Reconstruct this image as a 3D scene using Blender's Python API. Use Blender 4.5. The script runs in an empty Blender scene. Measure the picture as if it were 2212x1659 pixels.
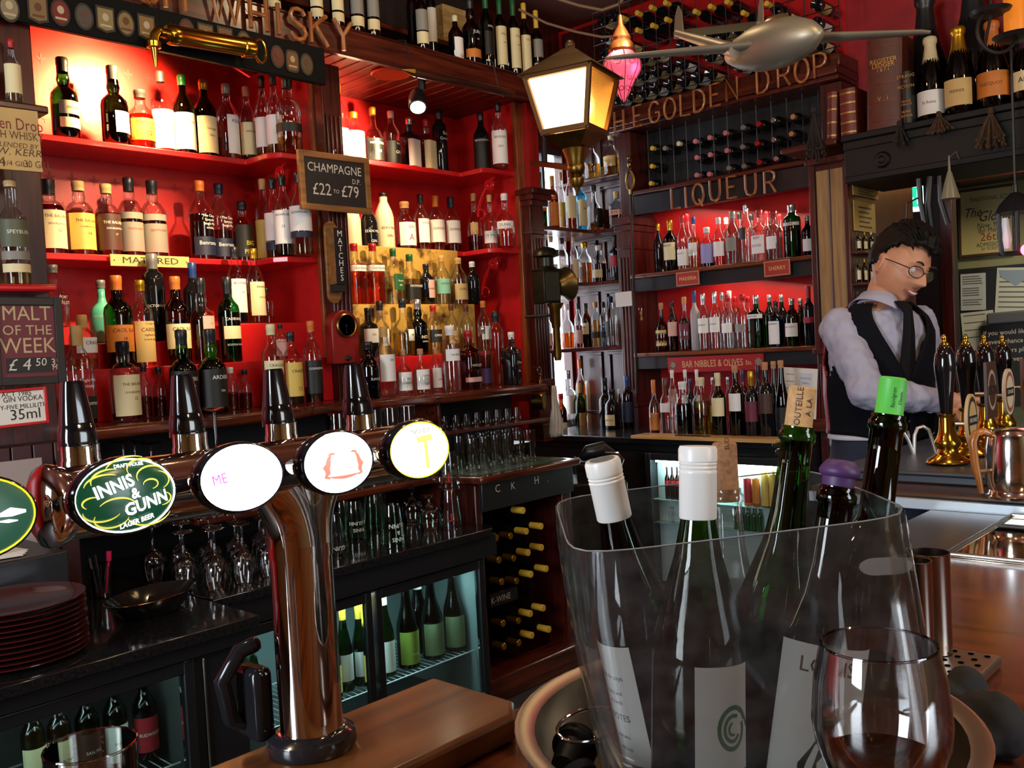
import bpy, math, random
from math import sin, cos, pi, sqrt, radians
from mathutils import Vector, Matrix
random.seed(7)
SC = bpy.context.scene
COL = SC.collection
# ------------------------------------------------------------------ camera
CAMLOC = Vector((0, 0, 1.42)); FPX = 2000.0
YAW, PIT, ROL = radians(42.95), radians(2.255), radians(3.02)
FW = Vector((cos(YAW)*cos(PIT), sin(YAW)*cos(PIT), -sin(PIT)))
_r0 = FW.cross(Vector((0, 0, 1))).normalized(); _u0 = _r0.cross(FW)
RT = _r0*cos(ROL) - _u0*sin(ROL); UP = _u0*cos(ROL) + _r0*sin(ROL)
cam = bpy.data.objects.new('camera', bpy.data.cameras.new('camera')); COL.objects.link(cam)
cam.matrix_world = Matrix(((RT.x, UP.x, -FW.x, 0), (RT.y, UP.y, -FW.y, 0), (RT.z, UP.z, -FW.z, 1.42), (0, 0, 0, 1)))
cam.data.sensor_width = 36; cam.data.lens = 36*FPX/2212; cam.data.clip_start = .02
SC.camera = cam
# ------------------------------------------------------------------ world, exposure
W = bpy.data.worlds.new('room'); SC.world = W; W.use_nodes = True
W.node_tree.nodes['Background'].inputs[0].default_value = (.9, .75, .6, 1)
W.node_tree.nodes['Background'].inputs[1].default_value = .05
SC.view_settings.view_transform = 'Standard'; SC.view_settings.look = 'None'
SC.view_settings.exposure = 0.9; SC.view_settings.gamma = 1; SC.view_settings.use_curve_mapping = False
SC.cycles.transparent_max_bounces = 40; SC.cycles.max_bounces = 10; SC.cycles.use_denoising = True
SC.cycles.caustics_reflective = False; SC.cycles.caustics_refractive = False; SC.cycles.sample_clamp_indirect = 4

def lamp(name, kind, loc, aim=None, power=10, color=(1, .8, .55), size=.1, spot=60, blend=.5, sizey=None):
    l = bpy.data.lights.new(name, kind); l.energy = power; l.color = color
    if kind == 'AREA':
        l.size = size
        if sizey: l.shape = 'RECTANGLE'; l.size_y = sizey
    else: l.shadow_soft_size = size
    if kind == 'SPOT': l.spot_size = radians(spot); l.spot_blend = blend
    o = bpy.data.objects.new(name, l); COL.objects.link(o); o.location = loc
    if aim is not None: o.rotation_euler = (Vector(aim)-Vector(loc)).to_track_quat('-Z', 'Y').to_euler()
    return o
WARM = (1, .74, .42); COOL = (.72, .85, 1); DAY = (.8, .9, 1)
# recessed lamp hidden behind the black sign over the first alcove
lamp('alcove_downlight', 'SPOT', (1.80, 3.44, 2.645), (1.70, 3.8, 2.40), 120, (1, .64, .24), .03, 125, .9)
# ceiling track spots in front of the gantry
lamp('track_spot', 'SPOT', (2.05, 1.9, 2.86), (1.75, 3.75, 1.68), 170, WARM, .04, 31, .6)
lamp('track_spot', 'SPOT', (3.05, 1.9, 2.86), (3.0, 3.75, 1.62), 130, WARM, .04, 32, .6)
# recessed downlight and black spotlight over the second alcove
lamp('gin_downlight', 'SPOT', (2.83, 3.36, 2.63), (2.85, 3.5, 1.5), 14, WARM, .04, 140, .8)
lamp('gin_spotlight', 'SPOT', (2.98, 3.22, 2.50), (2.74, 3.78, 2.46), 60, WARM, .025, 85, .8)
# strip lamps over the liqueur shelves
lamp('liqueur_strip', 'AREA', (4.84, 2.72, 2.16), (4.9, 2.72, 1.5), 2.2, (1, .82, .66), .9, sizey=.05).rotation_euler = (0, radians(-10), radians(90))
lamp('liqueur_strip', 'AREA', (4.86, 2.72, 1.76), (4.9, 2.72, 1.2), 1.4, (1, .82, .66), .9, sizey=.05).rotation_euler = (0, radians(-10), radians(90))
# daylight through the pub windows behind the camera
lamp('front_window_light', 'AREA', (-2.4, 1.2, 1.9), (2.6, 1.2, 1.4), 60, DAY, 1.0, sizey=1.6)
lamp('street_window_light', 'AREA', (1.6, -2.6, 2.0), (2.4, 1.2, 1.2), 30, DAY, 1.2, sizey=1.6)
# warm fill lamps, added unseen behind and above
lamp('added_lamp', 'POINT', (.8, -1.0, 2.9), None, 26, WARM, .12)
lamp('added_lamp', 'POINT', (3.3, -.4, 3.1), None, 12, WARM, .12)
lamp('added_lamp', 'POINT', (2.6, 2.1, 3.2), None, 7, WARM, .08)
for p_ in ((1.0, .9, 2.75), (1.9, .5, 2.75), (.2, 1.7, 2.75)): lamp('added_lamp', 'POINT', p_, None, 6, WARM, .05)  # small lamps added for glints on bottles and glasses

# ------------------------------------------------------------------ pixel rays to points on real planes
def ray(x, y): return FW + RT*((x-1106)/FPX) - UP*((y-829.5)/FPX)
def on(x, y, ax, v):
    d = ray(x, y); return CAMLOC + d*((v-CAMLOC[ax])/d[ax])
def D(x, y, dep): return CAMLOC + ray(x, y)*dep
def dep(P): return (Vector(P)-CAMLOC).dot(FW)
def zat(px, py, P):      # height of the image point (px,py) on the vertical line through P
    d = ray(px, py); h = Vector((d.x, d.y)); t = Vector((P[0], P[1])).dot(h)/h.dot(h)
    return CAMLOC.z + d.z*t
# ------------------------------------------------------------------ materials
MATS = {}
def _new(name):
    m = bpy.data.materials.new(name); m.use_nodes = True; nt = m.node_tree
    return m, nt, nt.nodes['Principled BSDF']
def lin(c): return tuple((x/12.92 if x <= .04045 else ((x+.055)/1.055)**2.4) for x in c)
def hexc(h): return lin(tuple(int(h[i:i+2], 16)/255 for i in (0, 2, 4)))
def P(name, col, rough=.5, metal=0, spec=.5, noise=0, scale=20, bump=0, emit=0, coat=0, trans=0):
    if name in MATS: return MATS[name]
    if isinstance(col, str): col = hexc(col)
    m, nt, b = _new(name); b.inputs['Base Color'].default_value = (*col, 1); b.inputs['Roughness'].default_value = rough
    b.inputs['Metallic'].default_value = metal; b.inputs['Specular IOR Level'].default_value = spec
    b.inputs['Coat Weight'].default_value = coat
    if emit: b.inputs['Emission Color'].default_value = (*col, 1); b.inputs['Emission Strength'].default_value = emit
    if trans: b.inputs['Transmission Weight'].default_value = trans
    if noise or bump:
        n = nt.nodes.new('ShaderNodeTexNoise'); n.inputs['Scale'].default_value = scale; n.inputs['Detail'].default_value = 4
        tc = nt.nodes.new('ShaderNodeTexCoord'); nt.links.new(tc.outputs['Object'], n.inputs['Vector'])
        if noise:
            r = nt.nodes.new('ShaderNodeValToRGB'); r.color_ramp.elements[0].position = .3; r.color_ramp.elements[1].position = .7
            r.color_ramp.elements[0].color = (*[c*(1-noise) for c in col], 1); r.color_ramp.elements[1].color = (*[min(1, c*(1+noise*.6)) for c in col], 1)
            nt.links.new(n.outputs[0], r.inputs[0]); nt.links.new(r.outputs[0], b.inputs['Base Color'])
        if bump:
            bp = nt.nodes.new('ShaderNodeBump'); bp.inputs['Strength'].default_value = bump; bp.inputs['Distance'].default_value = .002
            nt.links.new(n.outputs[0], bp.inputs['Height']); nt.links.new(bp.outputs[0], b.inputs['Normal'])
    MATS[name] = m; return m
def wood(name, c1, c2, axis=0, scale=9, rough=.3, coat=.3, stretch=14):
    if name in MATS: return MATS[name]
    c1, c2 = (hexc(c) if isinstance(c, str) else c for c in (c1, c2))
    m, nt, b = _new(name); N = nt.nodes.new; L = nt.links.new
    tc = N('ShaderNodeTexCoord'); mp = N('ShaderNodeMapping'); s = [scale*3]*3; s[axis] = scale*3/stretch; mp.inputs['Scale'].default_value = s
    n = N('ShaderNodeTexNoise'); n.inputs['Scale'].default_value = 1.6; n.inputs['Detail'].default_value = 8; n.inputs['Distortion'].default_value = .6
    r = N('ShaderNodeValToRGB'); r.color_ramp.elements[0].position = .32; r.color_ramp.elements[1].position = .7
    r.color_ramp.elements[0].color = (*c1, 1); r.color_ramp.elements[1].color = (*c2, 1)
    L(tc.outputs['Object'], mp.inputs['Vector']); L(mp.outputs[0], n.inputs['Vector']); L(n.outputs[0], r.inputs[0]); L(r.outputs[0], b.inputs['Base Color'])
    bp = N('ShaderNodeBump'); bp.inputs['Strength'].default_value = .12; bp.inputs['Distance'].default_value = .002; L(n.outputs[0], bp.inputs['Height']); L(bp.outputs[0], b.inputs['Normal'])
    b.inputs['Roughness'].default_value = rough; b.inputs['Coat Weight'].default_value = coat; b.inputs['Coat Roughness'].default_value = .15
    MATS[name] = m; return m
def thin(name, col, gloss=.35, rough=.03, edge=.35, glow=0):
    """thin glass or clear plastic: tinted see-through skin, darker where seen edge-on, with a mirror film"""
    if name in MATS: return MATS[name]
    m = bpy.data.materials.new(name); m.use_nodes = True; nt = m.node_tree; nt.nodes.clear(); N = nt.nodes.new; L = nt.links.new
    out = N('ShaderNodeOutputMaterial'); mix = N('ShaderNodeMixShader'); t = N('ShaderNodeBsdfTransparent'); g = N('ShaderNodeBsdfGlossy')
    g.inputs['Roughness'].default_value = rough; g.inputs['Color'].default_value = (1, 1, 1, 1)
    lw = N('ShaderNodeLayerWeight'); lw.inputs['Blend'].default_value = .3
    ml = N('ShaderNodeMath'); ml.operation = 'MULTIPLY_ADD'; ml.inputs[1].default_value = gloss; ml.inputs[2].default_value = .035
    L(lw.outputs['Fresnel'], ml.inputs[0]); L(ml.outputs[0], mix.inputs[0])
    cm = N('ShaderNodeMix'); cm.data_type = 'RGBA'; cm.inputs[6].default_value = (*col, 1); cm.inputs[7].default_value = (*[c*edge for c in col], 1)
    pw = N('ShaderNodeMath'); pw.operation = 'POWER'; pw.inputs[1].default_value = 2.2; L(lw.outputs['Facing'], pw.inputs[0]); L(pw.outputs[0], cm.inputs[0])
    L(cm.outputs[2], t.inputs['Color']); L(t.outputs[0], mix.inputs[1]); L(g.outputs[0], mix.inputs[2]); L(mix.outputs[0], out.inputs[0])
    MATS[name] = m; return m
def wallpaper(name, c1, c2):
    m = P(name, c1, .34, noise=.18, scale=9, bump=.25); return m

# ------------------------------------------------------------------ mesh builder
class MB:
    def __init__(s): s.v = []; s.f = []; s.m = []
    def add(s, vs, fs, m=0, M=None):
        o = len(s.v); s.v += [tuple(M @ Vector(p)) if M else tuple(p) for p in vs]
        s.f += [[i+o for i in f] for f in fs]; s.m += [m]*len(fs); return s
    def box(s, x0, y0, z0, x1, y1, z1, m=0, M=None):
        return s.add([(x0,y0,z0),(x1,y0,z0),(x1,y1,z0),(x0,y1,z0),(x0,y0,z1),(x1,y0,z1),(x1,y1,z1),(x0,y1,z1)],
                     [(0,3,2,1),(4,5,6,7),(0,1,5,4),(1,2,6,5),(2,3,7,6),(3,0,4,7)], m, M)
    def cbox(s, c, d, m=0, M=None):
        return s.box(c[0]-d[0]/2, c[1]-d[1]/2, c[2]-d[2]/2, c[0]+d[0]/2, c[1]+d[1]/2, c[2]+d[2]/2, m, M)
    def lathe(s, prof, n=24, m=0, M=None, sq=2, ax=1, ay=1, a0=0, a1=None, cap=True):
        vs = []; fs = []; full = a1 is None; k = n if full else n+1
        for r, z in prof:
            for i in range(k):
                a = (2*pi*i/n) if full else a0+(a1-a0)*i/n
                c, d = cos(a), sin(a)
                if sq != 2:
                    q = (abs(c)**sq+abs(d)**sq)**(-1/sq); c *= q; d *= q
                vs.append((r*c*ax, r*d*ay, z))
        for j in range(len(prof)-1):
            for i in range(n if full else n):
                a = j*k+i; b = j*k+(i+1) % k if full else j*k+i+1
                fs.append((a, b, b+k, a+k))
        if full and cap:
            if prof[0][0] > 1e-6: fs.append(tuple(reversed(range(k))))
            if prof[-1][0] > 1e-6: fs.append(tuple(range((len(prof)-1)*k, len(prof)*k)))
        return s.add(vs, fs, m, M)
    def tube(s, pts, r, n=8, m=0, M=None, closed=False, cap=True):
        pts = [Vector(p) for p in pts]; K = len(pts); vs = []; fs = []; u = None
        for i, p in enumerate(pts):
            a = pts[(i-1) % K] if (closed or i) else p; b = pts[(i+1) % K] if (closed or i < K-1) else p
            t = (b-a); t = t.normalized() if t.length > 1e-9 else Vector((0, 0, 1))
            if u is None: u = t.orthogonal().normalized()
            else:
                u = u - t*u.dot(t); u = u.normalized() if u.length > 1e-6 else t.orthogonal().normalized()
            w = t.cross(u); rr = r[i] if isinstance(r, (list, tuple)) else r
            ra, rb = rr if isinstance(rr, tuple) else (rr, rr)
            for j in range(n):
                q = 2*pi*j/n; vs.append(p+u*(ra*cos(q))+w*(rb*sin(q)))
        for i in range(K if closed else K-1):
            for j in range(n):
                a = i*n+j; b = i*n+(j+1) % n; c = ((i+1) % K)*n
                fs.append((a, b, c+(j+1) % n, c+j))
        if cap and not closed:
            fs.append(tuple(reversed(range(n)))); fs.append(tuple(range((K-1)*n, K*n)))
        return s.add(vs, fs, m, M)
    def prism(s, poly, z0, z1, m=0, M=None):
        n = len(poly); a = sum(poly[i][0]*poly[(i+1) % n][1]-poly[(i+1) % n][0]*poly[i][1] for i in range(n))
        if a < 0: poly = poly[::-1]
        vs = [(x, y, z0) for x, y in poly]+[(x, y, z1) for x, y in poly]
        fs = [tuple(reversed(range(n))), tuple(range(n, 2*n))]+[(i, (i+1) % n, n+(i+1) % n, n+i) for i in range(n)]
        return s.add(vs, fs, m, M)
    def ball(s, c, r, n=14, k=9, m=0, M=None):
        rx, ry, rz = r if isinstance(r, (tuple, list)) else (r, r, r); vs = [(c[0], c[1], c[2]-rz)]; fs = []
        for j in range(1, k):
            t = -pi/2+pi*j/k
            vs += [(c[0]+rx*cos(t)*cos(2*pi*i/n), c[1]+ry*cos(t)*sin(2*pi*i/n), c[2]+rz*sin(t)) for i in range(n)]
        vs.append((c[0], c[1], c[2]+rz)); T = len(vs)-1
        fs += [(0, 1+(i+1) % n, 1+i) for i in range(n)]+[(T, T-n+i, T-n+(i+1) % n) for i in range(n)]
        for j in range(k-2):
            for i in range(n): a = 1+j*n+i; b = 1+j*n+(i+1) % n; fs.append((a, b, b+n, a+n))
        return s.add(vs, fs, m, M)
    def text(s, txt, size, m=0, M=None, depth=0, R=None, align='CENTER', sx=1, shear=0, bold=0):
        """letters in the local x-y plane (facing +z); with R they are wrapped round a vertical cylinder of that radius (facing -y)"""
        vs, fs = glyphs(txt, align, shear, depth/size if size else 0, bold)
        if R: vs = [(R*sin(x*size*sx/R), -R*cos(x*size*sx/R), y*size) for x, y, z in vs]
        else: vs = [(x*size*sx, y*size, z*size) for x, y, z in vs]
        return s.add(vs, fs, m, M)
    def build(s, name, mats, parent=None, smooth=40, bevel=0, seg=2, loc=None, rot=None, subd=0, solid=0):
        me = bpy.data.meshes.new(name); me.from_pydata(s.v, [], s.f); me.update()
        for mt in (mats if isinstance(mats, (list, tuple)) else [mats]): me.materials.append(mt)
        if any(s.m): me.polygons.foreach_set('material_index', s.m)
        if smooth:
            me.polygons.foreach_set('use_smooth', [True]*len(me.polygons)); me.set_sharp_from_angle(angle=radians(smooth))
        o = bpy.data.objects.new(name, me); COL.objects.link(o)
        if parent: o.parent = parent
        if loc: o.location = loc
        if rot: o.rotation_euler = rot
        if solid: q = o.modifiers.new('thickness', 'SOLIDIFY'); q.thickness = solid; q.offset = -1
        if subd: q = o.modifiers.new('smooth', 'SUBSURF'); q.levels = subd; q.render_levels = subd
        if bevel:
            q = o.modifiers.new('bevel', 'BEVEL'); q.width = bevel; q.segments = seg; q.limit_method = 'ANGLE'; q.angle_limit = radians(50)
        return o
_G = {}
def glyphs(txt, align, shear, depth, bold):
    k = (txt, align, shear, round(depth, 4), bold)
    if k not in _G:
        c = bpy.data.curves.new('t', 'FONT'); c.body = txt; c.align_x = align; c.align_y = 'CENTER'; c.size = 1; c.shear = shear
        c.extrude = depth/2; c.offset = bold; c.resolution_u = 2; c.space_line = 1.0
        o = bpy.data.objects.new('t', c); COL.objects.link(o)
        dg = bpy.context.evaluated_depsgraph_get(); me = bpy.data.meshes.new_from_object(o.evaluated_get(dg))
        _G[k] = ([(v.co.x, v.co.y, v.co.z+depth/2) for v in me.vertices], [tuple(p.vertices) for p in me.polygons])
        bpy.data.objects.remove(o); bpy.data.curves.remove(c); bpy.data.meshes.remove(me)
    return _G[k]
def T(x=0, y=0, z=0): return Matrix.Translation((x, y, z))
def RX(a): return Matrix.Rotation(radians(a), 4, 'X')
def RY(a): return Matrix.Rotation(radians(a), 4, 'Y')
def RZ(a): return Matrix.Rotation(radians(a), 4, 'Z')
def S3(x, y, z): return Matrix.Diagonal((x, y, z, 1))
def basis(x, y, z, o):   # matrix from three axes and an origin
    return Matrix(((x[0], y[0], z[0], o[0]), (x[1], y[1], z[1], o[1]), (x[2], y[2], z[2], o[2]), (0, 0, 0, 1)))
FACE_Y = basis((1,0,0), (0,0,1), (0,-1,0), (0,0,0))     # local x-y plane -> a wall facing -Y
FACE_X = basis((0,-1,0), (0,0,1), (-1,0,0), (0,0,0))    # local x-y plane -> a wall facing -X
def tag(o, label=None, cat=None, group=None, kind=None):
    if label: o['label'] = label
    if cat: o['category'] = cat
    if group: o['group'] = group
    if kind: o['kind'] = kind
    return o
def thing(name, label, cat, loc=(0, 0, 0), rz=0, group=None, M=None):
    o = bpy.data.objects.new(name, None); COL.objects.link(o); o.empty_display_size = .05
    if M is not None: o.matrix_world = M
    else: o.location = loc; o.rotation_euler = (0, 0, radians(rz))
    return tag(o, label, cat, group)
def struct(o): o['kind'] = 'structure'; return o
def dup(root, M=None, loc=None, label=None, group=None):
    r = root.copy(); COL.objects.link(r)
    if M is not None: r.matrix_world = M
    elif loc is not None: r.location = loc
    if label: r['label'] = label
    if group: r['group'] = group
    for ch in KIDS(root):
        c = ch.copy(); COL.objects.link(c); c.parent = r
        for g in KIDS(ch):
            d = g.copy(); COL.objects.link(d); d.parent = c
    return r
_K = {}
def KIDS(o): return list(o.children)
ORD = 'zeroth first second third fourth fifth sixth seventh eighth ninth tenth eleventh twelfth thirteenth fourteenth fifteenth sixteenth seventeenth eighteenth nineteenth twentieth'.split()
def ordn(i):
    if i <= 20: return ORD[i]
    t = {2: 'twenty', 3: 'thirty', 4: 'forty', 5: 'fifty', 6: 'sixty', 7: 'seventy'}; q, r = divmod(i, 10)
    return t[q]+'-'+ORD[r] if r else {2: 'twentieth', 3: 'thirtieth', 4: 'fortieth', 5: 'fiftieth', 6: 'sixtieth', 7: 'seventieth'}[q]
def arc(c, r, a0, a1, n, ax='xz'):
    out = []
    for i in range(n+1):
        a = radians(a0+(a1-a0)*i/n); u, v = r*cos(a), r*sin(a)
        out.append((c[0]+u, c[1], c[2]+v) if ax == 'xz' else (c[0], c[1]+u, c[2]+v) if ax == 'yz' else (c[0]+u, c[1]+v, c[2]))
    return out
# common materials
BLACK = P('black_paint', (.012, .012, .014), .35); BLACKM = P('black_matt', (.01, .01, .011), .7); DARK = P('dark_recess', (.014, .01, .009), .8)
RED = wallpaper('red_wallpaper', (.56, .014, .014), 0); REDG = P('red_gloss_paint', 'c8181c', .28, coat=.3)
REDM = P('red_motif', 'a51016', .5); MAHOG = wood('mahogany', '2a0d0a', '5a2014', 2); MAHOX = wood('mahogany_x', '2e0f0a', '6b2a17', 0); MAHOY = wood('mahogany_y', '2e0f0a', '6b2a17', 1)
OAKX = wood('oak_x', '6a3d1c', 'a8713a', 0); OAKY = wood('oak_y', '4a2412', '8a5126', 1); LETW = wood('letter_wood', '7a3a16', 'c07a3c', 2, rough=.35)
CHROME = P('chrome', (.78, .78, .8), .07, 1); STEEL = P('steel', (.55, .54, .52), .25, 1); BRASS = P('brass', 'c39a3a', .18, 1); OLDBR = P('aged_brass', '8a6a30', .34, 1, noise=.3)
IRON = P('dark_iron', (.03, .027, .025), .45, .6); WHITE = P('white_paper', 'e8e4da', .7); CREAM = P('cream_paper', 'e6d9b0', .7); INK = P('ink', (.015, .013, .012), .6)
WIRE = P('wire', (.05, .05, .05), .4, .8); GOLDF = P('gold_foil', 'c9a227', .25, .9); YELF = P('yellow_foil', 'd9a417', .4, .2)
GRAN = P('black_granite', (.012, .012, .013), .12, noise=.6, scale=120, coat=.5)
CHALK = P('chalk', 'd8cfc0', .8); SLATE = P('slate', (.013, .012, .012), .55)
# ================================================================== the room
def sbox(name, x0, y0, z0, x1, y1, z1, m, bevel=0):
    return struct(MB().box(x0, y0, z0, x1, y1, z1).build(name, m, bevel=bevel))
PLAST = P('smoky_plaster', 'a8895c', .8, noise=.2, scale=3)
sbox('floor', -3.2, -3.2, -.1, 8.6, 4.4, 0, P('floor_tile', (.03, .025, .02), .5, noise=.4, scale=6))
sbox('ceiling', -3.2, -3.2, 3.55, 8.6, 4.4, 3.65, P('ceiling_paint', '5a2a1c', .6, noise=.3, scale=3))
sbox('wall_back', -3.2, -3.3, 0, 8.6, -3.2, 3.55, PLAST)
sbox('wall_street', -3.3, -3.2, 0, -3.2, 4.4, 3.55, PLAST)
# red wall behind the gantry with printed fleur-de-lis
def fleur(mb, x, y, z, s, m):
    def pet(ang, L, w):
        M = T(x, y, z) @ RY(ang); pts = [(-w*.25, 0), (-w, L*.45), (-w*.6, L*.8), (0, L), (w*.6, L*.8), (w, L*.45), (w*.25, 0)]
        mb.add([(a*s, 0, b*s) for a, b in pts], [tuple(range(7))], m, M)
    pet(0, 1, .2); pet(62, .8, .17); pet(-62, .8, .17); pet(180, .55, .13); mb.add([(-.3*s, -.0003, -.06*s), (.3*s, -.0003, -.06*s), (.3*s, -.0003, .06*s), (-.3*s, -.0003, .06*s)], [(0, 1, 2, 3)], m, T(x, y, z))
w = MB().box(-3.2, 3.8, 0, 3.86, 3.95, 3.55)
for i in range(15):
    for j in range(9): fleur(w, 1.22+.085*i*1.02+(.043 if j % 2 else 0), 3.7985, 1.72+.115*j, .03, 1)
struct(w.build('wall_left', [RED, REDM]))
# window wall in the corner
ww = MB()
for b in ((3.86, 0, 3.92, 3.55), (4.97, 0, 5.2, 3.55), (3.92, 0, 4.97, .86), (3.92, 2.75, 4.97, 3.55)): ww.box(b[0], 4.05, b[1], b[2], 4.2, b[3])
struct(ww.build('wall_corner', MAHOG))
wd = struct(MB().box(3.92, 4.12, .86, 4.97, 4.13, 2.75).build('window_1', P('daylit_frosted_pane', (.82, .9, 1), .4, emit=3.2)))
fr = MB()
for x in (3.94, 4.24, 4.57, 4.78): fr.box(x-.012, 4.06, .86, x+.012, 4.115, 2.75)
for z in (.88, 2.05, 2.73): fr.box(3.92, 4.065, z-.02, 4.97, 4.11, z+.02)
struct(fr.build('window_frame', P('window_frame_paint', '2b2f38', .4), wd))
# liqueur wall (solid below the mantel only where the shelves stand)
sbox('wall_right', 5.0, 2.06, 0, 5.12, 4.2, 3.55, RED)
sbox('wall_upper', 5.0, -3.2, 2.36, 5.12, 2.06, 3.55, P('dim_upper_red', 'a3121c', .5, noise=.25, scale=7))  # red darkened to paint in this wall's dimmer ambient light
sbox('wall_far', 7.6, -3.2, 0, 7.7, 4.4, 3.55, P('olive_wall', '8d8a62', .7, noise=.12, scale=4))
sbox('wall_passage', 6.6, 2.42, 0, 7.6, 4.2, 3.55, BLACKM)
# mahogany panelling of the corner, facing the bar
pn = MB().box(4.93, 3.44, .8, 5.0, 3.97, 3.5)
for z0, z1 in ((.95, 1.36), (1.46, 1.76), (1.88, 2.1), (2.2, 2.44), (2.55, 2.9)):
    for y0, y1 in ((3.5, 3.70), (3.75, 3.95)):
        pn.box(4.915, y0, z0, 4.93, y1, z0+.02); pn.box(4.915, y0, z1-.02, 4.93, y1, z1)
        pn.box(4.915, y0, z0+.02, 4.93, y0+.02, z1-.02); pn.box(4.915, y1-.02, z0+.02, 4.93, y1, z1-.02)
struct(pn.build('trim_1', MAHOG, bevel=.003))

# ================================================================== the whisky gantry (left back bar)
g = thing('back_bar_gantry', 'tall mahogany back bar with red shelves of whisky and gin', 'back bar', (0, 0, 0))
def part(name, mb, m, parent, **k): return mb.build(name, m, parent, **k)
YC = 3.1
part('cornice', MB().box(.5, YC, 2.665, 3.87, YC+.03, 2.7745).box(.5, YC, 2.775, 3.88, YC+.7, 2.785), MAHOX, g, bevel=.004)
bb = MB()
for i in range(25, 44): bb.box(.5+.077*i, YC+.03, 2.73, .5+.077*i+.074, 3.8, 2.742)
part('beadboard_soffit', bb, P('soffit', '5e2018', .4), g, bevel=.006)
part('upper_back_panel', MB().box(.5, 3.76, 2.785, 3.86, 3.79, 3.5), P('upper_panel', (.02, .01, .008), .6), g)
part('upper_shelf', MB().box(.5, 3.45, 2.98, 3.86, 3.76, 3.005), MAHOX, g, bevel=.004)
for x0, x1, y0, z0 in ((.45, 1.19, 3.12, 0), (2.394, 2.495, 3.24, .92)):
    q = MB().box(x0, y0, z0, x1, 3.32 if x0 < 2 else 3.298, 2.665)
    for k in range(4): q.box(x0+(x1-x0)*(.12+.22*k), y0-.008, 1.3, x0+(x1-x0)*(.22+.22*k), y0, 2.45)
    part('pilaster', q, MAHOG, g, bevel=.004)
XR1, XR2 = 2.395, 3.725
part('return_panel', MB().box(XR1, 3.32, 1.2, XR1+.02, 3.8, 2.728), RED, g)
part('return_panel', MB().box(XR2, 3.36, 1.2, XR2+.02, 3.8, 2.728), RED, g)
part('edge_trim', MB().box(XR1-.012, 3.3, 1.2, XR1+.02, 3.325, 2.728), wood('orange_trim', '6e2e16', 'a0522a', 2), g, bevel=.003)
part('edge_trim', MB().box(XR2-.008, 3.335, 1.2, XR2+.05, 3.365, 2.728), wood('orange_trim', '6e2e16', 'a0522a', 2), g, bevel=.003)
part('end_panel', MB().box(XR2+.05, 3.3, .9, XR2+.13, 3.8, 2.728), P('end_red', '9e1a16', .4), g)
# black beer-badge board under the cornice
part('badge_board', MB().box(.5, 3.075, 2.515, 2.3, 3.099, 2.66), P('board_black', (.004, .004, .004), .6, spec=.12), g, bevel=.003)
BD = [(20,14,'c8b48a',0),(82,18,'b9925a',1),(131,24,'a8281e',0),(182,33,'6a6a60',0),(228,40,'c9b06a',1),(272,48,'c2a05a',0),(317,57,'c2924e',1),(404,64,'8a3a22',0),(445,75,'b8843e',1),(487,82,'a86a2a',1),(528,90,'9a7030',0),(600,120,'9c3a20',0),(632,130,'a8742c',2),(663,137,'7a6a3e',0)]
for i, (x, y, c, sh) in enumerate(BD):
    p = on(x, y, 1, 3.07); M = T(p.x, 3.075, p.z-.004) @ FACE_Y; rx, rz = .031, .044
    oval = [(rx*cos(2*pi*k/20), rz*sin(2*pi*k/20)) for k in range(20)]; sq = [(-rx, rz), (rx, rz), (rx, -rz*.75), (0, -rz), (-rx, -rz*.75)]; rr = [(rx*abs(cos(2*pi*k/20))**.5*(1 if cos(2*pi*k/20) > 0 else -1), rz*abs(sin(2*pi*k/20))**.6*(1 if sin(2*pi*k/20) > 0 else -1)) for k in range(20)]
    po = (oval, sq, rr)[sh]
    mb = MB().prism(po, 0, .004, 0, M).prism([(a*.82, b*.82) for a, b in po], .004, .005, 1, M)
    mb.prism([(a*.35, b*.3+.008) for a, b in oval], .005, .006, 2, M).cbox((0, -.02, .0055), (.036, .007, .001), 2, M)
    part('beer_badge', mb, [P('badge_rim', '2a2018', .5), P('badge_'+c, tuple(v*.45 for v in hexc(c)), .5), P('badge_ink'+c, (.12, .04, .02) if i % 2 else (.5, .4, .25), .5)], g)
# red shelves
def shelf(poly, z, th=.025): return part('shelf', MB().prism(poly, z-th, z), REDG, g, bevel=.004)
shelf([(1.19, 3.55), (2.205, 3.55), (2.205, 3.4), (2.25, 3.345), (2.394, 3.335), (2.394, 3.8), (1.19, 3.8)], 2.291)
shelf([(1.19, 3.52), (2.2, 3.52), (2.2, 3.38), (2.24, 3.335), (2.394, 3.325), (2.394, 3.8), (1.19, 3.8)], 1.853)
shelf([(2.405, 3.53), (3.48, 3.53), (3.48, 3.38), (3.54, 3.36), (3.724, 3.36), (3.724, 3.8), (2.405, 3.8)], 2.362)
shelf([(3.43, 3.56), (3.5, 3.56), (3.5, 3.38), (3.55, 3.35), (3.724, 3.35), (3.724, 3.8), (3.43, 3.8)], 1.945)
for x, z in ((3.6, 2.335), (3.6, 1.915), (2.3, 2.265)):   # scroll brackets under the return shelves
    s = []
    for i in range(40):
        a = i*.35; r = .032*(1-i/48); s.append((x, 3.42+.02+r*cos(a), z-.045+r*sin(a)))
    t2 = [(x, 3.455, z-.045), (x, 3.50, z-.09), (x, 3.53, z-.15), (x, 3.535, z-.2)]
    part('scroll_bracket', MB().tube(s, .006, 6).tube(t2, .006, 6).tube(arc((x, 3.51, z-.19), .025, 0, 300, 14, 'yz'), .005, 6).tube([(x, 3.40, z-.008), (x, 3.46, z-.03), (x, 3.54, z-.2)], .005, 6), REDG, g)
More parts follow.
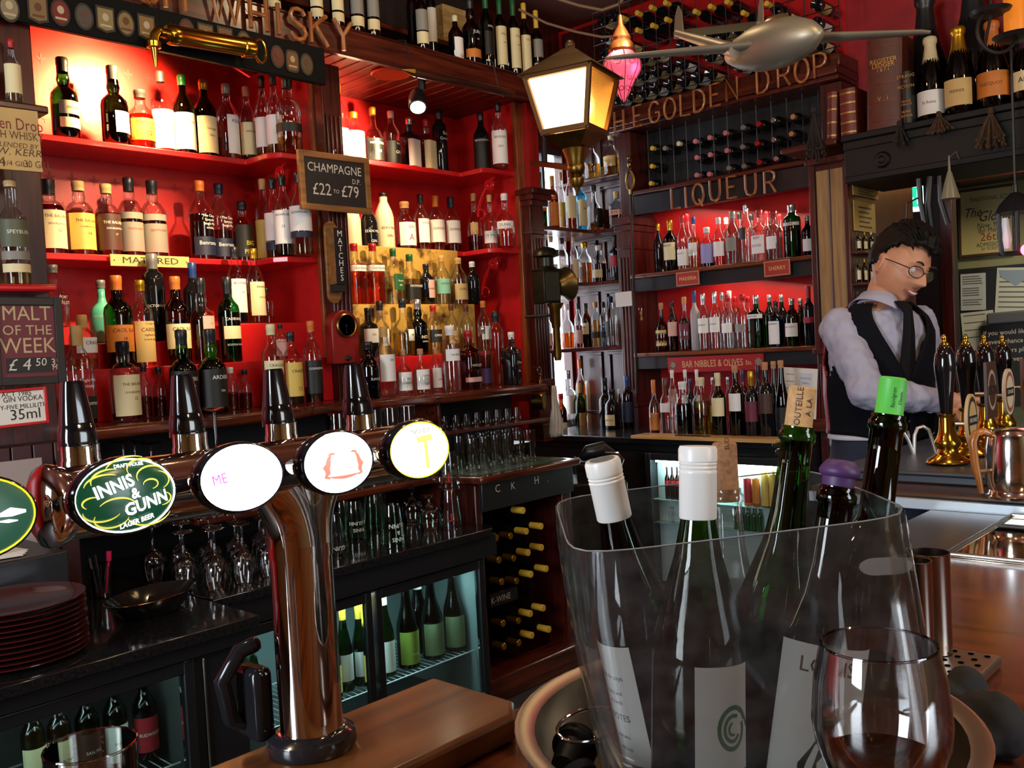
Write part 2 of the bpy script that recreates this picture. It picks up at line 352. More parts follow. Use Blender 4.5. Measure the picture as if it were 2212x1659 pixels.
# red stepped display of the first alcove
st = MB().box(2.0, 3.4, 1.235, 2.394, 3.8, 1.577).box(1.19, 3.4, 1.235, 2.0, 3.8, 1.514).box(1.19, 3.28, 1.235, 2.394, 3.4, 1.42)
part('stepped_display', st, REDG, g, bevel=.003)
# second alcove: steps clad in old printed crate paper
m, nt, b = _new('old_print'); N = nt.nodes.new; Lk = nt.links.new
tc = N('ShaderNodeTexCoord'); n1 = N('ShaderNodeTexNoise'); n1.inputs['Scale'].default_value = 14; n1.inputs['Detail'].default_value = 6
r1 = N('ShaderNodeValToRGB'); r1.color_ramp.elements[0].color = (*hexc('5a3a14'), 1); r1.color_ramp.elements[1].color = (*hexc('c69a44'), 1); r1.color_ramp.elements[0].position = .36; r1.color_ramp.elements[1].position = .5
Lk(tc.outputs['Object'], n1.inputs['Vector']); Lk(n1.outputs[0], r1.inputs[0]); Lk(r1.outputs[0], b.inputs['Base Color']); b.inputs['Roughness'].default_value = .55
OLDP = m
part('paper_clad_steps', MB().box(2.405, 3.53, 1.235, 3.425, 3.8, 1.945).box(2.405, 3.41, 1.235, 3.41, 3.53, 1.655).box(2.405, 3.29, 1.235, 3.41, 3.41, 1.405, 1), [OLDP, REDG], g, bevel=.003)
# bottle ledge with rounded nosing
lp = [(1.19, 2.96), (1.45, 2.98), (1.6, 2.93), (2.0, 2.95), (2.15, 3.03), (2.3, 3.05), (2.42, 3.05), (2.62, 2.98), (2.72, 2.92), (3.42, 2.95), (3.46, 3.0), (3.6, 3.2), (3.6, 3.4), (1.19, 3.4)]
part('bottle_ledge', MB().prism(lp, 1.195, 1.235), wood('ledge_wood', '2c0f09', '6a2c16', 0, rough=.2), g, bevel=.012, seg=3)
part('lower_back_panel', MB().box(.45, 3.36, .2, 3.6, 3.4, 1.195), DARK, g)
sh = MB().box(2.72, 2.98, 1.05, 3.45, 3.36, 1.065).box(2.72, 2.98, 1.065, 2.735, 3.36, 1.195)
part('glass_shelf_board', sh, MAHOX, g, bevel=.002)
# carved pilaster at the right end
xa, xb = 3.735, 3.845
q = MB().box(xa, 3.28, .92, xb, 3.36, 2.27)
for k in range(4): q.box(xa+(xb-xa)*(.16+.2*k), 3.274, 1.15, xa+(xb-xa)*(.26+.2*k), 3.28, 2.0)
for z0, z1, o in ((2.02, 2.04, .012), (2.17, 2.2, .02), (2.2, 2.23, .035), (2.23, 2.26, .05), (1.2, 1.24, .012), (.92, 1.0, .03), (1.0, 1.03, .018)): q.box(xa-o*.5, 3.28-o, z0, xb+o, 3.36, z1)
part('end_pilaster', q, MAHOG, g, bevel=.004)
part('iron_bracket', MB().tube([(3.79, 3.16, 2.66), (3.79, 3.19, 2.6), (3.79, 3.2, 2.5), (3.79, 3.2, 2.38)], (.012), 6).tube([(3.79, 3.2, 2.66), (3.79, 2.9, 2.665)], .01, 6), IRON, g)
# red matchboard base of the left pillar
mbd = MB()
for i in range(12): mbd.box(.45+.062*i, 3.02, .73, .45+.062*i+.059, 3.06, 1.2)
part('matchboard_base', mbd, P('matchboard', '3c1010', .4), g, bevel=.004)
part('base_cabinet', MB().box(.45, 3.05, .0, 1.19, 3.36, 1.2), DARK, g)

# letters of bent wooden rod
STK = {'W': [[(0,1),(.22,0),(.5,1),(.78,0),(1,1)]], 'H': [[(.1,0),(.1,1)],[(.9,0),(.9,1)],[(.1,.5),(.9,.5)]], 'I': [[(.5,0),(.5,1)]],
 'S': [[(.88,.82),(.75,.96),(.5,1),(.25,.94),(.12,.76),(.22,.58),(.5,.5),(.78,.42),(.9,.24),(.76,.06),(.5,0),(.25,.04),(.1,.2)]],
 'K': [[(.12,0),(.12,1)],[(.9,1),(.14,.48)],[(.36,.6),(.92,0)]], 'Y': [[(.05,1),(.5,.5),(.5,0)],[(.95,1),(.5,.5)]],
 'C': [[(.88,.8),(.74,.95),(.5,1),(.26,.93),(.1,.7),(.06,.5),(.1,.3),(.26,.07),(.5,0),(.74,.05),(.9,.2)]], 'T': [[(.05,1),(.95,1)],[(.5,1),(.5,0)]],
 'O': [[(.5+.45*cos(a*pi/10), .5+.5*sin(a*pi/10)) for a in range(21)]], 'E': [[(.85,1),(.15,1),(.15,0),(.88,0)],[(.15,.52),(.7,.52)]],
 'G': [[(.88,.8),(.74,.95),(.5,1),(.26,.93),(.1,.7),(.06,.5),(.1,.3),(.26,.07),(.5,0),(.76,.06),(.9,.22),(.9,.45),(.6,.45)]], 'L': [[(.15,1),(.15,0),(.85,0)]],
 'D': [[(.12,0),(.12,1),(.5,1),(.78,.88),(.92,.65),(.92,.35),(.78,.12),(.5,0),(.12,0)]], 'N': [[(.1,0),(.1,1),(.9,0),(.9,1)]],
 'R': [[(.12,0),(.12,1),(.6,1),(.84,.9),(.88,.75),(.8,.58),(.6,.5),(.12,.5)],[(.5,.5),(.92,0)]], 'P': [[(.14,0),(.14,1),(.6,1),(.84,.9),(.9,.74),(.82,.56),(.6,.46),(.14,.46)]],
 'Q': [[(.5+.45*cos(a*pi/10), .5+.5*sin(a*pi/10)) for a in range(21)],[(.55,.25),(.85,-.12)]], 'U': [[(.1,1),(.1,.35),(.2,.1),(.5,0),(.8,.1),(.9,.35),(.9,1)]]}
def rod_letter(ch, w, h, r, M, parent):
    mb = MB()
    for st in STK[ch]: mb.tube([(x*w, y*h, r) for x, y in st], r, 8, 0, M)
    return mb.build('letter', LETW, parent)
sg = thing('wooden_lettering', 'bent wood letters spelling WHISKY above the black badge board', 'sign', (0, 0, 0))
for ch, px in (('S', 150), ('C', 205), ('O', 250), ('T', 285), ('C', 325), ('H', 384), ('W', 493), ('H', 562), ('I', 604), ('S', 646), ('K', 690), ('Y', 742)):
    c = on(px, 60, 1, 3.07); ww_ = {'W': .125, 'I': .05, 'Y': .1, 'K': .1}.get(ch, .088)
    rod_letter(ch, ww_, .12, .009, T(c.x-ww_/2, 3.085, 2.672) @ FACE_Y, sg)

# ================================================================== wine rack cabinet right of the fridges
rk = thing('wine_rack_cabinet', 'dark wine rack cabinet of gold capped bottles with painted letters', 'wine rack', (0, 0, 0))
part('carcass', MB().box(2.585, 2.68, 0, 3.13, 3.36, .05).box(2.585, 3.3, .05, 3.13, 3.34, .88).box(2.565, 2.62, 0, 2.6, 3.3, .88).box(3.1, 2.62, 0, 3.16, 3.3, .88), MAHOG, rk, bevel=.004)
part('plinth', MB().box(2.56, 2.58, 0, 3.18, 2.7, .1), MAHOX, rk, bevel=.006)
part('name_board', MB().box(2.585, 2.6, .77, 3.16, 2.63, .885), BLACK, rk, bevel=.003)
for t, x, y, s in (('C', 1075, 1056, .034), ('K', 1108, 1050, .032), ('H', 1159, 1038, .034), ('.', 1183, 1034, .034)):
    p = on(x, y, 1, 2.6); part('painted_letter', MB().text(t, s*1.35, 0, T(p.x, 2.5995, p.z) @ FACE_Y), P('silver_paint', 'b8b4a8', .4), rk)
p = on(1082, 1293, 1, 2.6); part('name_board', MB().box(2.6, 2.6, p.z-.025, 2.76, 2.618, p.z+.025), BLACK, rk)
part('painted_letter', MB().text('K-WINE', .036, 0, T(p.x, 2.5995, p.z) @ FACE_Y, sx=.9), P('silver_paint', 'b8b4a8', .4), rk)
top = MB().prism([(1.85, 2.80), (2.5, 2.79), (2.56, 2.57), (3.18, 2.57), (3.18, 3.3), (1.2, 3.3), (1.2, 2.985), (1.49, 2.985), (1.5, 2.84)], .885, .915)
part('top', top, wood('ledge_wood', '2c0f09', '6a2c16', 0), rk, bevel=.008, seg=3)
part('baize', MB().box(2.58, 2.62, .915, 3.14, 3.3, .918), P('green_baize', '2a4a36', .55, coat=.3), rk)
# ================================================================== counters and fridges behind the bar
c1 = thing('back_counter', 'black granite counter crowded with upturned glasses over the fridges', 'counter', (0, 0, 0))
part('worktop', MB().prism([(1.345, 2.49), (2.52, 2.49), (2.56, 2.53), (2.56, 3.355), (1.345, 3.355)], .7, .73), GRAN, c1, bevel=.003)
part('apron', MB().box(1.345, 2.52, .615, 2.57, 2.56, .7), BLACK, c1, bevel=.002)
c2 = thing('low_counter', 'black granite counter under the stack of brown plates', 'counter', (0, 0, 0))
part('worktop', MB().prism([(-.6, 2.225), (1.335, 2.225), (1.335, 3.01), (-.6, 3.01)], .7, .73), GRAN, c2, bevel=.003)
part('apron', MB().box(-.6, 2.26, .655, 1.335, 2.3, .7), BLACK, c2, bevel=.002)
GLASSD = thin('fridge_glass', (.86, .95, .93), .25)
def fridge(name, label, x0, x1, y, z0, z1, doors, light, col, shelves):
    f = thing(name, label, 'fridge', (0, 0, 0)); inn = P('fridge_liner_'+name, col, .45)
    d = .5
    part('body', MB().box(x0, y+.03, z0, x1, y+d, z0+.03, 1).box(x0, y+.03, z1-.02, x1, y+d, z1).box(x0, y+d-.02, z0+.03, x1, y+d, z1-.02).box(x0, y+.03, z0+.03, x0+.02, y+d-.02, z1-.02).box(x1-.02, y+.03, z0+.03, x1, y+d-.02, z1-.02), [inn, BLACK], f)
    for a, b in doors:
        fw = .028
        dr = part('door', MB().box(a, y, z0+.02, a+fw, y+.025, z1-.005).box(b-fw, y, z0+.02, b, y+.025, z1-.005).box(a+fw, y, z0+.02, b-fw, y+.025, z0+.06).box(a+fw, y, z1-.04, b-fw, y+.025, z1-.005), BLACK, f, bevel=.003)
        part('pane', MB().box(a+fw, y+.008, z0+.06, b-fw, y+.014, z1-.04), GLASSD, dr)
        part('chrome_seal', MB().box(b-fw-.004, y+.014, z0+.06, b-fw, y+.024, z1-.04), CHROME, dr)
    for z in shelves:
        s = MB().tube([(x0+.03, y+.05, z), (x1-.03, y+.05, z)], .003, 6).tube([(x0+.03, y+.4, z), (x1-.03, y+.4, z)], .003, 6)
        for i in range(int((x1-x0-.06)/.025)): s.tube([(x0+.035+.025*i, y+.05, z), (x0+.035+.025*i, y+.4, z)], .0016, 5)
        part('wire_shelf', s, P('white_wire', (.6, .65, .65), .3, .5), f)
    if light:
        part('lamp_strip', MB().box(x0+.06, y+.06, z1-.034, x1-.06, y+.085, z1-.022), P('fridge_lamp', (.7, .95, 1), emit=5), f)
        lamp('fridge_lamp', 'AREA', ((x0+x1)/2, y+.09, z1-.04), None, light, (.62, .95, 1), x1-x0-.14, sizey=.05)
    return f
xf0, xf1, xf2, xf3 = [on(px, py, 1, 2.55).x for px, py in ((505, 1400), (800, 1300), (808, 1300), (1046, 1300))]
fridge('glass_door_fridge', 'black glass door fridge of white wine, lit cold inside', xf0, xf3, 2.54, .03, .61, ((xf0, xf1), (xf2, xf3)), 2.6, (.16, .2, .2), (.245,))
xl = on(425, 1500, 1, 2.27).x
fridge('bottle_fridge', 'dim black fridge of bottled lager under the plates', -.5, xl, 2.275, .03, .655, ((-.5, .32), (.33, xl)), .10, (.05, .055, .05), (.37,))
part('side_panel', MB().box(xl+.004, 2.29, .0, 1.32, 2.33, .655).box(xl+.03, 2.283, .02, xl+.036, 2.29, .64, 1), [BLACK, STEEL], c2, bevel=.002)
# ================================================================== the liqueur back bar
lq = thing('liqueur_gantry', 'mahogany liqueur shelving with red back and wine pigeonholes', 'back bar', (0, 0, 0))
YL0, YL1 = 2.125, 3.34
BLUEB = P('blueblack_fascia', '15181d', .4)
part('fascia_board', MB().box(4.78, YL0, 2.195, 4.83, YL1, 2.315), BLUEB, lq, bevel=.004)
part('fascia_moulding', MB().box(4.76, YL0, 2.315, 4.84, YL1, 2.345), MAHOY, lq, bevel=.008)
for z, zf in ((1.827, .08), (1.345, .075)):
    part('shelf', MB().box(4.7, YL0, z-.026, 5.0, YL1, z), wood('liq_shelf', '4a2012', '8a4a26', 1, rough=.25), lq, bevel=.008, seg=3)
    part('fascia_board', MB().box(4.735, YL0, z-.026-zf, 4.765, YL1, z-.026), BLUEB, lq, bevel=.002)
def pil(y0, y1, x, z0, z1, m=MAHOG, flutes=3):
    q = MB().box(x, y0, z0, 5.0, y1, z1)
    for k in range(flutes): q.box(x-.007, y0+(y1-y0)*(.16+.26*k), z0+.25, x, y0+(y1-y0)*(.3+.26*k), z1-.25)
    for za, zb, o in ((z1-.05, z1, .02), (z1-.09, z1-.05, .01), (z1-.2, z1-.185, .008), (z0, z0+.14, .015), (z0+.14, z0+.17, .008)): q.box(x-o, y0-o, za, 5.0, y1+o, zb)
    return q
part('pilaster', pil(3.345, 3.44, 4.72, .87, 2.19), MAHOG, lq, bevel=.004)
part('pilaster', MB().box(4.78, 3.345, 2.19, 5.0, 3.44, 2.715), MAHOG, lq, bevel=.004)
part('pilaster', MB().box(4.78, 2.0, 2.3, 5.0, 2.12, 2.715), MAHOG, lq, bevel=.004)
# light oak glazed pilaster
q = MB().box(4.62, 1.915, 0, 5.5, 2.12, 2.29); part('pilaster', q, MAHOG, lq, bevel=.004)
part('oak_panel', MB().box(4.612, 1.945, 1.36, 4.62, 2.085, 2.24), wood('light_oak', '8a6a42', 'b08c5a', 2, rough=.4), lq, bevel=.002)
part('bead_moulding', MB().tube([(4.608, 2.015, 1.36), (4.608, 2.015, 2.24)], .006, 8).box(4.60, 2.09, 1.3, 4.62, 2.12, 2.28).box(4.60, 1.915, 1.3, 4.62, 1.94, 2.28).box(4.58, 1.9, 2.27, 4.62, 2.13, 2.3).box(4.59, 1.9, 1.3, 4.62, 2.13, 1.33), MAHOG, lq, bevel=.003)
for k in range(5): part('flute', MB().box(4.605, 1.935+.036*k, .95, 4.62, 1.957+.036*k, 1.25), MAHOG, lq, bevel=.003)
part('plinth', MB().box(4.56, 1.9, .9, 4.62, 2.14, .97), MAHOY, lq, bevel=.008)
# frieze with golden drop rail
part('frieze_rail', MB().box(4.72, 2.0, 2.745, 5.0, 3.52, 2.79).box(4.76, 2.0, 2.79, 5.0, 3.52, 2.86).box(4.74, 2.0, 2.72, 5.0, 3.5, 2.745), MAHOY, lq, bevel=.006)
dt = MB()
for k in range(24): dt.box(4.745, 2.02+.062*k, 2.722, 4.76, 2.05+.062*k, 2.742)
part('dentil', dt, wood('orange_trim', '6e2e16', 'a0522a', 2), lq, bevel=.003)
part('rack_back', MB().box(4.97, 2.2, 2.345, 5.0, 3.35, 2.745), BLACKM, lq)
part('counter_base', MB().box(4.16, 2.13, .0, 4.98, 3.75, .82), BLACK, lq)
part('counter_top', MB().box(4.12, 2.13, .86, 4.99, 3.75, .895).box(4.15, 2.13, .82, 4.98, 3.75, .86), P('counter_black', (.014, .014, .015), .2, coat=.4), lq, bevel=.006)
sg = thing('wooden_lettering', 'bent wood letters spelling THE GOLDEN DROP on the frieze rail', 'sign', (0, 0, 0))
for ch, px, py in (('T', 1313, 272), ('H', 1338, 262), ('E', 1378, 250), ('G', 1414, 242), ('O', 1447, 234), ('L', 1480, 226), ('D', 1510, 217), ('E', 1545, 205), ('N', 1581, 193), ('D', 1647, 175), ('R', 1693, 162), ('O', 1732, 152), ('P', 1771, 141)):
    c = on(px, py, 0, 4.71); rod_letter(ch, .084, .122, .0075, T(4.715, c.y+.042, c.z-.061) @ FACE_X, sg)
sg = thing('wooden_lettering', 'bent wood letters spelling LIQUEUR on the fascia board', 'sign', (0, 0, 0))
for ch, px, py in (('L', 1464, 429), ('I', 1486, 427), ('Q', 1513, 420), ('U', 1549, 412), ('E', 1585, 405), ('U', 1626, 400), ('R', 1667, 394)):
    c = on(px, py, 0, 4.77); rod_letter(ch, .08, .118, .0075, T(4.754, c.y+.04, c.z-.059) @ FACE_X, sg)
# corner shelves across the window and along the panelling
cs = thing('corner_shelving', 'dark shelves across the bright corner window holding spirits', 'shelves', (0, 0, 0))
part('shelf', MB().box(4.82, 3.475, 2.47, 4.912, 4.0, 2.485), MAHOY, cs, bevel=.003)
for z, yf in ((2.138, 3.62), (1.812, 3.7), (1.393, 3.7)):
    part('shelf', MB().prism([(3.9, yf), (4.72, yf), (4.76, 3.475), (4.914, 3.475), (4.914, 4.0), (3.9, 4.0)], z-.022, z), MAHOX, cs, bevel=.004)
part('counter_top', MB().box(3.88, 3.42, .82, 4.98, 4.04, .858) if 0 else MB().box(3.88, 3.77, .80, 4.98, 4.04, .84), BLACK, cs, bevel=.004)
# ================================================================== bottles
def proj(p):
    v = Vector(p)-CAMLOC; z = v.dot(FW); return 1106+FPX*v.dot(RT)/z, 829.5-FPX*v.dot(UP)/z, z
GL = {'clear': thin('clear_glass', (.93, .94, .93), .5, edge=.3), 'green': thin('green_glass', (.10, .30, .06), .5, edge=.15), 'bright green': thin('bright_green_glass', (.06, .42, .14), .5, edge=.25),
      'dark green': thin('dark_green_glass', (.035, .075, .03), .5, edge=.2), 'brown': thin('brown_glass', (.22, .07, .02), .5, edge=.2), 'blue': thin('blue_glass', (.25, .62, .8), .5, edge=.4),
      'navy': thin('navy_glass', (.02, .03, .14), .5, edge=.3), 'frosted': P('frosted_glass', (.75, .8, .82), .4, trans=.6), 'black': P('black_glass', (.006, .006, .007), .06), 'cream stoneware': P('cream_stoneware', 'e2d6b4', .35),
      'turquoise': P('turquoise_glaze', '5fc0a8', .35), 'pink': thin('pink_glass', (.8, .25, .22), .5), 'white': P('white_glaze', 'ece8de', .3), 'red': thin('red_glass', (.5, .02, .04), .5), 'grey': thin('grey_glass', (.6, .66, .66), .5, edge=.3)}
LQ = {k: thin('liquid_'+k, c, .2, edge=.5) for k, c in dict(amber=(.62, .27, .05), gold=(.85, .58, .18), pale=(.9, .8, .5), dark=(.22, .05, .015), red=(.5, .06, .03), pink=(.85, .3, .22), water=(.93, .95, .95), black=(.02, .01, .01), lime=(.62, .66, .1), green=(.12, .4, .05), purple=(.3, .04, .2), orange=(.9, .35, .05), blue=(.3, .65, .8)).items()}
CP = {'black': P('cap_black', (.012, .012, .013), .35), 'wood': P('cap_wood', 'c79a5a', .6), 'gold': P('cap_gold', 'c7962a', .28, .8), 'white': P('cap_white', 'e6e2dc', .35), 'grey': P('cap_grey', '8d8b86', .35, .3), 'silver': P('cap_silver', 'c8c8c8', .25, .9), 'red': P('cap_red', 'a8161c', .35), 'blue': P('cap_blue', '24417e', .35), 'navy': P('cap_navy', '141a36', .35), 'green': P('cap_green', '155a30', .35), 'orange': P('cap_orange', 'c9702a', .4), 'cork': P('cap_cork', 'c08a5c', .7, noise=.25, scale=150), 'brown': P('cap_brown', '5a2a1a', .4), 'purple': P('cap_purple', '3c2046', .35), 'yellow': P('cap_yellow', 'd8b03a', .4), 'tan': P('cap_tan', 'd2ae74', .5), 'cream': P('cap_cream', 'ddd0a4', .4)}
LB = {k: P('label_'+k, c, .55) for k, c in dict(white='efece6', cream='e8d9a8', tan='cfae6c', yellow='d9b95a', grey='8b877e', olive='5c6048', orange='cf7a2c', black='16140f', navy='18203c', brown='4a2a1e', red='a3202a', pink='d9a79a', green='1c5a34', mint='7fc0a4', purple='4a3068', blue='4a6ab0', lilac='9a94c8', maroon='6e1f34').items()}
INKS = {'k': INK, 'w': P('ink_white', 'f0ece2', .5), 'r': P('ink_red', 'a02a20', .5), 'g': P('ink_gold', 'b8943a', .4), 'y': P('ink_yellow', 'e8d21c', .5), 'b': P('ink_brown', '5a3218', .5)}
KD = {  # glass outline (radius share, height share), cap (radius share, from, to), squareness
 'std': ([(.9,0),(1,.02),(1,.58),(.95,.64),(.62,.72),(.38,.78),(.34,.9)], (.39,.87,1), 2),
 'ard': ([(.9,0),(1,.02),(1,.5),(.93,.57),(.6,.63),(.4,.66),(.44,.7),(.5,.73),(.44,.78),(.38,.9)], (.42,.82,1), 2),
 'bal': ([(.9,0),(1,.02),(1,.55),(.95,.62),(.68,.7),(.42,.73),(.46,.78),(.42,.83),(.36,.9)], (.44,.87,1), 2),
 'wine': ([(.92,0),(1,.015),(1,.6),(.92,.66),(.55,.72),(.4,.76),(.37,.95)], (.41,.8,1), 2),
 'burg': ([(.92,0),(1,.015),(1,.42),(.94,.5),(.72,.6),(.5,.7),(.4,.8),(.37,.95)], (.41,.8,1), 2),
 'sq': ([(.95,0),(1,.02),(1,.6),(.9,.66),(.42,.71),(.34,.76),(.34,.9)], (.4,.86,1), 5),
 'round': ([(.85,0),(1,.03),(1.03,.3),(1,.48),(.75,.58),(.38,.65),(.3,.74),(.3,.9)], (.36,.87,1), 2),
 'tall': ([(.93,0),(1,.02),(1,.7),(.92,.76),(.55,.8),(.46,.84),(.44,.9)], (.5,.85,1), 2),
 'stone': ([(.95,0),(1,.02),(1,.56),(.86,.67),(.56,.79),(.42,.85),(.42,.93)], (.44,.93,1), 2),
 'squat': ([(.92,0),(1,.02),(1,.55),(.9,.63),(.5,.72),(.4,.76),(.38,.88)], (.46,.86,1), 2),
 'champ': ([(.94,0),(1,.015),(1,.42),(.95,.5),(.74,.62),(.5,.75),(.38,.88),(.38,.97)], None, 2)}
ZONES = {}
def bottle(pos, h, r, kind, glass, cap, label=None, liq=None, text=None, rz=0, caplong=None, foil=None):
    prof, cp, sq = KD[kind]; r0 = thing('bottle', None, 'bottle', pos, rz)
    if caplong: cp = (cp[0], 1-caplong, 1)
    n = 24
    MB().lathe([(0, 0)]+[(a*r, b*h) for a, b in prof], n, sq=sq).build('glass_body', GL[glass], r0, smooth=50)
    if liq:
        c, fl = liq; pr = [(0, .012*h)]; last = None
        for a, b in prof:
            if b*h < .012*h: continue
            if b <= fl: pr.append((a*r*.93, max(b, .014)*h)); last = (a, b)
            else:
                k = (fl-last[1])/(b-last[1]) if last else 0
                if last: pr.append(((last[0]+(a-last[0])*k)*r*.93, fl*h))
                break
        pr.append((0, pr[-1][1])); MB().lathe(pr, n, sq=sq).build('liquid', LQ[c], r0, smooth=50)
    if cp:
        rc, z0, z1 = cp; m = MB().lathe([(rc*r*.98, z0*h), (rc*r, z0*h+.002), (rc*r, z0*h+(z1-z0)*h*.45), (rc*r*1.06, z0*h+(z1-z0)*h*.5), (rc*r*1.06, z1*h-.004), (rc*r*.9, z1*h)], 16)
        m.build('cap', CP[cap], r0, smooth=40)
    else:   # champagne foil
        m = MB().lathe([(.66*r, .66*h), (.5*r, .755*h), (.41*r, .87*h), (.42*r, .9*h), (.5*r, .92*h), (.5*r, .96*h), (.44*r, .985*h), (.2*r, h)], 20)
        m.build('foil', CP[cap], r0, smooth=50)
    for lab in (label if isinstance(label, list) else [label]) if label else []:
        col, z0, z1 = lab[:3]; sp = radians(lab[3] if len(lab) > 3 else 160); R = r*1.015
        mb = MB().lathe([(R, z0*h), (R, z1*h)], 14, sq=sq, a0=-pi/2-sp/2, a1=-pi/2+sp/2); mats = [LB[col]]
        mb.build('label', mats, r0, smooth=60)
    if text:
        # print belongs to the label it stands on
        host = [c for c in KIDS(r0) if c.name.startswith('label')]; host = host[0] if host else [c for c in KIDS(r0) if c.name.startswith('glass_body')][0]
        inks = []; mb = MB()
        for t in text:
            s, sz, z, ink = t[:4]; sx = t[4] if len(t) > 4 else 1
            if INKS[ink] not in inks: inks.append(INKS[ink])
            if sq == 2: mb.text(s, sz*r, inks.index(INKS[ink]), T(0, 0, z*h), R=r*1.03, sx=sx)
            else: mb.text(s, sz*r, inks.index(INKS[ink]), T(0, -r*1.03, z*h) @ FACE_Y, sx=sx)
        me = host.data; o = mb.build('print', inks, None, smooth=0)
        # merge the letters into the label mesh
        base = len(me.materials); vs = [tuple(v.co) for v in me.vertices]; fs = [tuple(p.vertices) for p in me.polygons]; mi = [p.material_index for p in me.polygons]; k = len(vs)
        vs += mb.v; fs += [tuple(i+k for i in f) for f in mb.f]; mi += [base+i for i in mb.m]; ms = list(me.materials)+inks
        bpy.data.objects.remove(o); sm = [p.use_smooth for p in me.polygons]+[False]*len(mb.f)
        me2 = bpy.data.meshes.new(me.name); me2.from_pydata(vs, [], fs); [me2.materials.append(x) for x in ms]
        me2.polygons.foreach_set('material_index', mi); me2.polygons.foreach_set('use_smooth', sm); host.data = me2
    return r0
# where things can stand: axis of the constant plane, its value, surface height
GEO = {'s1': (1, 3.63, 2.291), 's1r': (0, 2.30, 2.291), 's2': (1, 3.62, 1.853), 's2r': (0, 2.3, 1.853), 'st2': (1, 3.45, 1.514), 'st3': (1, 3.45, 1.577), 'st1': (1, 3.34, 1.42),
       'lg': (1, 3.16, 1.235), 'lgb': (1, 3.22, 1.235), 'a1': (1, 3.63, 2.362), 'a1r': (0, 3.6, 2.362), 'a2': (1, 3.62, 1.945), 'a2r': (0, 3.61, 1.945), 'ag': (1, 3.47, 1.655), 'ah': (1, 3.35, 1.405),
       'ai': (1, 3.12, 1.235), 'aib': (1, 3.21, 1.235), 'tp': (1, 3.19, 2.785), 'l1': (0, 4.8, 1.827), 'l1b': (0, 4.9, 1.827), 'l2': (0, 4.8, 1.345), 'l2b': (0, 4.9, 1.345),
       'lc': (0, 4.3, .895), 'lcb': (0, 4.42, .895), 'lcf': (0, 4.22, .895), 'k2': (1, 3.72, 2.138), 'k2x': (0, 4.85, 2.138), 'k1x': (0, 4.86, 2.485), 'k3': (1, 3.82, 1.812), 'k3x': (0, 4.84, 1.812), 'k4': (1, 3.8, 1.393), 'k4x': (0, 4.82, 1.393), 'k5': (1, 3.9, .84), 'k5x': (0, 4.62, .895)}
from mathutils.bvhtree import BVHTree
LIM = {'s1': (3.555, 3.792), 's1r': (2.212, 2.388), 's2': (3.525, 3.792), 's2r': (2.205, 2.388), 'st2': (3.4, 3.792), 'st3': (3.4, 3.792), 'st1': (3.282, 3.402), 'lg': (2.93, 3.278), 'lgb': (2.93, 3.278), 'a1': (3.535, 3.792), 'a1r': (3.485, 3.718),
       'a2': (3.535, 3.792), 'a2r': (3.505, 3.718), 'ag': (3.415, 3.526), 'ah': (3.295, 3.405), 'ai': (2.95, 3.285), 'aib': (2.95, 3.285), 'tp': (3.1, 3.44), 'l1': (4.705, 4.995), 'l1b': (4.705, 4.995), 'l2': (4.705, 4.995), 'l2b': (4.705, 4.995), 'lc': (4.13, 4.98), 'lcb': (4.13, 4.98), 'lcf': (4.13, 4.98),
       'k2': (3.63, 4.03), 'k3': (3.71, 4.03), 'k4': (3.71, 4.03), 'k5': (3.775, 4.035), 'k5x': (4.13, 4.9)}
CYL = []; STAT = []
def static_tree(root):
    vs = []; fs = []
    def rec(o):
        if o.type == 'MESH': k = len(vs); vs.extend(v.co.copy() for v in o.data.vertices); fs.extend([i+k for i in p.vertices] for p in o.data.polygons)
        for c in KIDS(o): rec(c)
    rec(root); STAT.append(BVHTree.FromPolygons(vs, fs))
for r_ in (g, lq, cs, rk): static_tree(r_)
def cyl_free(p, h, r):
    for q, h2, r2 in CYL:
        if p.z < q.z+h2 and q.z < p.z+h:
            # two bodies, or a body and a neck where only a neck reaches that high
            e = r+r2+.0025
            if p.z > q.z+.62*h2: e = r+r2*.5
            elif q.z > p.z+.62*h: e = r*.5+r2
            if (Vector((p.x, p.y))-Vector((q.x, q.y))).length < e: return False
    n = 10; vs = []; 
    for k, (rr, zz) in enumerate(((r, .0), (r, .6*h), (r*.5, .75*h), (r*.45, h))): vs += [Vector((p.x+rr*1.02*cos(2*pi*i/n), p.y+rr*1.02*sin(2*pi*i/n), p.z+zz)) for i in range(n)]
    fs = [[j*n+i, j*n+(i+1) % n, (j+1)*n+(i+1) % n, (j+1)*n+i] for j in range(3) for i in range(n)]+[list(range(n)), list(range(3*n, 4*n))]
    t = BVHTree.FromPolygons(vs, fs)
    return not any(s.overlap(t) for s in STAT)
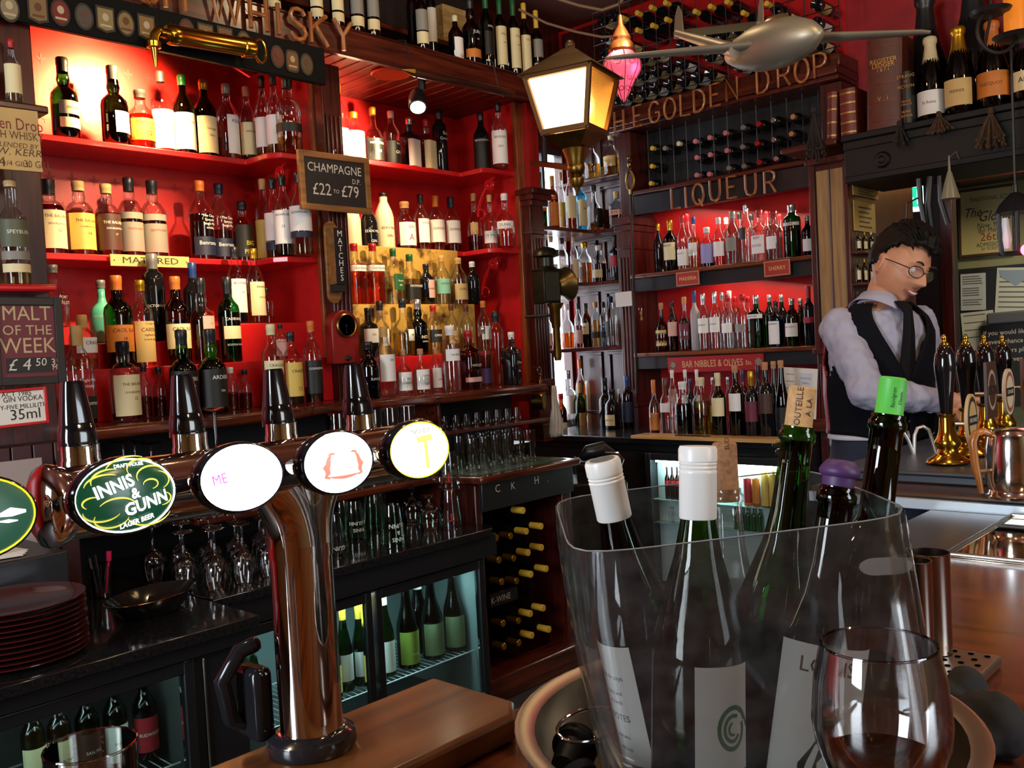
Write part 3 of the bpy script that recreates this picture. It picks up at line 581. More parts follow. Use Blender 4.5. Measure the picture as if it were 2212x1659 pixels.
def bot(zone, geo, px, yt, w, kind, glass, cap, label=None, liq=None, text=None, rz=None, off=0, caplong=None, fromz=None):
    ax, v0, z = GEO[geo]; v0 += off; lo, hi = LIM.get(geo, (-9, 9)); best = None
    for shrink in (1, .95, .9, .84, .78):
        for k in range(41):
            v = v0+(k+1)//2*.006*(1 if k % 2 else -1)
            P0 = on(px, yt, ax, v); yb = proj((P0.x, P0.y, z))[1]; p = on(px, yt*.4+yb*.6, ax, v); d = dep(p); p.z = z+.0012
            h = (zat(px, yt, p)-z-.0012)*(.985 if shrink < .95 else 1); r = w/2*d/FPX*shrink
            if best is None: best = (p, h, r)
            if v-r < lo or v+r > hi: continue
            if cyl_free(p, h, r): break
        else: continue
        break
    else: p, h, r = best; r *= .85; print('NOFIT', zone, px)
    CYL.append((p, h, r))
    b = bottle(p, h, r, kind, glass, cap, label, liq, text, (0 if ax == 1 else -90)+(random.uniform(-12, 12) if rz is None else rz), caplong)
    lab = label[0] if isinstance(label, list) else label
    ZONES.setdefault(zone, []).append((px, b, glass, cap, lab[0] if lab else None, kind, liq))
    return b
def label_zone(zone, phrase, group):
    for i, (px, b, glass, cap, lab, kind, liq) in enumerate(sorted(ZONES.get(zone, []), key=lambda t: t[0])):
        adj = {'squat': 'squat ', 'tall': 'tall ', 'sq': 'square ', 'round': 'round '}.get(kind, '')
        capw = {'champ': 'foil'}.get(kind, 'cap')
        s = f"{adj}{glass} bottle with {cap} {capw}"
        s += f" and {lab} label" if lab else " and no label"
        s += f", {ordn(i+1)} from left {phrase}"
        while len(s.split()) > 16: s = s.replace(' with ', ', ', 1).replace(' and no label', '', 1) if ' and no label' in s else s.replace(adj, '', 1) if adj and s.startswith(adj) else ' '.join(s.split()[:16])
        tag(b, s, 'bottle', group)
A = 'amber'
def t1(s, size=.5, z=.35, ink='k', sx=1): return [(s, size, z, ink, sx)]
# --- first alcove, top shelf
z = 's1'
bot(z,'s1',140,125,56,'ard','green','black',[('grey',.30,.46,130),('cream',.14,.26,130)],('green',.42),t1('ARDBEG',.3,.38,'k'),rz=20)
bot(z,'s1',248,143,56,'ard','dark green','black',('white',.16,.42,100),('green',.4),t1('ARDBEG',.3,.36,'k'),rz=28)
bot(z,'s1',306,195,54,'squat','clear','black',('orange',.14,.5,170),(A,.58),[('ABERLOUR',.42,.44,'b'),('12',.5,.26,'k')],rz=8)
bot(z,'s1',352,155,46,'std','clear','black',('white',.05,.52,170),(A,.4),t1('DUN EIDEANN',.24,.4,'r'))
bot(z,'s1',398,163,46,'std','green','green',('white',.07,.52,170),('green',.5),t1('SIGNATORY',.3,.4,'k'))
bot(z,'s1',444,173,48,'std','dark green','gold',('cream',.06,.52,150),('green',.5),[('Vintage',.3,.36,'k'),('Islay',.3,.28,'k')])
bot(z,'s1',493,182,46,'std','clear','grey',('white',.08,.58,110),('gold',.3),t1('KILSA',.42,.5,'k'),rz=22)
bot(z,'s1',536,188,38,'std','clear','cork',('cream',.1,.52,150),(A,.5),t1('ARRAN',.36,.4,'r'))
bot(z,'s1r',570,165,36,'std','clear','black',('white',.15,.5,150),('pale',.3),rz=40)
bot(z,'s1r',594,161,36,'std','clear','black',('white',.15,.5,150),('pale',.3),rz=40,off=.04)
bot(z,'s1r',624,170,54,'bal','clear','black',('black',.26,.38,200),('gold',.2),t1('108',.62,.56,'k'),rz=50)
label_zone(z,'on top whisky shelf','bottles on the top whisky shelf')
# --- first alcove, middle shelf
z = 's2'
bot(z,'s2',109,388,62,'bal','clear','black',('cream',.08,.58,165),('red',.66),[('THE BALVENIE',.3,.5,'b'),('DOUBLEWOOD',.2,.4,'b'),('12',.3,.31,'b')],rz=14,caplong=.2)
bot(z,'s2',174,392,58,'bal','clear','tan',('yellow',.08,.56,165),('gold',.6),[('THE BALVENIE',.3,.46,'b'),('CARIBBEAN CASK',.17,.38,'b'),('14',.34,.29,'k')],rz=14)
bot(z,'s2',234,398,52,'bal','clear','tan',('brown',.09,.58,170),(A,.6),[('THE BALVENIE',.32,.46,'w'),('DOUBLEWOOD',.22,.38,'w'),('17',.25,.3,'w')],rz=14)
bot(z,'s2',283,384,50,'bal','clear','black',[('grey',.08,.44,180),('grey',.48,.56,180)],('dark',.55),t1('GlenDronach',.26,.36,'r'),caplong=.17)
bot(z,'s2',333,390,52,'bal','clear','black',[('grey',.08,.44,180),('grey',.48,.56,180)],('dark',.55),t1('GlenDronach',.26,.36,'r'),caplong=.17)
bot(z,'s2',436,391,52,'std','clear','orange',('navy',.06,.29,170),('dark',.58),[('Benromach',.46,.21,'w'),('The Classic',.3,.55,'w'),('Speyside',.3,.5,'w'),('Single Malt',.3,.45,'w'),('whisky',.3,.4,'w')],rz=16)
bot(z,'s2',477,397,50,'std','clear','navy',('navy',.06,.29,170),('red',.4),[('Benromach',.46,.21,'w'),('The Classic',.3,.55,'w'),('Speyside',.3,.5,'w'),('Single Malt',.3,.45,'w')],rz=16)
bot(z,'s2',526,435,44,'squat','clear','black',('black',.08,.6,175),('pale',.5),[('BIG',.62,.3,'y'),('PEAT',.62,.16,'y')],rz=10,off=-.04)
bot(z,'s2r',572,387,38,'std','clear','tan',('yellow',.04,.5,200),('gold',.4),None,rz=45)
bot(z,'s2r',593,385,40,'std','clear','black',[('white',.22,.56,180),('navy',.1,.2,180)],('dark',.2),None,rz=45,off=.02)
bot(z,'s2r',614,378,42,'std','clear','black',[('white',.15,.56,190)],('dark',.3),[('BOWMORE',.3,.5,'k'),('12',.4,.36,'k')],rz=50,off=-.03)
bot(z,'s2r',650,372,46,'std','clear','black',[('white',.28,.58,190),('navy',.2,.27,190)],('pale',.12),t1('BOWMORE',.32,.5,'k'),rz=50)
label_zone(z,'on middle whisky shelf','bottles on the middle whisky shelf')
# --- first alcove, steps
z = 'st'
bot(z,'st3',118,572,56,'round','clear','grey',None,None,[('PORT',.3,.47,'w'),('CHARLOTTE',.36,.38,'w')],rz=20,off=-.02)
bot(z,'st2',222,605,52,'round','turquoise','grey',None,None,[('BRUICHLADDICH',.24,.42,'w')],off=.06)
bot(z,'st1',257,595,58,'wine','green','orange',('orange',.17,.46,170),(A,.4),[('CAOL ILA',.4,.4,'b'),('18',.3,.31,'b')],caplong=.16)
bot(z,'st1',308,602,54,'wine','clear','gold',('tan',.05,.52,170),('gold',.5),[('12 year old',.26,.49,'b'),('CARDHU',.46,.42,'b'),('highland malt',.26,.36,'b'),('Scotch whisky',.26,.31,'b')],rz=22,caplong=.13)
bot(z,'st2',334,548,46,'tall','black','grey',None,None,t1('OCTOMORE',.34,.4,'w'),caplong=.2)
bot(z,'st1',384,597,52,'wine','brown','orange',('cream',.18,.46,170),('dark',.5),[('CAOL ILA',.4,.4,'b'),('12',.28,.31,'b')],caplong=.15)
bot(z,'st2',420,567,44,'wine','black','blue',None,None,None,off=.06)
bot(z,'st1',438,600,50,'ard','clear','black',('pink',.04,.55,90),('gold',.6),[('12',.3,.46,'r')],rz=20,off=.02)
bot(z,'st1',496,598,46,'wine','bright green','black',('cream',.27,.42,140),('green',.58),[('CADENHEAD',.34,.5,'w'),('SCOTCH WHISKY',.25,.2,'w')],rz=10)
bot(z,'st3',511,534,42,'std','clear','black',('white',.14,.58,160),('dark',.2),[('BOWMORE',.36,.52,'b'),('15',.32,.4,'k')],off=-.02,rz=10)
bot(z,'st3',552,537,40,'std','clear','gold',('cream',.1,.55,160),('gold',.4),[('BENRIACH',.3,.48,'k'),('VINTAGE',.24,.34,'k')],off=-.02,rz=18)
bot(z,'st3',577,622,28,'std','clear','black',None,('pink',.2),None,off=-.04,caplong=.16)
bot(z,'st1',180,680,56,'std','clear','wood',('white',.3,.58,150),('pale',.2),t1('CRAGR',.4,.48,'k'),rz=25,caplong=.25,off=-.04)
bot(z,'st1',607,700,26,'std','clear','black',('pink',.1,.56,200),('gold',.3),t1('NOUR CHOICE',.4,.5,'k'),rz=20)
label_zone(z,'on the red steps','whisky bottles on the red steps')
# --- first alcove, ledge
z = 'lg'
bot(z,'lg',173,703,62,'std','clear','wood',('black',.06,.29,180),('dark',.28),[('Benromach',.42,.22,'w'),('Single Malt',.3,.45,'w'),('whisky',.3,.39,'w')],rz=14,caplong=.2)
bot(z,'lg',270,737,62,'bal','clear','black',('cream',.07,.58,170),('red',.1),[('THE BALVENIE',.28,.46,'b'),('DOUBLEWOOD',.2,.36,'b'),('12',.3,.28,'k')],rz=18,caplong=.17)
for px, yt in ((313, 787), (345, 792)): bot(z,'lgb',px,yt,28,'squat','clear','black',None,('red',.4),t1('BOUNTY',.4,.4,'k'),off=.02)
bot(z,'lg',397,712,58,'ard','green','black',('black',.06,.52,185),('green',.6),[('ARDBEG',.4,.42,'w'),('AN OA',.22,.34,'w')],rz=8)
bot(z,'lg',459,710,60,'ard','green','black',('black',.05,.52,185),('green',.6),[('ARDBEG',.4,.42,'w'),('TEN',.22,.26,'w')],rz=14)
for px, yt, c in ((500, 793, 'white'), (530, 797, 'black')): bot(z,'lgb',px,yt,28,'squat','clear',c,None,('red',.4),t1('BOUNTY',.4,.4,'k'),off=.02)
bot(z,'lg',590,700,46,'wine','clear','cream',('cream',.22,.56,165),('dark',.25),[('CRAGGAN',.38,.5,'k'),('12',.3,.38,'k')],caplong=.13)
bot(z,'lg',632,716,44,'std','clear','black',('yellow',.12,.58,165),('dark',.15),[('CRAIGEL',.42,.46,'k'),('13',.6,.22,'r')],caplong=.14)
bot(z,'lg',676,693,40,'std','clear','orange',('black',.12,.52,165),('dark',.2),[('CONNEMARA',.34,.42,'w')])
label_zone(z,'on the whisky ledge','whisky bottles on the wooden ledge')
# --- second alcove, top shelf
z = 'a1'
bot(z,'a1',733,180,40,'std','clear','gold',('white',.05,.4,150),('gold',.3))
bot(z,'a1',765,242,46,'bal','clear','gold',('white',.08,.6,180),('pale',.6))
bot(z,'a1',808,232,40,'round','clear','gold',('black',.06,.44,170),('water',.6),[('PORTOBELLO',.3,.36,'w'),('GIN',.4,.22,'w')])
bot(z,'a1',847,240,36,'std','clear','white',('black',.06,.45,170),('water',.6),[('THE',.3,.4,'w'),('GIN',.5,.25,'w')])
bot(z,'a1',886,254,38,'sq','blue','silver',('white',.05,.56,130),('water',.5),rz=15)
bot(z,'a1',923,258,34,'sq','clear','red',('cream',.05,.58,150),('gold',.4),rz=15)
bot(z,'a1',951,238,33,'tall','black','black',None,None,[('Bob',.6,.62,'w'),('Gowans',.55,.54,'w')],rz=10)
bot(z,'a1r',1041,244,35,'std','black','black',('black',.06,.55,170),None,[('BROCKMANS',.34,.52,'w')],rz=50)
bot(z,'a1r',1079,222,33,'std','clear','black',('white',.06,.56,170),('water',.4),[('BROKERS',.4,.46,'k'),('GIN',.4,.32,'k')],rz=50)
label_zone(z,'on top gin shelf','bottles on the top gin shelf')
# --- second alcove, second shelf
z = 'a2'
bot(z,'a2',760,430,40,'stone','cream stoneware','black')
bot(z,'a2',797,440,40,'stone','black','black',None,None,[('EDEN MILL',.4,.36,'w'),('GIN',.42,.14,'w')])
bot(z,'a2',831,417,41,'stone','cream stoneware','black',None,None,[('EDEN MILL',.36,.36,'b'),('GIN',.4,.22,'b')])
bot(z,'a2',876,436,44,'squat','clear','cork',('white',.08,.56,140),('red',.12),[('GIN',.4,.46,'r'),('A',.9,.24,'r')])
bot(z,'a2',911,420,34,'std','clear','black',('white',.14,.56,140),('pink',.14),[('BOE GIN',.36,.48,'b')],caplong=.16)
bot(z,'a2',943,423,36,'std','clear','orange',('white',.16,.56,160),('pink',.2),[('DARNLEYS',.42,.4,'b')],caplong=.2)
bot(z,'a2',976,425,38,'std','clear','navy',('white',.16,.56,160),('red',.14),[('DARNLEYS',.42,.4,'b')],caplong=.2)
bot(z,'a2r',1026,418,33,'round','clear','wood',('tan',.3,.5,60),('red',.28),None,rz=40)
bot(z,'a2r',1060,421,30,'round','clear','wood',('white',.12,.34,130),('water',.2),[('CROSSBILL',.3,.26,'k')],rz=40)
bot(z,'a2r',1092,418,40,'round','clear','white',('white',.34,.48,120),('pink',.25),[('DUNN',.42,.41,'k')],rz=40)
label_zone(z,'on second gin shelf','bottles on the second gin shelf')
# --- paper clad steps
z = 'ag'
for px in (768, 808): bot(z,'ag',px,526,40,'sq','clear','red',('white',.54,.64,170),('pink',.66),[('Gordons',.5,.59,'k')],caplong=.12)
bot(z,'ag',852,537,34,'sq','clear','green',('green',.26,.54,110),('water',.5),[('Garden',.34,.42,'w'),('GIN',.34,.34,'w')],rz=14)
bot(z,'ag',887,549,36,'sq','clear','green',('black',.1,.4,160),('pale',.5),[('HAYMANS',.42,.36,'w')])
bot(z,'ag',922,570,34,'std','black','black',('pink',.16,.6,80),None,[('HENDRICKS',.3,.38,'k')],rz=14)
bot(z,'ag',956,552,33,'std','clear','wood',('mint',.22,.52,150),('water',.5),[('KENDAL',.4,.42,'b')])
bot(z,'ag',992,557,36,'std','clear','wood',('tan',.1,.44,130),('pale',.5),[('KYRO',.4,.32,'b')])
bot(z,'ag',1022,565,32,'std','black','white',None,None,None)
label_zone(z,'on upper gin step','gin bottles on the upper paper clad step')
z = 'ah'
bot(z,'ah',797,665,34,'sq','black','black',('white',.3,.58,150),None,[('GIN',.4,.46,'k')])
bot(z,'ah',823,650,42,'round','clear','black',('white',.2,.5,50),('water',.5),[('LB',.3,.4,'k')],caplong=.17)
bot(z,'ah',872,645,46,'round','clear','black',('white',.26,.46,60),('pale',.4),[('NB',.3,.36,'k')],caplong=.16,rz=16)
bot(z,'ah',904,645,44,'ard','dark green','silver',None,('green',.5),[('NO 3',.5,.32,'w'),('LONDON',.22,.24,'w')],rz=10)
bot(z,'ah',938,659,34,'std','clear','red',('black',.24,.5,140),('pale',.4),[('OPIHR',.42,.38,'w')])
bot(z,'ah',977,657,28,'std','clear','brown',('tan',.2,.46,150),('pale',.4),[('KIRK GIN',.36,.34,'b')])
bot(z,'ah',1009,660,28,'std','clear','brown',('tan',.2,.46,150),('pale',.4),[('GIN',.4,.34,'b')])
bot(z,'ah',1046,650,30,'std','clear','orange',('white',.24,.5,120),('pale',.3),None)
label_zone(z,'on lower gin step','gin bottles on the lower paper clad step')
# --- gin ledge
z = 'ai'
bot(z,'ai',798,738,44,'squat','navy','black',None,None,[('SLINGSBY',.32,.34,'w')],off=-.02)
bot(z,'ai',833,705,42,'std','clear','wood',('white',.22,.6,150),('water',.5),[('GIN',.3,.52,'k')],caplong=.15)
bot(z,'ai',873,754,34,'round','clear','cork',('white',.1,.5,150),('water',.5),[('EDINBURGH',.28,.26,'k'),('GIN',.3,.36,'r')])
bot(z,'ai',910,753,36,'round','clear','cork',('white',.1,.54,150),('water',.5),[('LONDON',.28,.4,'k'),('GIN',.42,.22,'k')],off=-.03)
bot(z,'ai',942,750,25,'std','clear','cork',('white',.1,.54,150),('water',.5),[('GIN',.5,.28,'r')])
bot(z,'ai',975,703,39,'tall','clear','white',('white',.46,.64,170),('water',.6),[('THE BOTANIST',.28,.55,'k')],off=-.03)
bot(z,'ai',1014,714,42,'sq','red','red',('pink',.12,.2,150),('red',.6),[('WHITLEY',.36,.4,'w')],off=-.01)
bot(z,'aib',1046,705,30,'std','clear','silver',('purple',.05,.3,170),('red',.52),None)
bot(z,'aib',1074,672,32,'tall','clear','black',('black',.28,.46,70),('pale',.5),[('PINKSTER',.3,.36,'w')],rz=20)
bot(z,'ai',1107,717,34,'sq','black','white',None,None,[('JOhn',.5,.42,'w'),('Gin',.4,.26,'w')])
label_zone(z,'on the gin ledge','gin bottles on the wooden ledge')
# --- on top of the gantry
z = 'tp'
for px, c in ((590, 'tan'), (682, 'cream'), (727, 'cream'), (770, 'grey'), (804, 'grey')):
    bot(z,'tp',px,-80,30,'wine','brown','gold',[(c,.3,.52,170),('cream',.14,.27,170)],('dark',.6))
bot(z,'tp',911,-40,28,'wine','brown','gold',[('grey',.32,.6,170),('cream',.14,.3,170)],('dark',.6))
bot(z,'tp',892,-60,24,'wine','brown','gold',None,(A,.6),off=.08)
bot(z,'tp',933,-80,22,'wine','dark green','green',('white',.3,.6,180),None,off=.3)
bot(z,'tp',985,34,32,'std','brown','cream',('white',.06,.52,140),('dark',.5),[('GIN',.6,.14,'k')],rz=16)
bot(z,'tp',1018,-6,40,'ard','brown','black',('orange',.12,.24,170),('dark',.5),[('JURA',.5,.48,'w'),('18',.3,.38,'w')])
bot(z,'tp',1052,-15,30,'wine','dark green','green',('black',.2,.5,150),None,[('NOILLY',.42,.56,'w')])
for px, yt in ((1082, -10), (1111, -8)): bot(z,'tp',px,yt,27,'wine','dark green','green',('cream',.12,.6,170),None,[('PINOT',.42,.5,'r'),('noir',.4,.4,'k')],caplong=.24)
bot(z,'tp',1135,7,26,'wine','brown','yellow',('cream',.1,.58,170),(A,.5),[('LILLET',.48,.52,'r')],caplong=.2)
bot(z,'tp',1161,23,26,'wine','brown','yellow',[('grey',.36,.6,170),('cream',.16,.28,170)],('dark',.5),caplong=.24)
label_zone(z,'on top of the gantry','bottles along the gantry top')
# --- corner window shelves
z = 'k1'
bot(z,'k1x',1279,296,34,'round','clear','silver',None,('gold',.35)); bot(z,'k1x',1322,290,38,'round','clear','cream',('tan',.2,.45,100),('gold',.4))
label_zone(z,'on the highest corner shelf','bottles on the corner shelves')
z = 'k2'
bot(z,'k2',1168,372,22,'sq','bright green','green',('orange',.3,.6,150),('green',.5))
bot(z,'k2',1195,380,24,'wine','brown','wood',('orange',.06,.5,160),(A,.55)); bot(z,'k2',1214,372,17,'std','clear','wood',('yellow',.1,.5,160),('gold',.5),off=.1)
bot(z,'k2',1233,365,24,'std','clear','pink' if 0 else 'brown',('cream',.2,.56,160),('red',.3)); bot(z,'k2',1254,378,23,'sq','blue','navy',('cream',.1,.55,160),('water',.5),[('GIN',.6,.4,'k')])
bot(z,'k2',1284,400,34,'round','clear','black',('black',.1,.5,120),(A,.2)); bot(z,'k2x',1333,413,29,'sq','clear','tan',('pink',.36,.5,150),('dark',.52),[('RYE',.6,.43,'k')],caplong=.2)
label_zone(z,'on upper window shelf','bottles on the corner shelves')
z = 'k3'
for px, yt, g_, c in ((1166,516,'clear','black'),(1192,510,'clear','tan'),(1216,514,'clear','black')): bot(z,'k3',px,yt,24,'std',g_,c,('white',.1,.4,150),('water',.4))
bot(z,'k3',1241,510,18,'std','clear','cream',('cream',.1,.5,150),(A,.4),off=-.04); bot(z,'k3x',1264,523,30,'squat','clear','gold',('brown',.1,.4,60),(A,.5)); bot(z,'k3x',1295,530,30,'squat','clear','white',('cream',.12,.34,120),('dark',.5))
bot(z,'k3x',1330,508,22,'sq','brown','black',('red',.3,.55,160),('dark',.6)); bot(z,'k3x',1356,504,19,'sq','brown','black',('black',.3,.55,160),('dark',.6))
label_zone(z,'on middle window shelf','bottles on the corner shelves')
z = 'k4'
bot(z,'k4',1182,668,22,'std','clear','white',('pink',.1,.4,150),('red',.4))
bot(z,'k4',1226,657,28,'round','clear','white',None,('orange',.35)); bot(z,'k4',1250,655,17,'std','clear','black',('pink',.1,.4,150),('red',.5)); bot(z,'k4x',1267,655,24,'std','brown','black',('cream',.3,.55,140),('dark',.6),[('Havana',.44,.46,'k')])
bot(z,'k4x',1288,652,24,'std','clear','wood',('black',.2,.34,150),('gold',.6)); bot(z,'k4x',1305,652,20,'std','clear','black',('black',.2,.34,150),('blue',.5)); bot(z,'k4x',1321,640,27,'std','clear','navy',('black',.2,.5,50),('water',.5))
label_zone(z,'on lower window shelf','bottles on the corner shelves')
z = 'k5'
bot(z,'k5',1213,850,24,'squat','brown','red',('cream',.06,.3,150),('dark',.6),off=-.06); bot(z,'k5',1230,800,26,'sq','clear','silver',('white',.3,.6,150),('water',.6)); 0
bot(z,'k5',1256,776,22,'std','clear','orange',('tan',.2,.5,150),(A,.7)); bot(z,'k5',1274,777,24,'std','white','black',('white',.3,.5,100),None,[('Rum',.7,.4,'k')]); bot(z,'k5',1254,826,30,'wine','green','wood',('tan',.1,.4,150),('green',.5),off=-.07)
bot(z,'k5',1277,825,29,'wine','bright green','silver',('brown',.1,.4,150),('green',.5),off=-.07); bot(z,'k5x',1308,816,28,'ard','black','black',None,None); bot(z,'k5x',1323,841,32,'squat','black','black',('cream',.08,.36,110),None,[('KAHLUA',.4,.22,'b')],off=-.09)
bot(z,'k5x',1339,840,12,'std','red','white',None,('red',.5)); bot(z,'k5x',1356,812,27,'wine','navy','blue',('navy',.1,.5,150),None)
label_zone(z,'on the corner counter','bottles on the corner counter')
# --- liqueur shelves
z = 'l1'
bot(z,'l1',1424,484,22,'std','black','gold',None,None,off=.05); bot(z,'l1',1449,476,30,'wine','dark green','gold',('cream',.22,.56,160),('green',.5),[('JAMESON',.36,.5,'k')])
bot(z,'l1',1476,466,27,'std','clear','red',[('white',.08,.38,170),('red',.42,.5,170)],('water',.5),[('SMIRNOFF',.34,.3,'r')]); bot(z,'l1',1500,469,27,'round','clear','blue',('white',.25,.5,120),('gold',.6)); bot(z,'l1',1528,491,29,'squat','clear','white',('lilac',.1,.58,170),('black',.5))
bot(z,'l1',1554,470,26,'std','clear','white',('white',.2,.5,150),('pink',.55)); bot(z,'l1',1584,457,32,'std','grey','grey',('grey',.25,.5,110),('water',.5)); bot(z,'l1',1613,441,28,'std','clear','silver',('black',.4,.6,60),('water',.6))
bot(z,'l1',1642,453,31,'sq','clear','red',('white',.15,.5,110),('water',.6),[('BEEF',.5,.45,'r'),('EATER',.5,.3,'r')]); bot(z,'l1',1672,456,34,'bal','grey','red',('white',.22,.48,80),('water',.5)); bot(z,'l1',1712,442,37,'tall','bright green','silver',('white',.6,.66,150),('green',.6),[('TEN',.5,.63,'k')]); bot(z,'l1',1745,466,25,'std','navy','grey',('white',.12,.42,90),None)
for px, yt, c, g_ in ((1488,462,'red','clear'),(1571,470,'white','clear'),(1599,458,'black','clear'),(1625,462,'black','clear'),(1659,455,'red','clear'),(1687,462,'red','clear')): bot(z,'l1b',px,yt,24,'std',g_,c,None,('water',.5))
label_zone(z,'on upper liqueur shelf','bottles on the upper liqueur shelf')
z = 'l2'
bot(z,'l2',1430,654,27,'round','brown','cork',('tan',.12,.44,140),None,[('RETRO',.44,.36,'k')]); bot(z,'l2',1454,650,22,'std','brown','black',('pink',.3,.58,150),('dark',.5)); bot(z,'l2',1480,641,27,'round','clear','wood',('maroon',.2,.5,120),('dark',.6)); bot(z,'l2',1502,628,20,'wine','frosted','blue',None,None)
for px, yt in ((1521,634),(1546,630)): bot(z,'l2',px,yt,26,'std','clear','silver',('white',.3,.56,160),('water',.62),[('O',.6,.58,'r'),('BACARDI',.4,.44,'k')],caplong=.2)
bot(z,'l2',1573,638,28,'std','clear','red',('white',.3,.48,120),('lime' if 0 else 'water',.5)); bot(z,'l2',1605,636,33,'std','clear','red',('grey',.3,.45,100),('water',.5))
bot(z,'l2',1635,638,32,'sq','bright green','silver',('white',.56,.64,170),('green',.6),[('GORDONS',.34,.6,'k')],caplong=.16); bot(z,'l2',1677,650,27,'sq','blue','black',('white',.06,.56,110),('blue',.6),[('BOMBAY',.4,.5,'k')]); bot(z,'l2',1712,644,31,'std','green','silver',('white',.2,.48,150),('green',.5),[('TANQUERAY',.34,.4,'r')],caplong=.14); bot(z,'l2',1748,618,25,'wine','black','red',('red',.38,.48,160),None)
for px, yt, c, g_ in ((1562,632,'silver','clear'),(1578,628,'white','clear'),(1590,640,'red','clear'),(1618,640,'red','clear'),(1664,637,'silver','bright green'),(1690,637,'silver','bright green'),(1731,645,'silver','green')): bot(z,'l2b',px,yt,25,'std',g_,c,None,('water' if g_ == 'clear' else 'green',.5))
label_zone(z,'on lower liqueur shelf','bottles on the lower liqueur shelf')
z = 'lc'
bot(z,'lc',1414,820,24,'round','clear','orange',('orange',.08,.4,150),('orange',.6),caplong=.25); bot(z,'lc',1440,816,27,'squat','clear','brown',('white',.4,.56,150),('water',.3),caplong=.3); bot(z,'lcb',1455,799,20,'std','clear','white',('pink',.4,.7,150),None); bot(z,'lcf',1477,824,38,'squat','clear','white',None,('black',.6)); bot(z,'lcb',1483,798,19,'std','clear','white',('white',.4,.6,150),('red',.4)); bot(z,'lcb',1508,798,19,'std','clear','white',('white',.4,.6,150),('red',.3))
bot(z,'lcb',1494,818,18,'std','navy','blue',None,None,off=-.05); bot(z,'lcf',1515,815,40,'squat','clear','cream',None,('lime',.6)); bot(z,'lcf',1553,805,30,'wine','green','cream',('cream',.34,.62,160),('green',.5),caplong=.2); bot(z,'lcb',1542,815,17,'std','clear','silver',('cream',.2,.5,150),('orange',.5)); bot(z,'lcb',1575,814,17,'std','clear','silver',None,('water',.4)); bot(z,'lcf',1591,789,31,'wine','brown','cork',('white',.38,.62,150),('dark',.6),caplong=.1)
bot(z,'lcb',1607,797,22,'wine','red','purple',None,('dark',.5)); bot(z,'lcf',1625,801,31,'wine','black','gold',('maroon',.26,.56,170),None,caplong=.22); bot(z,'lcb',1640,790,24,'wine','black','black',None,None); bot(z,'lcf',1656,782,31,'wine','black','cork',('brown',.34,.6,170),None,caplong=.1); bot(z,'lcb',1674,780,27,'burg','black','cork',None,None,caplong=.1); bot(z,'lc',1690,778,30,'burg','dark green','cork',('black',.1,.4,170),None,caplong=.1)
label_zone(z,'on the liqueur counter','bottles on the liqueur counter')

# ================================================================== bottles lying in racks
def rack_proto(cap, lab, glass='black', L=.28, r=.033, rev=False):
    o = thing('wine_bottle', 'x', 'bottle'); M = S3(1, 1, -1) if False else Matrix.Identity(4)
    if not rev:
        MB().lathe([(0, -L), (r*.92, -L), (r, -L+.005), (r, -L*.42), (r*.9, -L*.35), (r*.45, -L*.27), (r*.38, -.01)], 16).build('glass_body', GL[glass], o)
        MB().lathe([(.0138, -L*.22), (.0146, -.002), (.0125, 0), (0, 0)], 16).build('foil', CP[cap], o)
    else:
        MB().lathe([(0, -.012), (r*.8, 0), (r, -.006), (r, -L*.58), (r*.9, -L*.65), (r*.45, -L*.73), (r*.38, -L)][::-1], 16).build('glass_body', GL[glass], o)
        if lab: MB().lathe([(r*1.02, -L*.45), (r*1.02, -L*.16)], 14, a0=radians(-150), a1=radians(0)).build('label', LB[lab], o)
    return o
TOX = basis((0, -1, 0), (0, 0, 1), (-1, 0, 0), (0, 0, 0)); TOY = basis((1, 0, 0), (0, 0, 1), (0, -1, 0), (0, 0, 0))
PROT = {}
def rackb(p, M, cap, lab=None, rev=False, label='', group='', tiltz=0, L=.28, r=.033):
    k = (cap, lab, rev, L, r); mat = T(*p) @ M @ RX(tiltz)
    if k not in PROT: o = rack_proto(cap, lab, rev=rev, L=L, r=r); PROT[k] = o; o.matrix_world = mat; tag(o, label, 'bottle', group)
    else: o = dup(PROT[k], mat, label=label, group=group)
    return o
# lower rack cabinet: gold foils facing the bar
cols = {0: (1073, 'gold'), 1: (1106, 'gold'), 2: (1143, 'yellow'), 3: (1174, 'yellow')}
RB = [(1131,1103,2,1),(1170,1137,3,2),(1138,1148,2,2),(1073,1162,0,1),(1104,1158,1,1),(1171,1183,3,3),(1142,1194,2,3),(1079,1210,0,2),(1111,1206,1,2),(1181,1229,3,4),(1148,1241,2,4),(1085,1257,0,3),(1117,1255,1,3),(1175,1314,3,5),(1147,1326,2,5),(1088,1347,0,4),(1121,1341,1,4),(1187,1360,3,6),(1150,1373,2,6),(1090,1397,0,5),(1122,1389,1,5)]
lat = MB(); cxs = [sum(on(a, b_, 1, 2.66 if c < 2 else 2.6).x for a, b_, c, _ in RB if c == k)/len([1 for t in RB if t[2] == k]) for k in range(4)]
for a, b_, c, _ in RB: p = on(a, b_, 1, 2.66 if c < 2 else 2.6); lat.box(p.x-.013, 2.75, p.z-.0295, p.x+.013, 2.95, p.z-.0268)
part('lattice', lat, DARK, rk)
for px, py, c, rr in RB:
    p = on(px, py, 1, 2.66 if c < 2 else 2.60)
    rackb(p, TOY, cols[c][1], label=f"{cols[c][1]} foiled wine bottle in low wine rack, {ordn(c+1)} column from left, {ordn(rr)} bottle down", group='bottles in the low wine rack', r=.024)
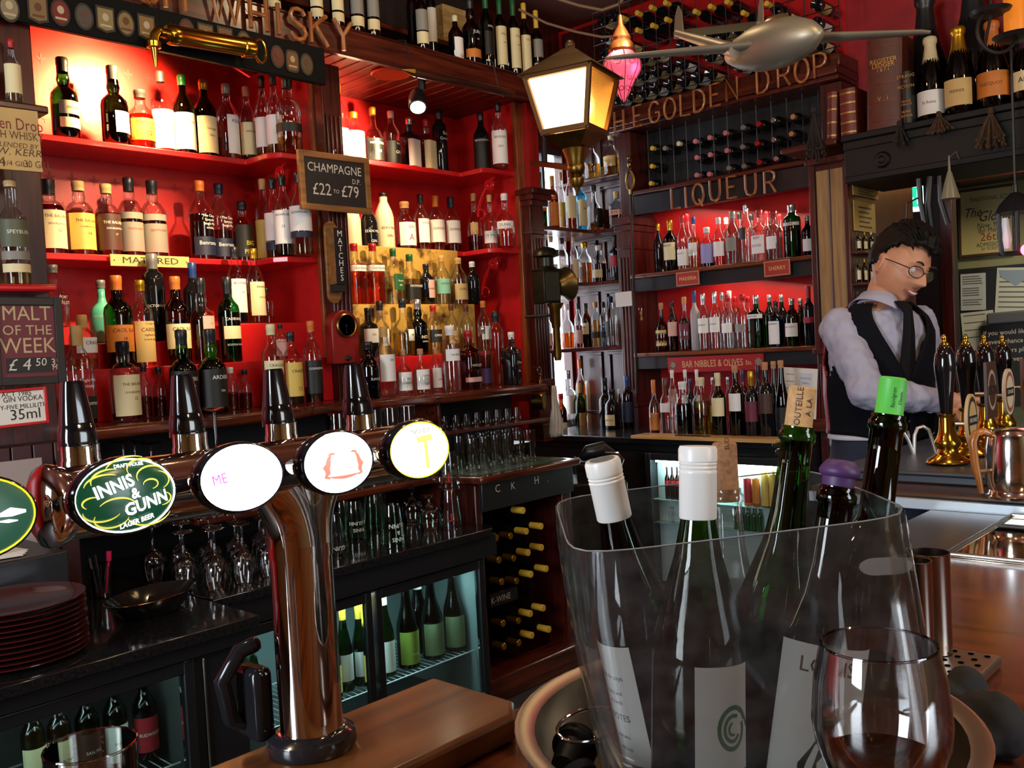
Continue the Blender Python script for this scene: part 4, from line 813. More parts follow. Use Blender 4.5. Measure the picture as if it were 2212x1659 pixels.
# pigeonholes over the liqueur sign
PH = [(1408,320,'yellow'),(1435,320,'grey'),(1465,310,'cream'),(1501,305,'pink'),(1532,297,'pink'),(1566,287,'pink'),(1604,275,'grey'),(1643,269,'red'),(1675,261,'silver'),(1712,252,'cork'),(1407,359,'yellow'),(1504,340,'pink'),(1533,334,'pink'),(1569,325,'pink'),(1603,317,'grey'),(1640,311,'red'),(1676,303,'silver'),(1709,289,'cork'),(1405,396,'yellow'),(1504,378,'pink'),(1531,376,'pink'),(1573,363,'grey'),(1606,359,'grey'),(1645,352,'red'),(1681,344,'silver'),(1716,336,'cork')]
CP['pink'] = P('cap_pink', 'c97a80', .35)
row = {}
for i, (px, py, c) in enumerate(PH):
    rw = 0 if i < 10 else 1 if i < 18 else 2; row[rw] = row.get(rw, 0)+1
    rackb(on(px, py, 0, 4.82) + Vector((-.03 if c in ('red', 'silver') else 0, 0, 0)), TOX, c, label=f"{c} capped wine bottle over the liqueur sign, {('top','middle','bottom')[rw]} row, {ordn(row[rw])} from left", group='bottles in the pigeonholes', L=.14, r=.03)
wr = thing('wire_bottle_rack', 'black wire grid holding wine bottles over the LIQUEUR sign', 'wine rack')
q = MB()
for i in range(13): q.tube([(4.85, 2.16+.092*i, 2.349), (4.85, 2.16+.092*i, 2.712)], .0028, 5)
for z in (2.37, 2.475, 2.58, 2.685): q.tube([(4.85, 2.13, z), (4.85, 3.34, z)], .0028, 5)
q.build('grid', WIRE, wr)
# tall rack above the golden drop rail
q = MB(); wr = thing('wire_bottle_rack', 'tall black wire wine rack rising above the frieze rail', 'wine rack')
for i in range(18): q.tube([(4.71, 1.97+.092*i, 2.86), (4.71, 1.97+.092*i, 3.5)], .003, 5)
for k in range(7): q.tube([(4.71, 1.97, 2.87+.1*k), (4.71, 3.54, 2.87+.1*k)], .003, 5)
q.build('grid', WIRE, wr)
TC = [(1344,38),(1375,27),(1375,64),(1405,15),(1408,54),(1436,5),(1438,41),(1500,24),(1533,13),(1569,3),(1604,27),(1655,7)]
used = []
for i, (px, py) in enumerate(sorted(TC)):
    p = on(px, py, 0, 4.66); used.append(p)
    rackb(p, TOX, 'yellow', label=f"yellow foiled wine bottle poking from tall wire rack, {ordn(i+1)} from left", group='yellow foiled bottles in the tall rack')
for k in range(6):
    n = 0
    for i in range(16):
        p = Vector((4.69, 3.47-.092*i, 2.915+.1*k))
        if any((Vector((u.y, u.z))-Vector((p.y, p.z))).length < .085 for u in used) or (i*7+k*5) % 9 == 0: continue
        if proj(p)[1] < -20: continue
        n += 1
        rackb(p+Vector((random.uniform(0, .02), 0, 0)), TOX, 'black', ('cream', 'white', 'tan')[(i+k) % 3], True, label=f"dark wine bottle lying butt outward in tall wire rack, {ordn(k+1)} row up, {ordn(n)} from left", group='bottles lying in the tall rack')
# ================================================================== things hung on the gantry
def quad_on(pts, ax, v): return [on(x, y, ax, v) for x, y in pts]
# brass barrel tap on wires
Yt = 3.0; a, b_ = on(366, 74, 1, Yt), on(540, 104, 1, Yt)
t = thing('brass_barrel_tap', 'long brass cylinder tap with ring handle hanging before the black badge board', 'tap')
d = (b_-a).normalized()
part('barrel', MB().tube([a-d*.012, a-d*.01, a, a+d*.004, a+d*.03, a+d*.034, b_-d*.034, b_-d*.03, b_, b_+d*.012, b_+d*.013], [.02, .03, .036, .036, .036, .033, .033, .037, .037, .034, .012], 20), BRASS, t)
e = on(340, 66, 1, Yt); tip = on(333, 130, 1, Yt)
part('spout', MB().tube([a-d*.005, a-d*.03, e+Vector((.004, 0, .004)), e+Vector((-.012, 0, -.02)), e+Vector((-.016, 0, -.045))], [.018, .016, .016, .016, .017], 12).tube([e+Vector((-.016, 0, -.043)), e+Vector((-.016, 0, -.06)), e+Vector((-.016, 0, -.062)), e+Vector((-.014, 0, -.125))], [.026, .024, .014, .005], 12), BRASS, t)
r = on(562, 110, 1, Yt); part('ring_handle', MB().tube([(r.x+.024*cos(i*pi/10), Yt, r.z+.043*sin(i*pi/10)) for i in range(20)], .0055, 8, closed=True).tube([b_+d*.01, (r.x-.024, Yt, r.z)], .006, 8), BRASS, t)
for px, py in ((342, 62), (556, 86)):
    p = on(px, py, 1, Yt); part('hanging_wire', MB().tube([p+Vector((0, 0, -.01)), p+Vector((.003, .01, .06)), p+Vector((0, .085, .155))], .0012, 5), WIRE, t)
# CHAMPAGNE chalkboard
def board(name, label, cat, pts, ax, v, fr, frm, facem, th=.018, hook=False):
    q = quad_on(pts, ax, v); c = sum(q, Vector())/4; u = ((q[1]-q[0])+(q[2]-q[3])).normalized(); w = ((q[1]-q[0]).length+(q[2]-q[3]).length)/2; h = ((q[0]-q[3]).length+(q[1]-q[2]).length)/2
    n = Vector((0, -1, 0)) if ax == 1 else Vector((-1, 0, 0)); z = n; x = (u-n*u.dot(n)).normalized(); y = z.cross(x)
    o = thing(name, label, cat, M=basis(x, y, z, c))
    if fr: part('frame', MB().box(-w/2, -h/2, 0, -w/2+fr, h/2, th).box(w/2-fr, -h/2, 0, w/2, h/2, th).box(-w/2+fr, h/2-fr, 0, w/2-fr, h/2, th).box(-w/2+fr, -h/2, 0, w/2-fr, -h/2+fr, th), frm, o, bevel=.002)
    fb = MB().box(-w/2+fr, -h/2+fr, 0, w/2-fr, h/2-fr, th*.6 if fr else th); fo = part('face', fb, facem, o)
    return o, fo, w, h, (th*.6 if fr else th)+.0006
def write(fo, txts, m, name='lettering'):
    mb = MB(); 
    for s, x, y, sz, *k in txts: mb.text(s, sz, 0, T(x, y, k[2] if len(k) > 2 else 0), sx=k[0] if k else 1, shear=k[1] if len(k) > 1 else 0)
    return mb.build(name, m, fo, smooth=0)
FRW = wood('frame_pine', '6b4420', 'a06c34', 0, rough=.5)
o, fo, w, h, z = board('chalkboard', 'small wood framed chalkboard reading CHAMPAGNE with a price range', 'chalkboard', ((636, 321), (792, 345), (799, 463), (650, 454)), 1, 3.19, .026, FRW, SLATE)
write(fo, [('CHAMPAGNE', 0, h*.23, .052, .88, 0, z), ('£22', -w*.2, -h*.14, .07, .9, 0, z), ('TO', 0, -h*.15, .022, 1, 0, z), ('£79', w*.2, -h*.14, .07, .9, 0, z), ('D.P.', w*.3, h*.05, .03, .9, 0, z)], CHALK, 'chalk_writing')
part('hook', MB().tube([(0, h/2, .01), (.0, h/2+.015, .012), (.008, h/2+.02, .012), (.01, h/2+.012, .012)], .002, 6), STEEL, o)
# MATCHES holder
p0, p1 = on(702, 475, 1, 3.2), on(748, 655, 1, 3.2); cx, zt, zb = (p0.x+p1.x)/2, p0.z, p1.z
o = thing('match_dispenser', 'narrow black MATCHES box on rounded wooden back plate', 'match holder')
hw = .034; zz = (zt+zb)/2; hh = (zt-zb)/2
pl = [(hw*cos(k*pi/8), hh-hw+hw*sin(k*pi/8)) for k in range(9)]+[(hw*cos(k*pi/8), -hh+hw+hw*sin(k*pi/8)) for k in range(8, 17)]
part('back_plate', MB().prism(pl, 0, .012, 0, T(cx, 3.231, zz) @ FACE_Y), FRW, o, bevel=.002)
M = T(cx+.002, 3.219, zz) @ FACE_Y
part('box', MB().box(-.027, -hh*.55, 0, .027, hh*.8, .05, 0, M), FRW, o, bevel=.002); fo = part('front', MB().box(-.027, -hh*.55, .05, .027, hh*.8, .053, 0, M), BLACK, o)
part('slot', MB().box(-.025, -hh*.72, .0, .025, -hh*.56, .045, 0, M), BLACKM, o)
mb = MB()
for i, ch in enumerate('MATCHES'): mb.text(ch, .036, 0, M @ T(0, hh*.68-hh*1.1*i/6.2-.004, .0545))
mb.build('lettering', INKS['w'], fo, smooth=0)
# red dial box
p = on(751, 703, 1, 3.16); zb = on(752, 785, 1, 3.16).z; o = thing('dial_gauge', 'red box with round top holding a brass rimmed cream dial', 'gauge'); R_ = .069
pl = [(R_*cos(k*pi/14), R_*.95*sin(k*pi/14)) for k in range(15)]+[(-R_, zb-p.z), (R_, zb-p.z)]
part('case', MB().prism(pl, 0, .055, 0, T(p.x, 3.231, p.z) @ FACE_Y), P('dial_red', '8e1c18', .4, noise=.2, scale=30), o, bevel=.004)
M = T(p.x, 3.175, p.z) @ FACE_Y
part('bezel', MB().lathe([(.043, 0), (.05, 0), (.051, .008), (.047, .014), (.043, .012)], 32, 0, M, cap=False), OLDBR, o)
dl = part('dial', MB().lathe([(0, .004), (.043, .004)], 32, 0, M), P('dial_face', 'c9b878', .5), o)
mb = MB()
for k in range(-6, 7):
    a = radians(k*22); mb.box(-.0006, .032, 0, .0006, .037 if k % 3 else .039, .001, 0, M @ T(0, 0, .0045) @ RZ(a*57.3))
mb.box(-.001, -.034, 0, .001, .006, .001, 0, M @ T(0, 0, .0052)).lathe([(0, .002), (.004, .0015), (.004, 0)], 12, 0, M @ T(0, 0, .005)); mb.build('needle', INK, dl)
part('knob', MB().lathe([(.012, 0), (.012, .006), (.008, .01), (.009, .018), (0, .02)], 16, 0, T(p.x, 3.176, zb+.022) @ FACE_Y), BLACK, o)
# MATURED plate on the shelf edge
o, fo, w, h, z = board('enamel_plate', 'narrow yellow enamel plate reading MATURED on the red shelf edge', 'sign', ((236, 549), (407, 555), (407, 579), (238, 574)), 1, 3.505, 0, None, P('enamel_yellow', 'd6c27a', .3), .006)
write(fo, [('MATURED', 0, 0, h*.78, 1.45, 0, z)], INK)
part("screw", MB().lathe([(0, z+.001), (.004, z)], 10, 0, T(-w*.46, 0, 0)), BRASS, o); part("screw", MB().lathe([(0, z+.001), (.004, z)], 10, 0, T(w*.46, 0, 0)), BRASS, o)
# left pillar: advertising board, ledges with bottles, malt of the week
GD = P('old_cream_board', 'c8a668', .55, noise=.12, scale=8)
o, fo, w, h, z = board('advertising_board', 'cream painted board reading Golden Drop Scotch Whisky on the left pillar', 'sign', ((-78, 224), (80, 242), (87, 374), (-66, 360)), 1, 2.955, 0, None, GD, .012)
write(fo, [('Golden Drop', .012, h*.24, .05, .72, 0, z)], P('maroon_ink', '7a2a20', .6))
write(fo, [('SCOTCH WHISKY', .005, h*.06, .034, .76, 0, z), ('BLENDED BY', .03, -h*.1, .021, 1, .2, z), ('W. KERR', .035, -h*.21, .03, 1.1, .2, z), ('2/4', -.03, -h*.39, .04, 1, 0, z), ('1/4 GILL', .025, -h*.4, .022, 1, 0, z), ('30 GILL', .085, -h*.39, .03, .8, 0, z)], INKS['b'])
part('ledge', MB().box(.9, 2.97, on(30, 227, 1, 3.0).z-.02, 1.17, 3.12, on(30, 224, 1, 3.0).z), MAHOX, bpy.data.objects['back_bar_gantry'], bevel=.006)
zl = on(30, 616, 1, 3.0).z
part('ledge', MB().box(.9, 2.955, zl-.022, 1.155, 3.12, zl), REDG, bpy.data.objects['back_bar_gantry'], bevel=.008)
GEO['pl'] = (1, 3.045, zl+.001); GEO['pu'] = (1, 3.06, on(30, 224, 1, 3.0).z+.001)
bot('pl','pl',30,391,58,'wine','clear','olive' if 0 else 'tan',[('olive',.36,.62,170),('grey',.24,.32,170),('cream',.12,.2,170)],('pale',.2),[('SPEYBURN',.4,.5,'w')],rz=10,caplong=.06)
bot('pl','pu',28,85,34,'std','clear','red',('cream',.2,.62,170),('pale',.2))
for q_, s in zip(ZONES['pl'], ('clear bottle with olive and cream labels on the red pillar ledge', 'clear bottle with cream label on the high pillar ledge')): tag(q_[1], s, 'bottle')
o, fo, w, h, z = board('malt_sign', 'maroon MALT OF THE WEEK board in a dark frame', 'sign', ((-26, 641), (130, 645), (138, 826), (-20, 836)), 1, 2.99, .024, P('dark_frame', '231a16', .5), P('maroon_board', '6b1f2a', .5))
write(fo, [('MALT', .0, h*.31, .062, .9, 0, z), ('OF THE', .0, h*.12, .042, 1, 0, z), ('WEEK', .0, -h*.06, .066, .9, 0, z)], P('pale_gold', 'c0a87c', .5))
part('price_slate', MB().box(-w*.31, -h*.36, z-.001, w*.31, -h*.19, z+.002), SLATE, o)
write(fo, [('£ 4', -.03, -h*.275, .05, 1, .15, z+.003), ('50', .032, -h*.25, .034, 1, .1, z+.003), ('35', .076, -h*.255, .03, 1, 0, z+.003), ('ML', .077, -h*.315, .02, 1, 0, z+.003)], CHALK, 'chalk_writing')
o, fo, w, h, z = board('measures_notice', 'white 35ml spirit measures notice in a red frame under the malt board', 'notice', ((-34, 846), (98, 834), (104, 914), (-28, 928)), 1, 2.98, .009, REDG, WHITE, .012)
write(fo, [('ACT 1985', .0, h*.36, .02, 1, 0, z), ('WHISKY GIN VODKA RUM', .0, h*.22, .022, .92, 0, z), ('THIRTY-FIVE MILLILITRES', .0, h*.02, .019, .95, 0, z), ('35ml', .02, -h*.2, .045, 1, 0, z)], INK)
# giant pencil pole under the cornice
a, b_ = on(868, 150, 1, 2.94), on(1110, 203, 1, 2.94); d = (b_-a).normalized()
o = thing('wooden_pole', 'long dark wooden pole with pointed brass tip under the gin cornice', 'pole')
part('shaft', MB().tube([a+d*.06, a+d*.1, b_-d*.02, b_], [.019, .02, .018, .014], 12), wood('pole_wood', '1e0e0a', '5a2c1a', 0), o); part('tip', MB().tube([a, a+d*.03, a+d*.06], [.002, .011, .019], 12), OLDBR, o)
for k in (.12, .9): p = a+(b_-a)*k; part('hook', MB().tube([p+Vector((0, .0, -.021)), p+Vector((0, .02, -.012)), p+Vector((0, .03, .01)), p+Vector((0, .06, .15)), p+Vector((0, .11, .165))], .003, 6), IRON, o)
# recessed downlight and black spotlight of the second alcove
p = on(845, 156, 2, 2.728); o = thing('ceiling_downlight', 'round lit recessed lamp in the beadboard over the gin', 'light'); o.location = p
part('ring', MB().lathe([(.07, .0), (.095, .0), (.096, -.006), (.09, -.012), (.072, -.008)], 28), P('lamp_ring', 'b8542e', .35, .3), o); part('lens', MB().lathe([(0, -.004), (.07, -.004)], 28), P('lamp_glow', (1, .8, .5), emit=14), o)
p = on(907, 185, 1, 3.2); o = thing('spotlight', 'black adjustable spotlight hanging below the gin cornice', 'light'); q = on(902, 218, 1, 3.2)
part('arm', MB().tube([(p.x+.01, 3.2, 2.728), (p.x+.01, 3.2, p.z-.02)], .02, 12).tube([(p.x+.01, 3.2, 2.728), (p.x+.01, 3.2, 2.718)], .035, 16), BLACK, o)
dr = (Vector((2.72, 3.0, 2.2))-q).normalized(); part('head', MB().tube([q-dr*.055, q-dr*.05, q-dr*.02, q+dr*.03, q+dr*.045], [.012, .032, .042, .044, .042], 18), BLACK, o); part('bulb', MB().tube([q+dr*.036, q+dr*.047], [.036, .034], 16), P('spot_glow', (1, .85, .6), emit=18), o)
# pale crate and round box on the upper shelf
p0, p1 = on(948, 30, 1, 3.5), on(1000, 0, 1, 3.5)
o = tag(MB().box(p0.x, 3.47, 3.006, p0.x+.2, 3.6, 3.2).box(p0.x+.01, 3.465, 3.03, p0.x+.19, 3.47, 3.18).build('wooden_box', wood('pale_crate', 'a88850', 'd2b47c', 0, rough=.6), bevel=.003), 'pale wooden presentation box on the shelf above the gin', 'box')
# ---------------------------------------------------------------- lamps in the corner
c = D(1238, 232, 3.45); o = thing('street_lantern', 'tapered brass street lantern glowing amber on a bracket arm', 'lantern', c, 14)
def ring4(r): return [(r*cos(pi/4+k*pi/2), r*sin(pi/4+k*pi/2)) for k in range(4)]
def frust(mb, r0, z0, r1, z1, m=0):
    a, b = ring4(r0), ring4(r1); mb.add([(x, y, z0) for x, y in a]+[(x, y, z1) for x, y in b], [(3, 2, 1, 0), (4, 5, 6, 7)]+[(k, (k+1) % 4, 4+(k+1) % 4, 4+k) for k in range(4)], m); return mb
rt, rb, zt, zb = .182, .125, .105, -.095
mb = MB()
for k in range(4):
    a, b = ring4(rt)[k], ring4(rb)[k]; mb.tube([(a[0], a[1], zt), (b[0], b[1], zb)], .011, 4)
    a2, b2 = ring4(rt)[(k+1) % 4], ring4(rb)[(k+1) % 4]; mb.tube([(a[0], a[1], zt), (a2[0], a2[1], zt)], .012, 4).tube([(b[0], b[1], zb), (b2[0], b2[1], zb)], .013, 4)
part('frame', mb, P('lantern_brass', '6e4a26', .4, .7), o)
frust(mb2 := MB(), .215, zt+.006, .09, zt+.075); frust(mb2, .09, zt+.075, .03, zt+.11); mb2.ball((0, 0, zt+.125), .018); part('roof', mb2, P('lantern_roof', '5a4428', .45, .6), o)
frust(mb3 := MB(), .125, zb-.012, .05, zb-.06); mb3.lathe([(.02, zb-.2), (.028, zb-.185), (.03, zb-.17), (.018, zb-.155), (.03, zb-.14), (.034, zb-.1), (.05, zb-.06)], 14).tube([(0, 0, zb-.2), (0, 0, zb-.225)], [.012, .004], 8); part('base', mb3, OLDBR, o)
m, nt, b = _new('amber_lantern_glass'); b.inputs['Base Color'].default_value = (.9, .5, .08, 1); b.inputs['Transmission Weight'].default_value = .7; b.inputs['Roughness'].default_value = .45
nn = nt.nodes.new('ShaderNodeTexNoise'); nn.inputs['Scale'].default_value = 60; bp = nt.nodes.new('ShaderNodeBump'); bp.inputs['Strength'].default_value = .5; bp.inputs['Distance'].default_value = .004; nt.links.new(nn.outputs[0], bp.inputs['Height']); nt.links.new(bp.outputs[0], b.inputs['Normal'])
AMB = m; OPAL = P('opal_lit_glass', (1, .66, .3), .5, emit=2.6)
def pane(k, m):
    s = .93; a, a2 = ring4(rt*s)[k], ring4(rt*s)[(k+1) % 4]; b, b2 = ring4(rb*s)[k], ring4(rb*s)[(k+1) % 4]
    part('pane', MB().add([(*b, zb+.01), (*b2, zb+.01), (*a2, zt-.008), (*a, zt-.008)], [(0, 1, 2, 3)]), m, o)
for k in range(4): pane(k, OPAL if k < 2 else AMB)
part('bulb', MB().ball((0, 0, 0), .03), P('bulb_glow', (1, .75, .4), emit=14), o)
lamp('lantern_bulb', 'POINT', c+Vector((0, 0, .0)), None, 5, WARM, .03)
e0 = on(1150, 352, 1, 3.23)-c; part('bracket_arm', MB().tube([Vector((0, 0, zb-.13)), (RZ(-14) @ e0.to_4d()).to_3d()], [.014, .016], 4).ball((0, 0, zb-.13), .034), OLDBR, o)
# moroccan pendant
c = D(1345, 160, 3.75); o = thing('pendant_lamp', 'pink glass pendant lamp with copper crown and pointed wire cage', 'lamp', c)
s = 3.75/2000
part('glass', MB().lathe([(0, -62*s), (9*s, -48*s), (22*s, -20*s), (38*s, 6*s), (40*s, 22*s), (34*s, 36*s), (26*s, 46*s)], 20), P('pink_lit_glass', (1, .09, .16), .3, emit=.55), o)
part('glow_bulb', MB().ball((0, -.045, .014), .016), P('bulb_hot', (1, .55, .6), emit=10), o)
part('crown', MB().lathe([(27*s, 44*s), (30*s, 50*s), (27*s, 62*s), (20*s, 70*s), (22*s, 76*s), (14*s, 92*s), (7*s, 104*s), (5*s, 125*s)], 20), P('copper_crown', '7a4a2c', .35, .8), o)
cg = MB()
for k in range(8):
    a = k*pi/4; cg.tube([(r*s*cos(a), r*s*sin(a), z*s) for r, z in ((0, -66), (10, -48), (23, -20), (39.5, 6), (41.5, 22), (35.5, 36), (27.5, 46))], .0016, 5)
    for zz, rr, q in ((18, 41, 7), (-14, 27, 5), (-34, 17.5, 5)): cg.tube([((rr*s)*cos(a+.39)+q*s*cos(t*pi/5)*-sin(a+.39), (rr*s)*sin(a+.39)+q*s*cos(t*pi/5)*cos(a+.39), zz*s+q*s*sin(t*pi/5)) for t in range(10)], .0014, 4, closed=True)
cg.build('wire_cage', IRON, o)
part('chain', MB().tube([(0, 0, 120*s), (0, 0, 3.55-c.z)], .003, 6), IRON, o)
lamp('pendant_bulb', 'POINT', c+Vector((0, -.1, 0)), None, .6, (1, .1, .2), .03)
# carriage lamp on the pilaster
c = on(1182, 620, 1, 3.1); o = thing('carriage_lamp', 'black carriage lamp with round lens and stem on the corner pilaster', 'lamp', c, -10); s = dep(c)/2000
PEW = P('old_black_tin', (.03, .028, .02), .35, .7, noise=.4, scale=30)
part('body', MB().box(-24*s, -.045, -36*s, 22*s, .045, 36*s).box(-27*s, -.05, 34*s, 25*s, .05, 38*s), PEW, o, bevel=.004)
part('side_glass', MB().box(-20*s, -.0475, -30*s, 18*s, -.045, 30*s), P('dim_lamp_glass', (.045, .045, .03), .1), o)
part('chimney', MB().lathe([(24*s, 38*s), (17*s, 44*s), (17*s, 62*s), (29*s, 66*s), (27*s, 74*s), (20*s, 82*s), (8*s, 86*s), (0, 87*s)], 18), PEW, o)
M = T(38*s, -.01, 4*s) @ RY(80) @ RX(0); part('lens_hood', MB().lathe([(18*s, -16*s), (26*s, 0), (37*s, 10*s), (38*s, 14*s), (30*s, 12*s), (0, 4*s)], 26, 0, M), P('lamp_reflector', '6a5630', .3, .8), o)
part('stem', MB().lathe([(7*s, -160*s), (9*s, -150*s), (8*s, -90*s), (10*s, -85*s), (11*s, -50*s), (18*s, -38*s), (18*s, -35*s)], 14, 0, T(20*s, 0, 0)), OLDBR, o)
part('bracket', MB().tube([(20*s, .03, -60*s), (10*s, .1, -60*s), (-5*s, .18, -60*s)], .008, 8), IRON, o)
# brass pressure gauge, towel and keys under it
c = on(1172, 865, 1, 3.19); o = thing('brass_gauge', 'small round brass gauge with cream dial on the corner pilaster base', 'gauge', c, 25); s = dep(c)/2000
M = FACE_Y; part('case', MB().lathe([(0, -.05), (19*s, -.05), (20*s, -.01), (21*s, .012), (17*s, .014)], 24, 0, M, cap=False), OLDBR, o); dl = part('dial', MB().lathe([(0, .011), (17*s, .011)], 24, 0, M), P('gauge_face', 'b89a5a', .5), o)
mb = MB()
for k in range(10): mb.box(-.0008, 12*s, .0115, .0008, 15*s, .0125, 0, M @ RZ(-130+k*29))
mb.box(-.001, -4*s, .0118, .001, 12*s, .0128, 0, M @ RZ(30)); mb.build('needle', INK, dl)
c = on(1199, 890, 1, 3.17)
tw = MB(); n = 10
vs = []
for j in range(12):
    for i in range(n): u = i/(n-1)-.5; vs.append((u*(.045+.05*j/11), .018*sin(u*18+j*.25)*(.3+j/11), .14-.27*j/11))
tw.add(vs, [(j*n+i, j*n+i+1, (j+1)*n+i+1, (j+1)*n+i) for j in range(11) for i in range(n-1)])
o = tw.build('bar_towel', P('towel_white', 'd8d4d0', .9), None, 80, solid=.004, loc=c, rot=(0, 0, radians(10))); tag(o, 'white bar towel hanging beside the brass gauge', 'towel')
def keys(px, py, dp, lab, n, cols):
    c = on(px, py, *dp); o = thing('key_bunch', lab, 'keys', c)
    part('nail', MB().tube([(0, .0, .017), (0 if dp[0] else .06, .05 if dp[0] else 0, .02)], .002, 5), STEEL, o); part('key_ring', MB().tube([(.016*cos(k*pi/8), 0, .016*sin(k*pi/8)) for k in range(16)], .0015, 5, closed=True), STEEL, o)
    for i in range(n):
        a = -40+80*i/max(1, n-1); M = T(0, -.003*i, -.014) @ RY(a*.5) @ RZ(10*i)
        part('key', MB().lathe([(.0, 0), (.011, 0), (.011, .002), (0, .002)], 12, 0, M @ T(0, 0, -.01) @ RX(90)).box(-.003, -.001, -.055, .003, .001, -.018, 0, M).box(.003, -.001, -.05, .007, .001, -.04, 0, M), cols[i % len(cols)], o)
    return o
keys(1165, 800, (1, 3.25), 'bunch of steel and brass keys hanging on the corner pilaster', 5, [BRASS, STEEL]); keys(1383, 668, (0, 4.68), 'keys with coloured tags hanging beside the liqueur shelves', 5, [P('tag_yellow', 'c8a030', .5), P('tag_red', '9c3a30', .5), P('tag_white', 'd8d0b8', .5), P('tag_green', '4a7a4a', .5)])
# long iron tongs with brass loop
a, b_ = on(1363, 420, 0, 4.66), on(1376, 850, 0, 4.66); o = thing('iron_tongs', 'long thin black iron rod with brass loop before liqueur pilaster', 'tongs')
part('rod', MB().tube([a, b_], (.008), 6), IRON, o); t0 = a+Vector((0, 0, .03)); part('loop', MB().tube([t0+Vector((0, .028*cos(k*pi/9), .055+.06*sin(k*pi/9))) for k in range(18)], .008, 8, closed=True).tube([a, t0], .012, 8).ball(t0+Vector((0, .0, .15)), (.014, .014, .022)).ball(t0+Vector((0, .0, .19)), .013), OLDBR, o)
# little plates on the liqueur shelves
ORP = P('red_tin_plate', 'a8322a', .45)
for tx, pts, lab in (('MADERIA', ((1461, 589), (1511, 584), (1512, 614), (1463, 620)), 'small red tin plate reading MADERIA on the shelf edge'), ('SHERRY', ((1651, 565), (1707, 560), (1709, 592), (1652, 600)), 'small red tin plate reading SHERRY on the shelf edge')):
    o, fo, w, h, z = board('tin_plate', lab, 'sign', pts, 0, 4.69, .008, P('tin_border', 'c07050', .5), ORP, .008); write(fo, [(tx, 0, 0, h*.36, .95, 0, z)], P('tin_yellow', 'e0c060', .5))
o, fo, w, h, z = board('painted_sign', 'long red sign reading BAR NIBBLES and OLIVES behind the wine', 'sign', ((1444, 772), (1651, 764), (1652, 797), (1447, 806)), 0, 4.725, 0, None, P('sign_red', 'a3161e', .45), .014)
write(fo, [('BAR NIBBLES & OLIVES', -w*.02, 0, h*.62, .72, 0, z), ('Etc.', w*.36, -h*.03, h*.4, .8, 0, z)], P('sign_gold', 'd2b67a', .5)); part('corner_flower', MB().lathe([(0, z), (.022, z)], 8, 0, T(-w*.44, 0, 0)).add([(.03*cos(k*pi/8)*(1 if k % 2 else .5), .03*sin(k*pi/8)*(1 if k % 2 else .5), z+.001) for k in range(16)], [tuple(range(16))], 0, T(-w*.44, 0, 0)), P('flower_grey', '8a7a66', .6), o)
part('corner_flower', MB().add([(.03*cos(k*pi/8)*(1 if k % 2 else .5), .03*sin(k*pi/8)*(1 if k % 2 else .5), z+.001) for k in range(16)], [tuple(range(16))], 0, T(w*.455, 0, 0)), P('flower_grey', '8a7a66', .6), o)
for lab, pts, ax, v in (('blank white paper slip pinned to the corner panelling', ((1329, 632), (1364, 629), (1366, 660), (1331, 664)), 0, 4.66),): o, fo, w, h, z = board('paper_slip', lab, 'paper', pts, ax, v, 0, None, WHITE, .002)
# cables strung below the cornice
o = tag(MB().tube([D(x, y, 4.3) for x, y in ((1120, 20), (1180, 50), (1240, 68), (1300, 80), (1335, 78))], .006, 6).build('cable', P('cable_brown', '6a5038', .6)), 'brown cable sagging along the corner cornice', 'cable')
o = tag(MB().tube([D(x, y, 4.3) for x, y in ((1195, -5), (1250, 12), (1300, 22), (1335, 10), (1350, -6))], .008, 6).build('cable', P('cable_brown', '6a5038', .6)), 'thick brown cable looping under the ceiling', 'cable')
tag(MB().box(3.88, 3.98, 2.86, 4.99, 4.04, 3.0).box(3.88, 3.94, 3.0, 4.99, 4.04, 3.06).build('trim_1', MAHOX, bevel=.01), kind='structure')

# ================================================================== glasses
CG = thin('drinking_glass', (.95, .95, .94), 1.0, edge=.5)
GP = {'wine': ([(.026, 0), (.036, .03), (.039, .06), (.032, .085), (.012, .098), (.0045, .105), (.004, .16), (.006, .168), (.032, .173), (.033, .175)], .175),
 'flute': ([(.022, 0), (.03, .05), (.028, .09), (.01, .11), (.004, .12), (.004, .2), (.03, .208), (.031, .21)], .21),
 'pint': ([(.044, 0), (.043, .03), (.036, .1), (.031, .145), (.03, .15), (0, .15)], .15),
 'tumbler': ([(.037, 0), (.037, .01), (.034, .08), (.033, .088), (0, .09)], .09),
 'goblet': ([(.034, 0), (.044, .03), (.046, .06), (.036, .09), (.012, .105), (.006, .11), (.006, .125), (.03, .134), (.031, .137)], .137),
 'highball': ([(.03, 0), (.03, .005), (.027, .12), (.026, .13), (0, .13)], .13), 'shot': ([(.022, 0), (.022, .003), (.018, .06), (0, .06)], .06)}
GROOT = {}
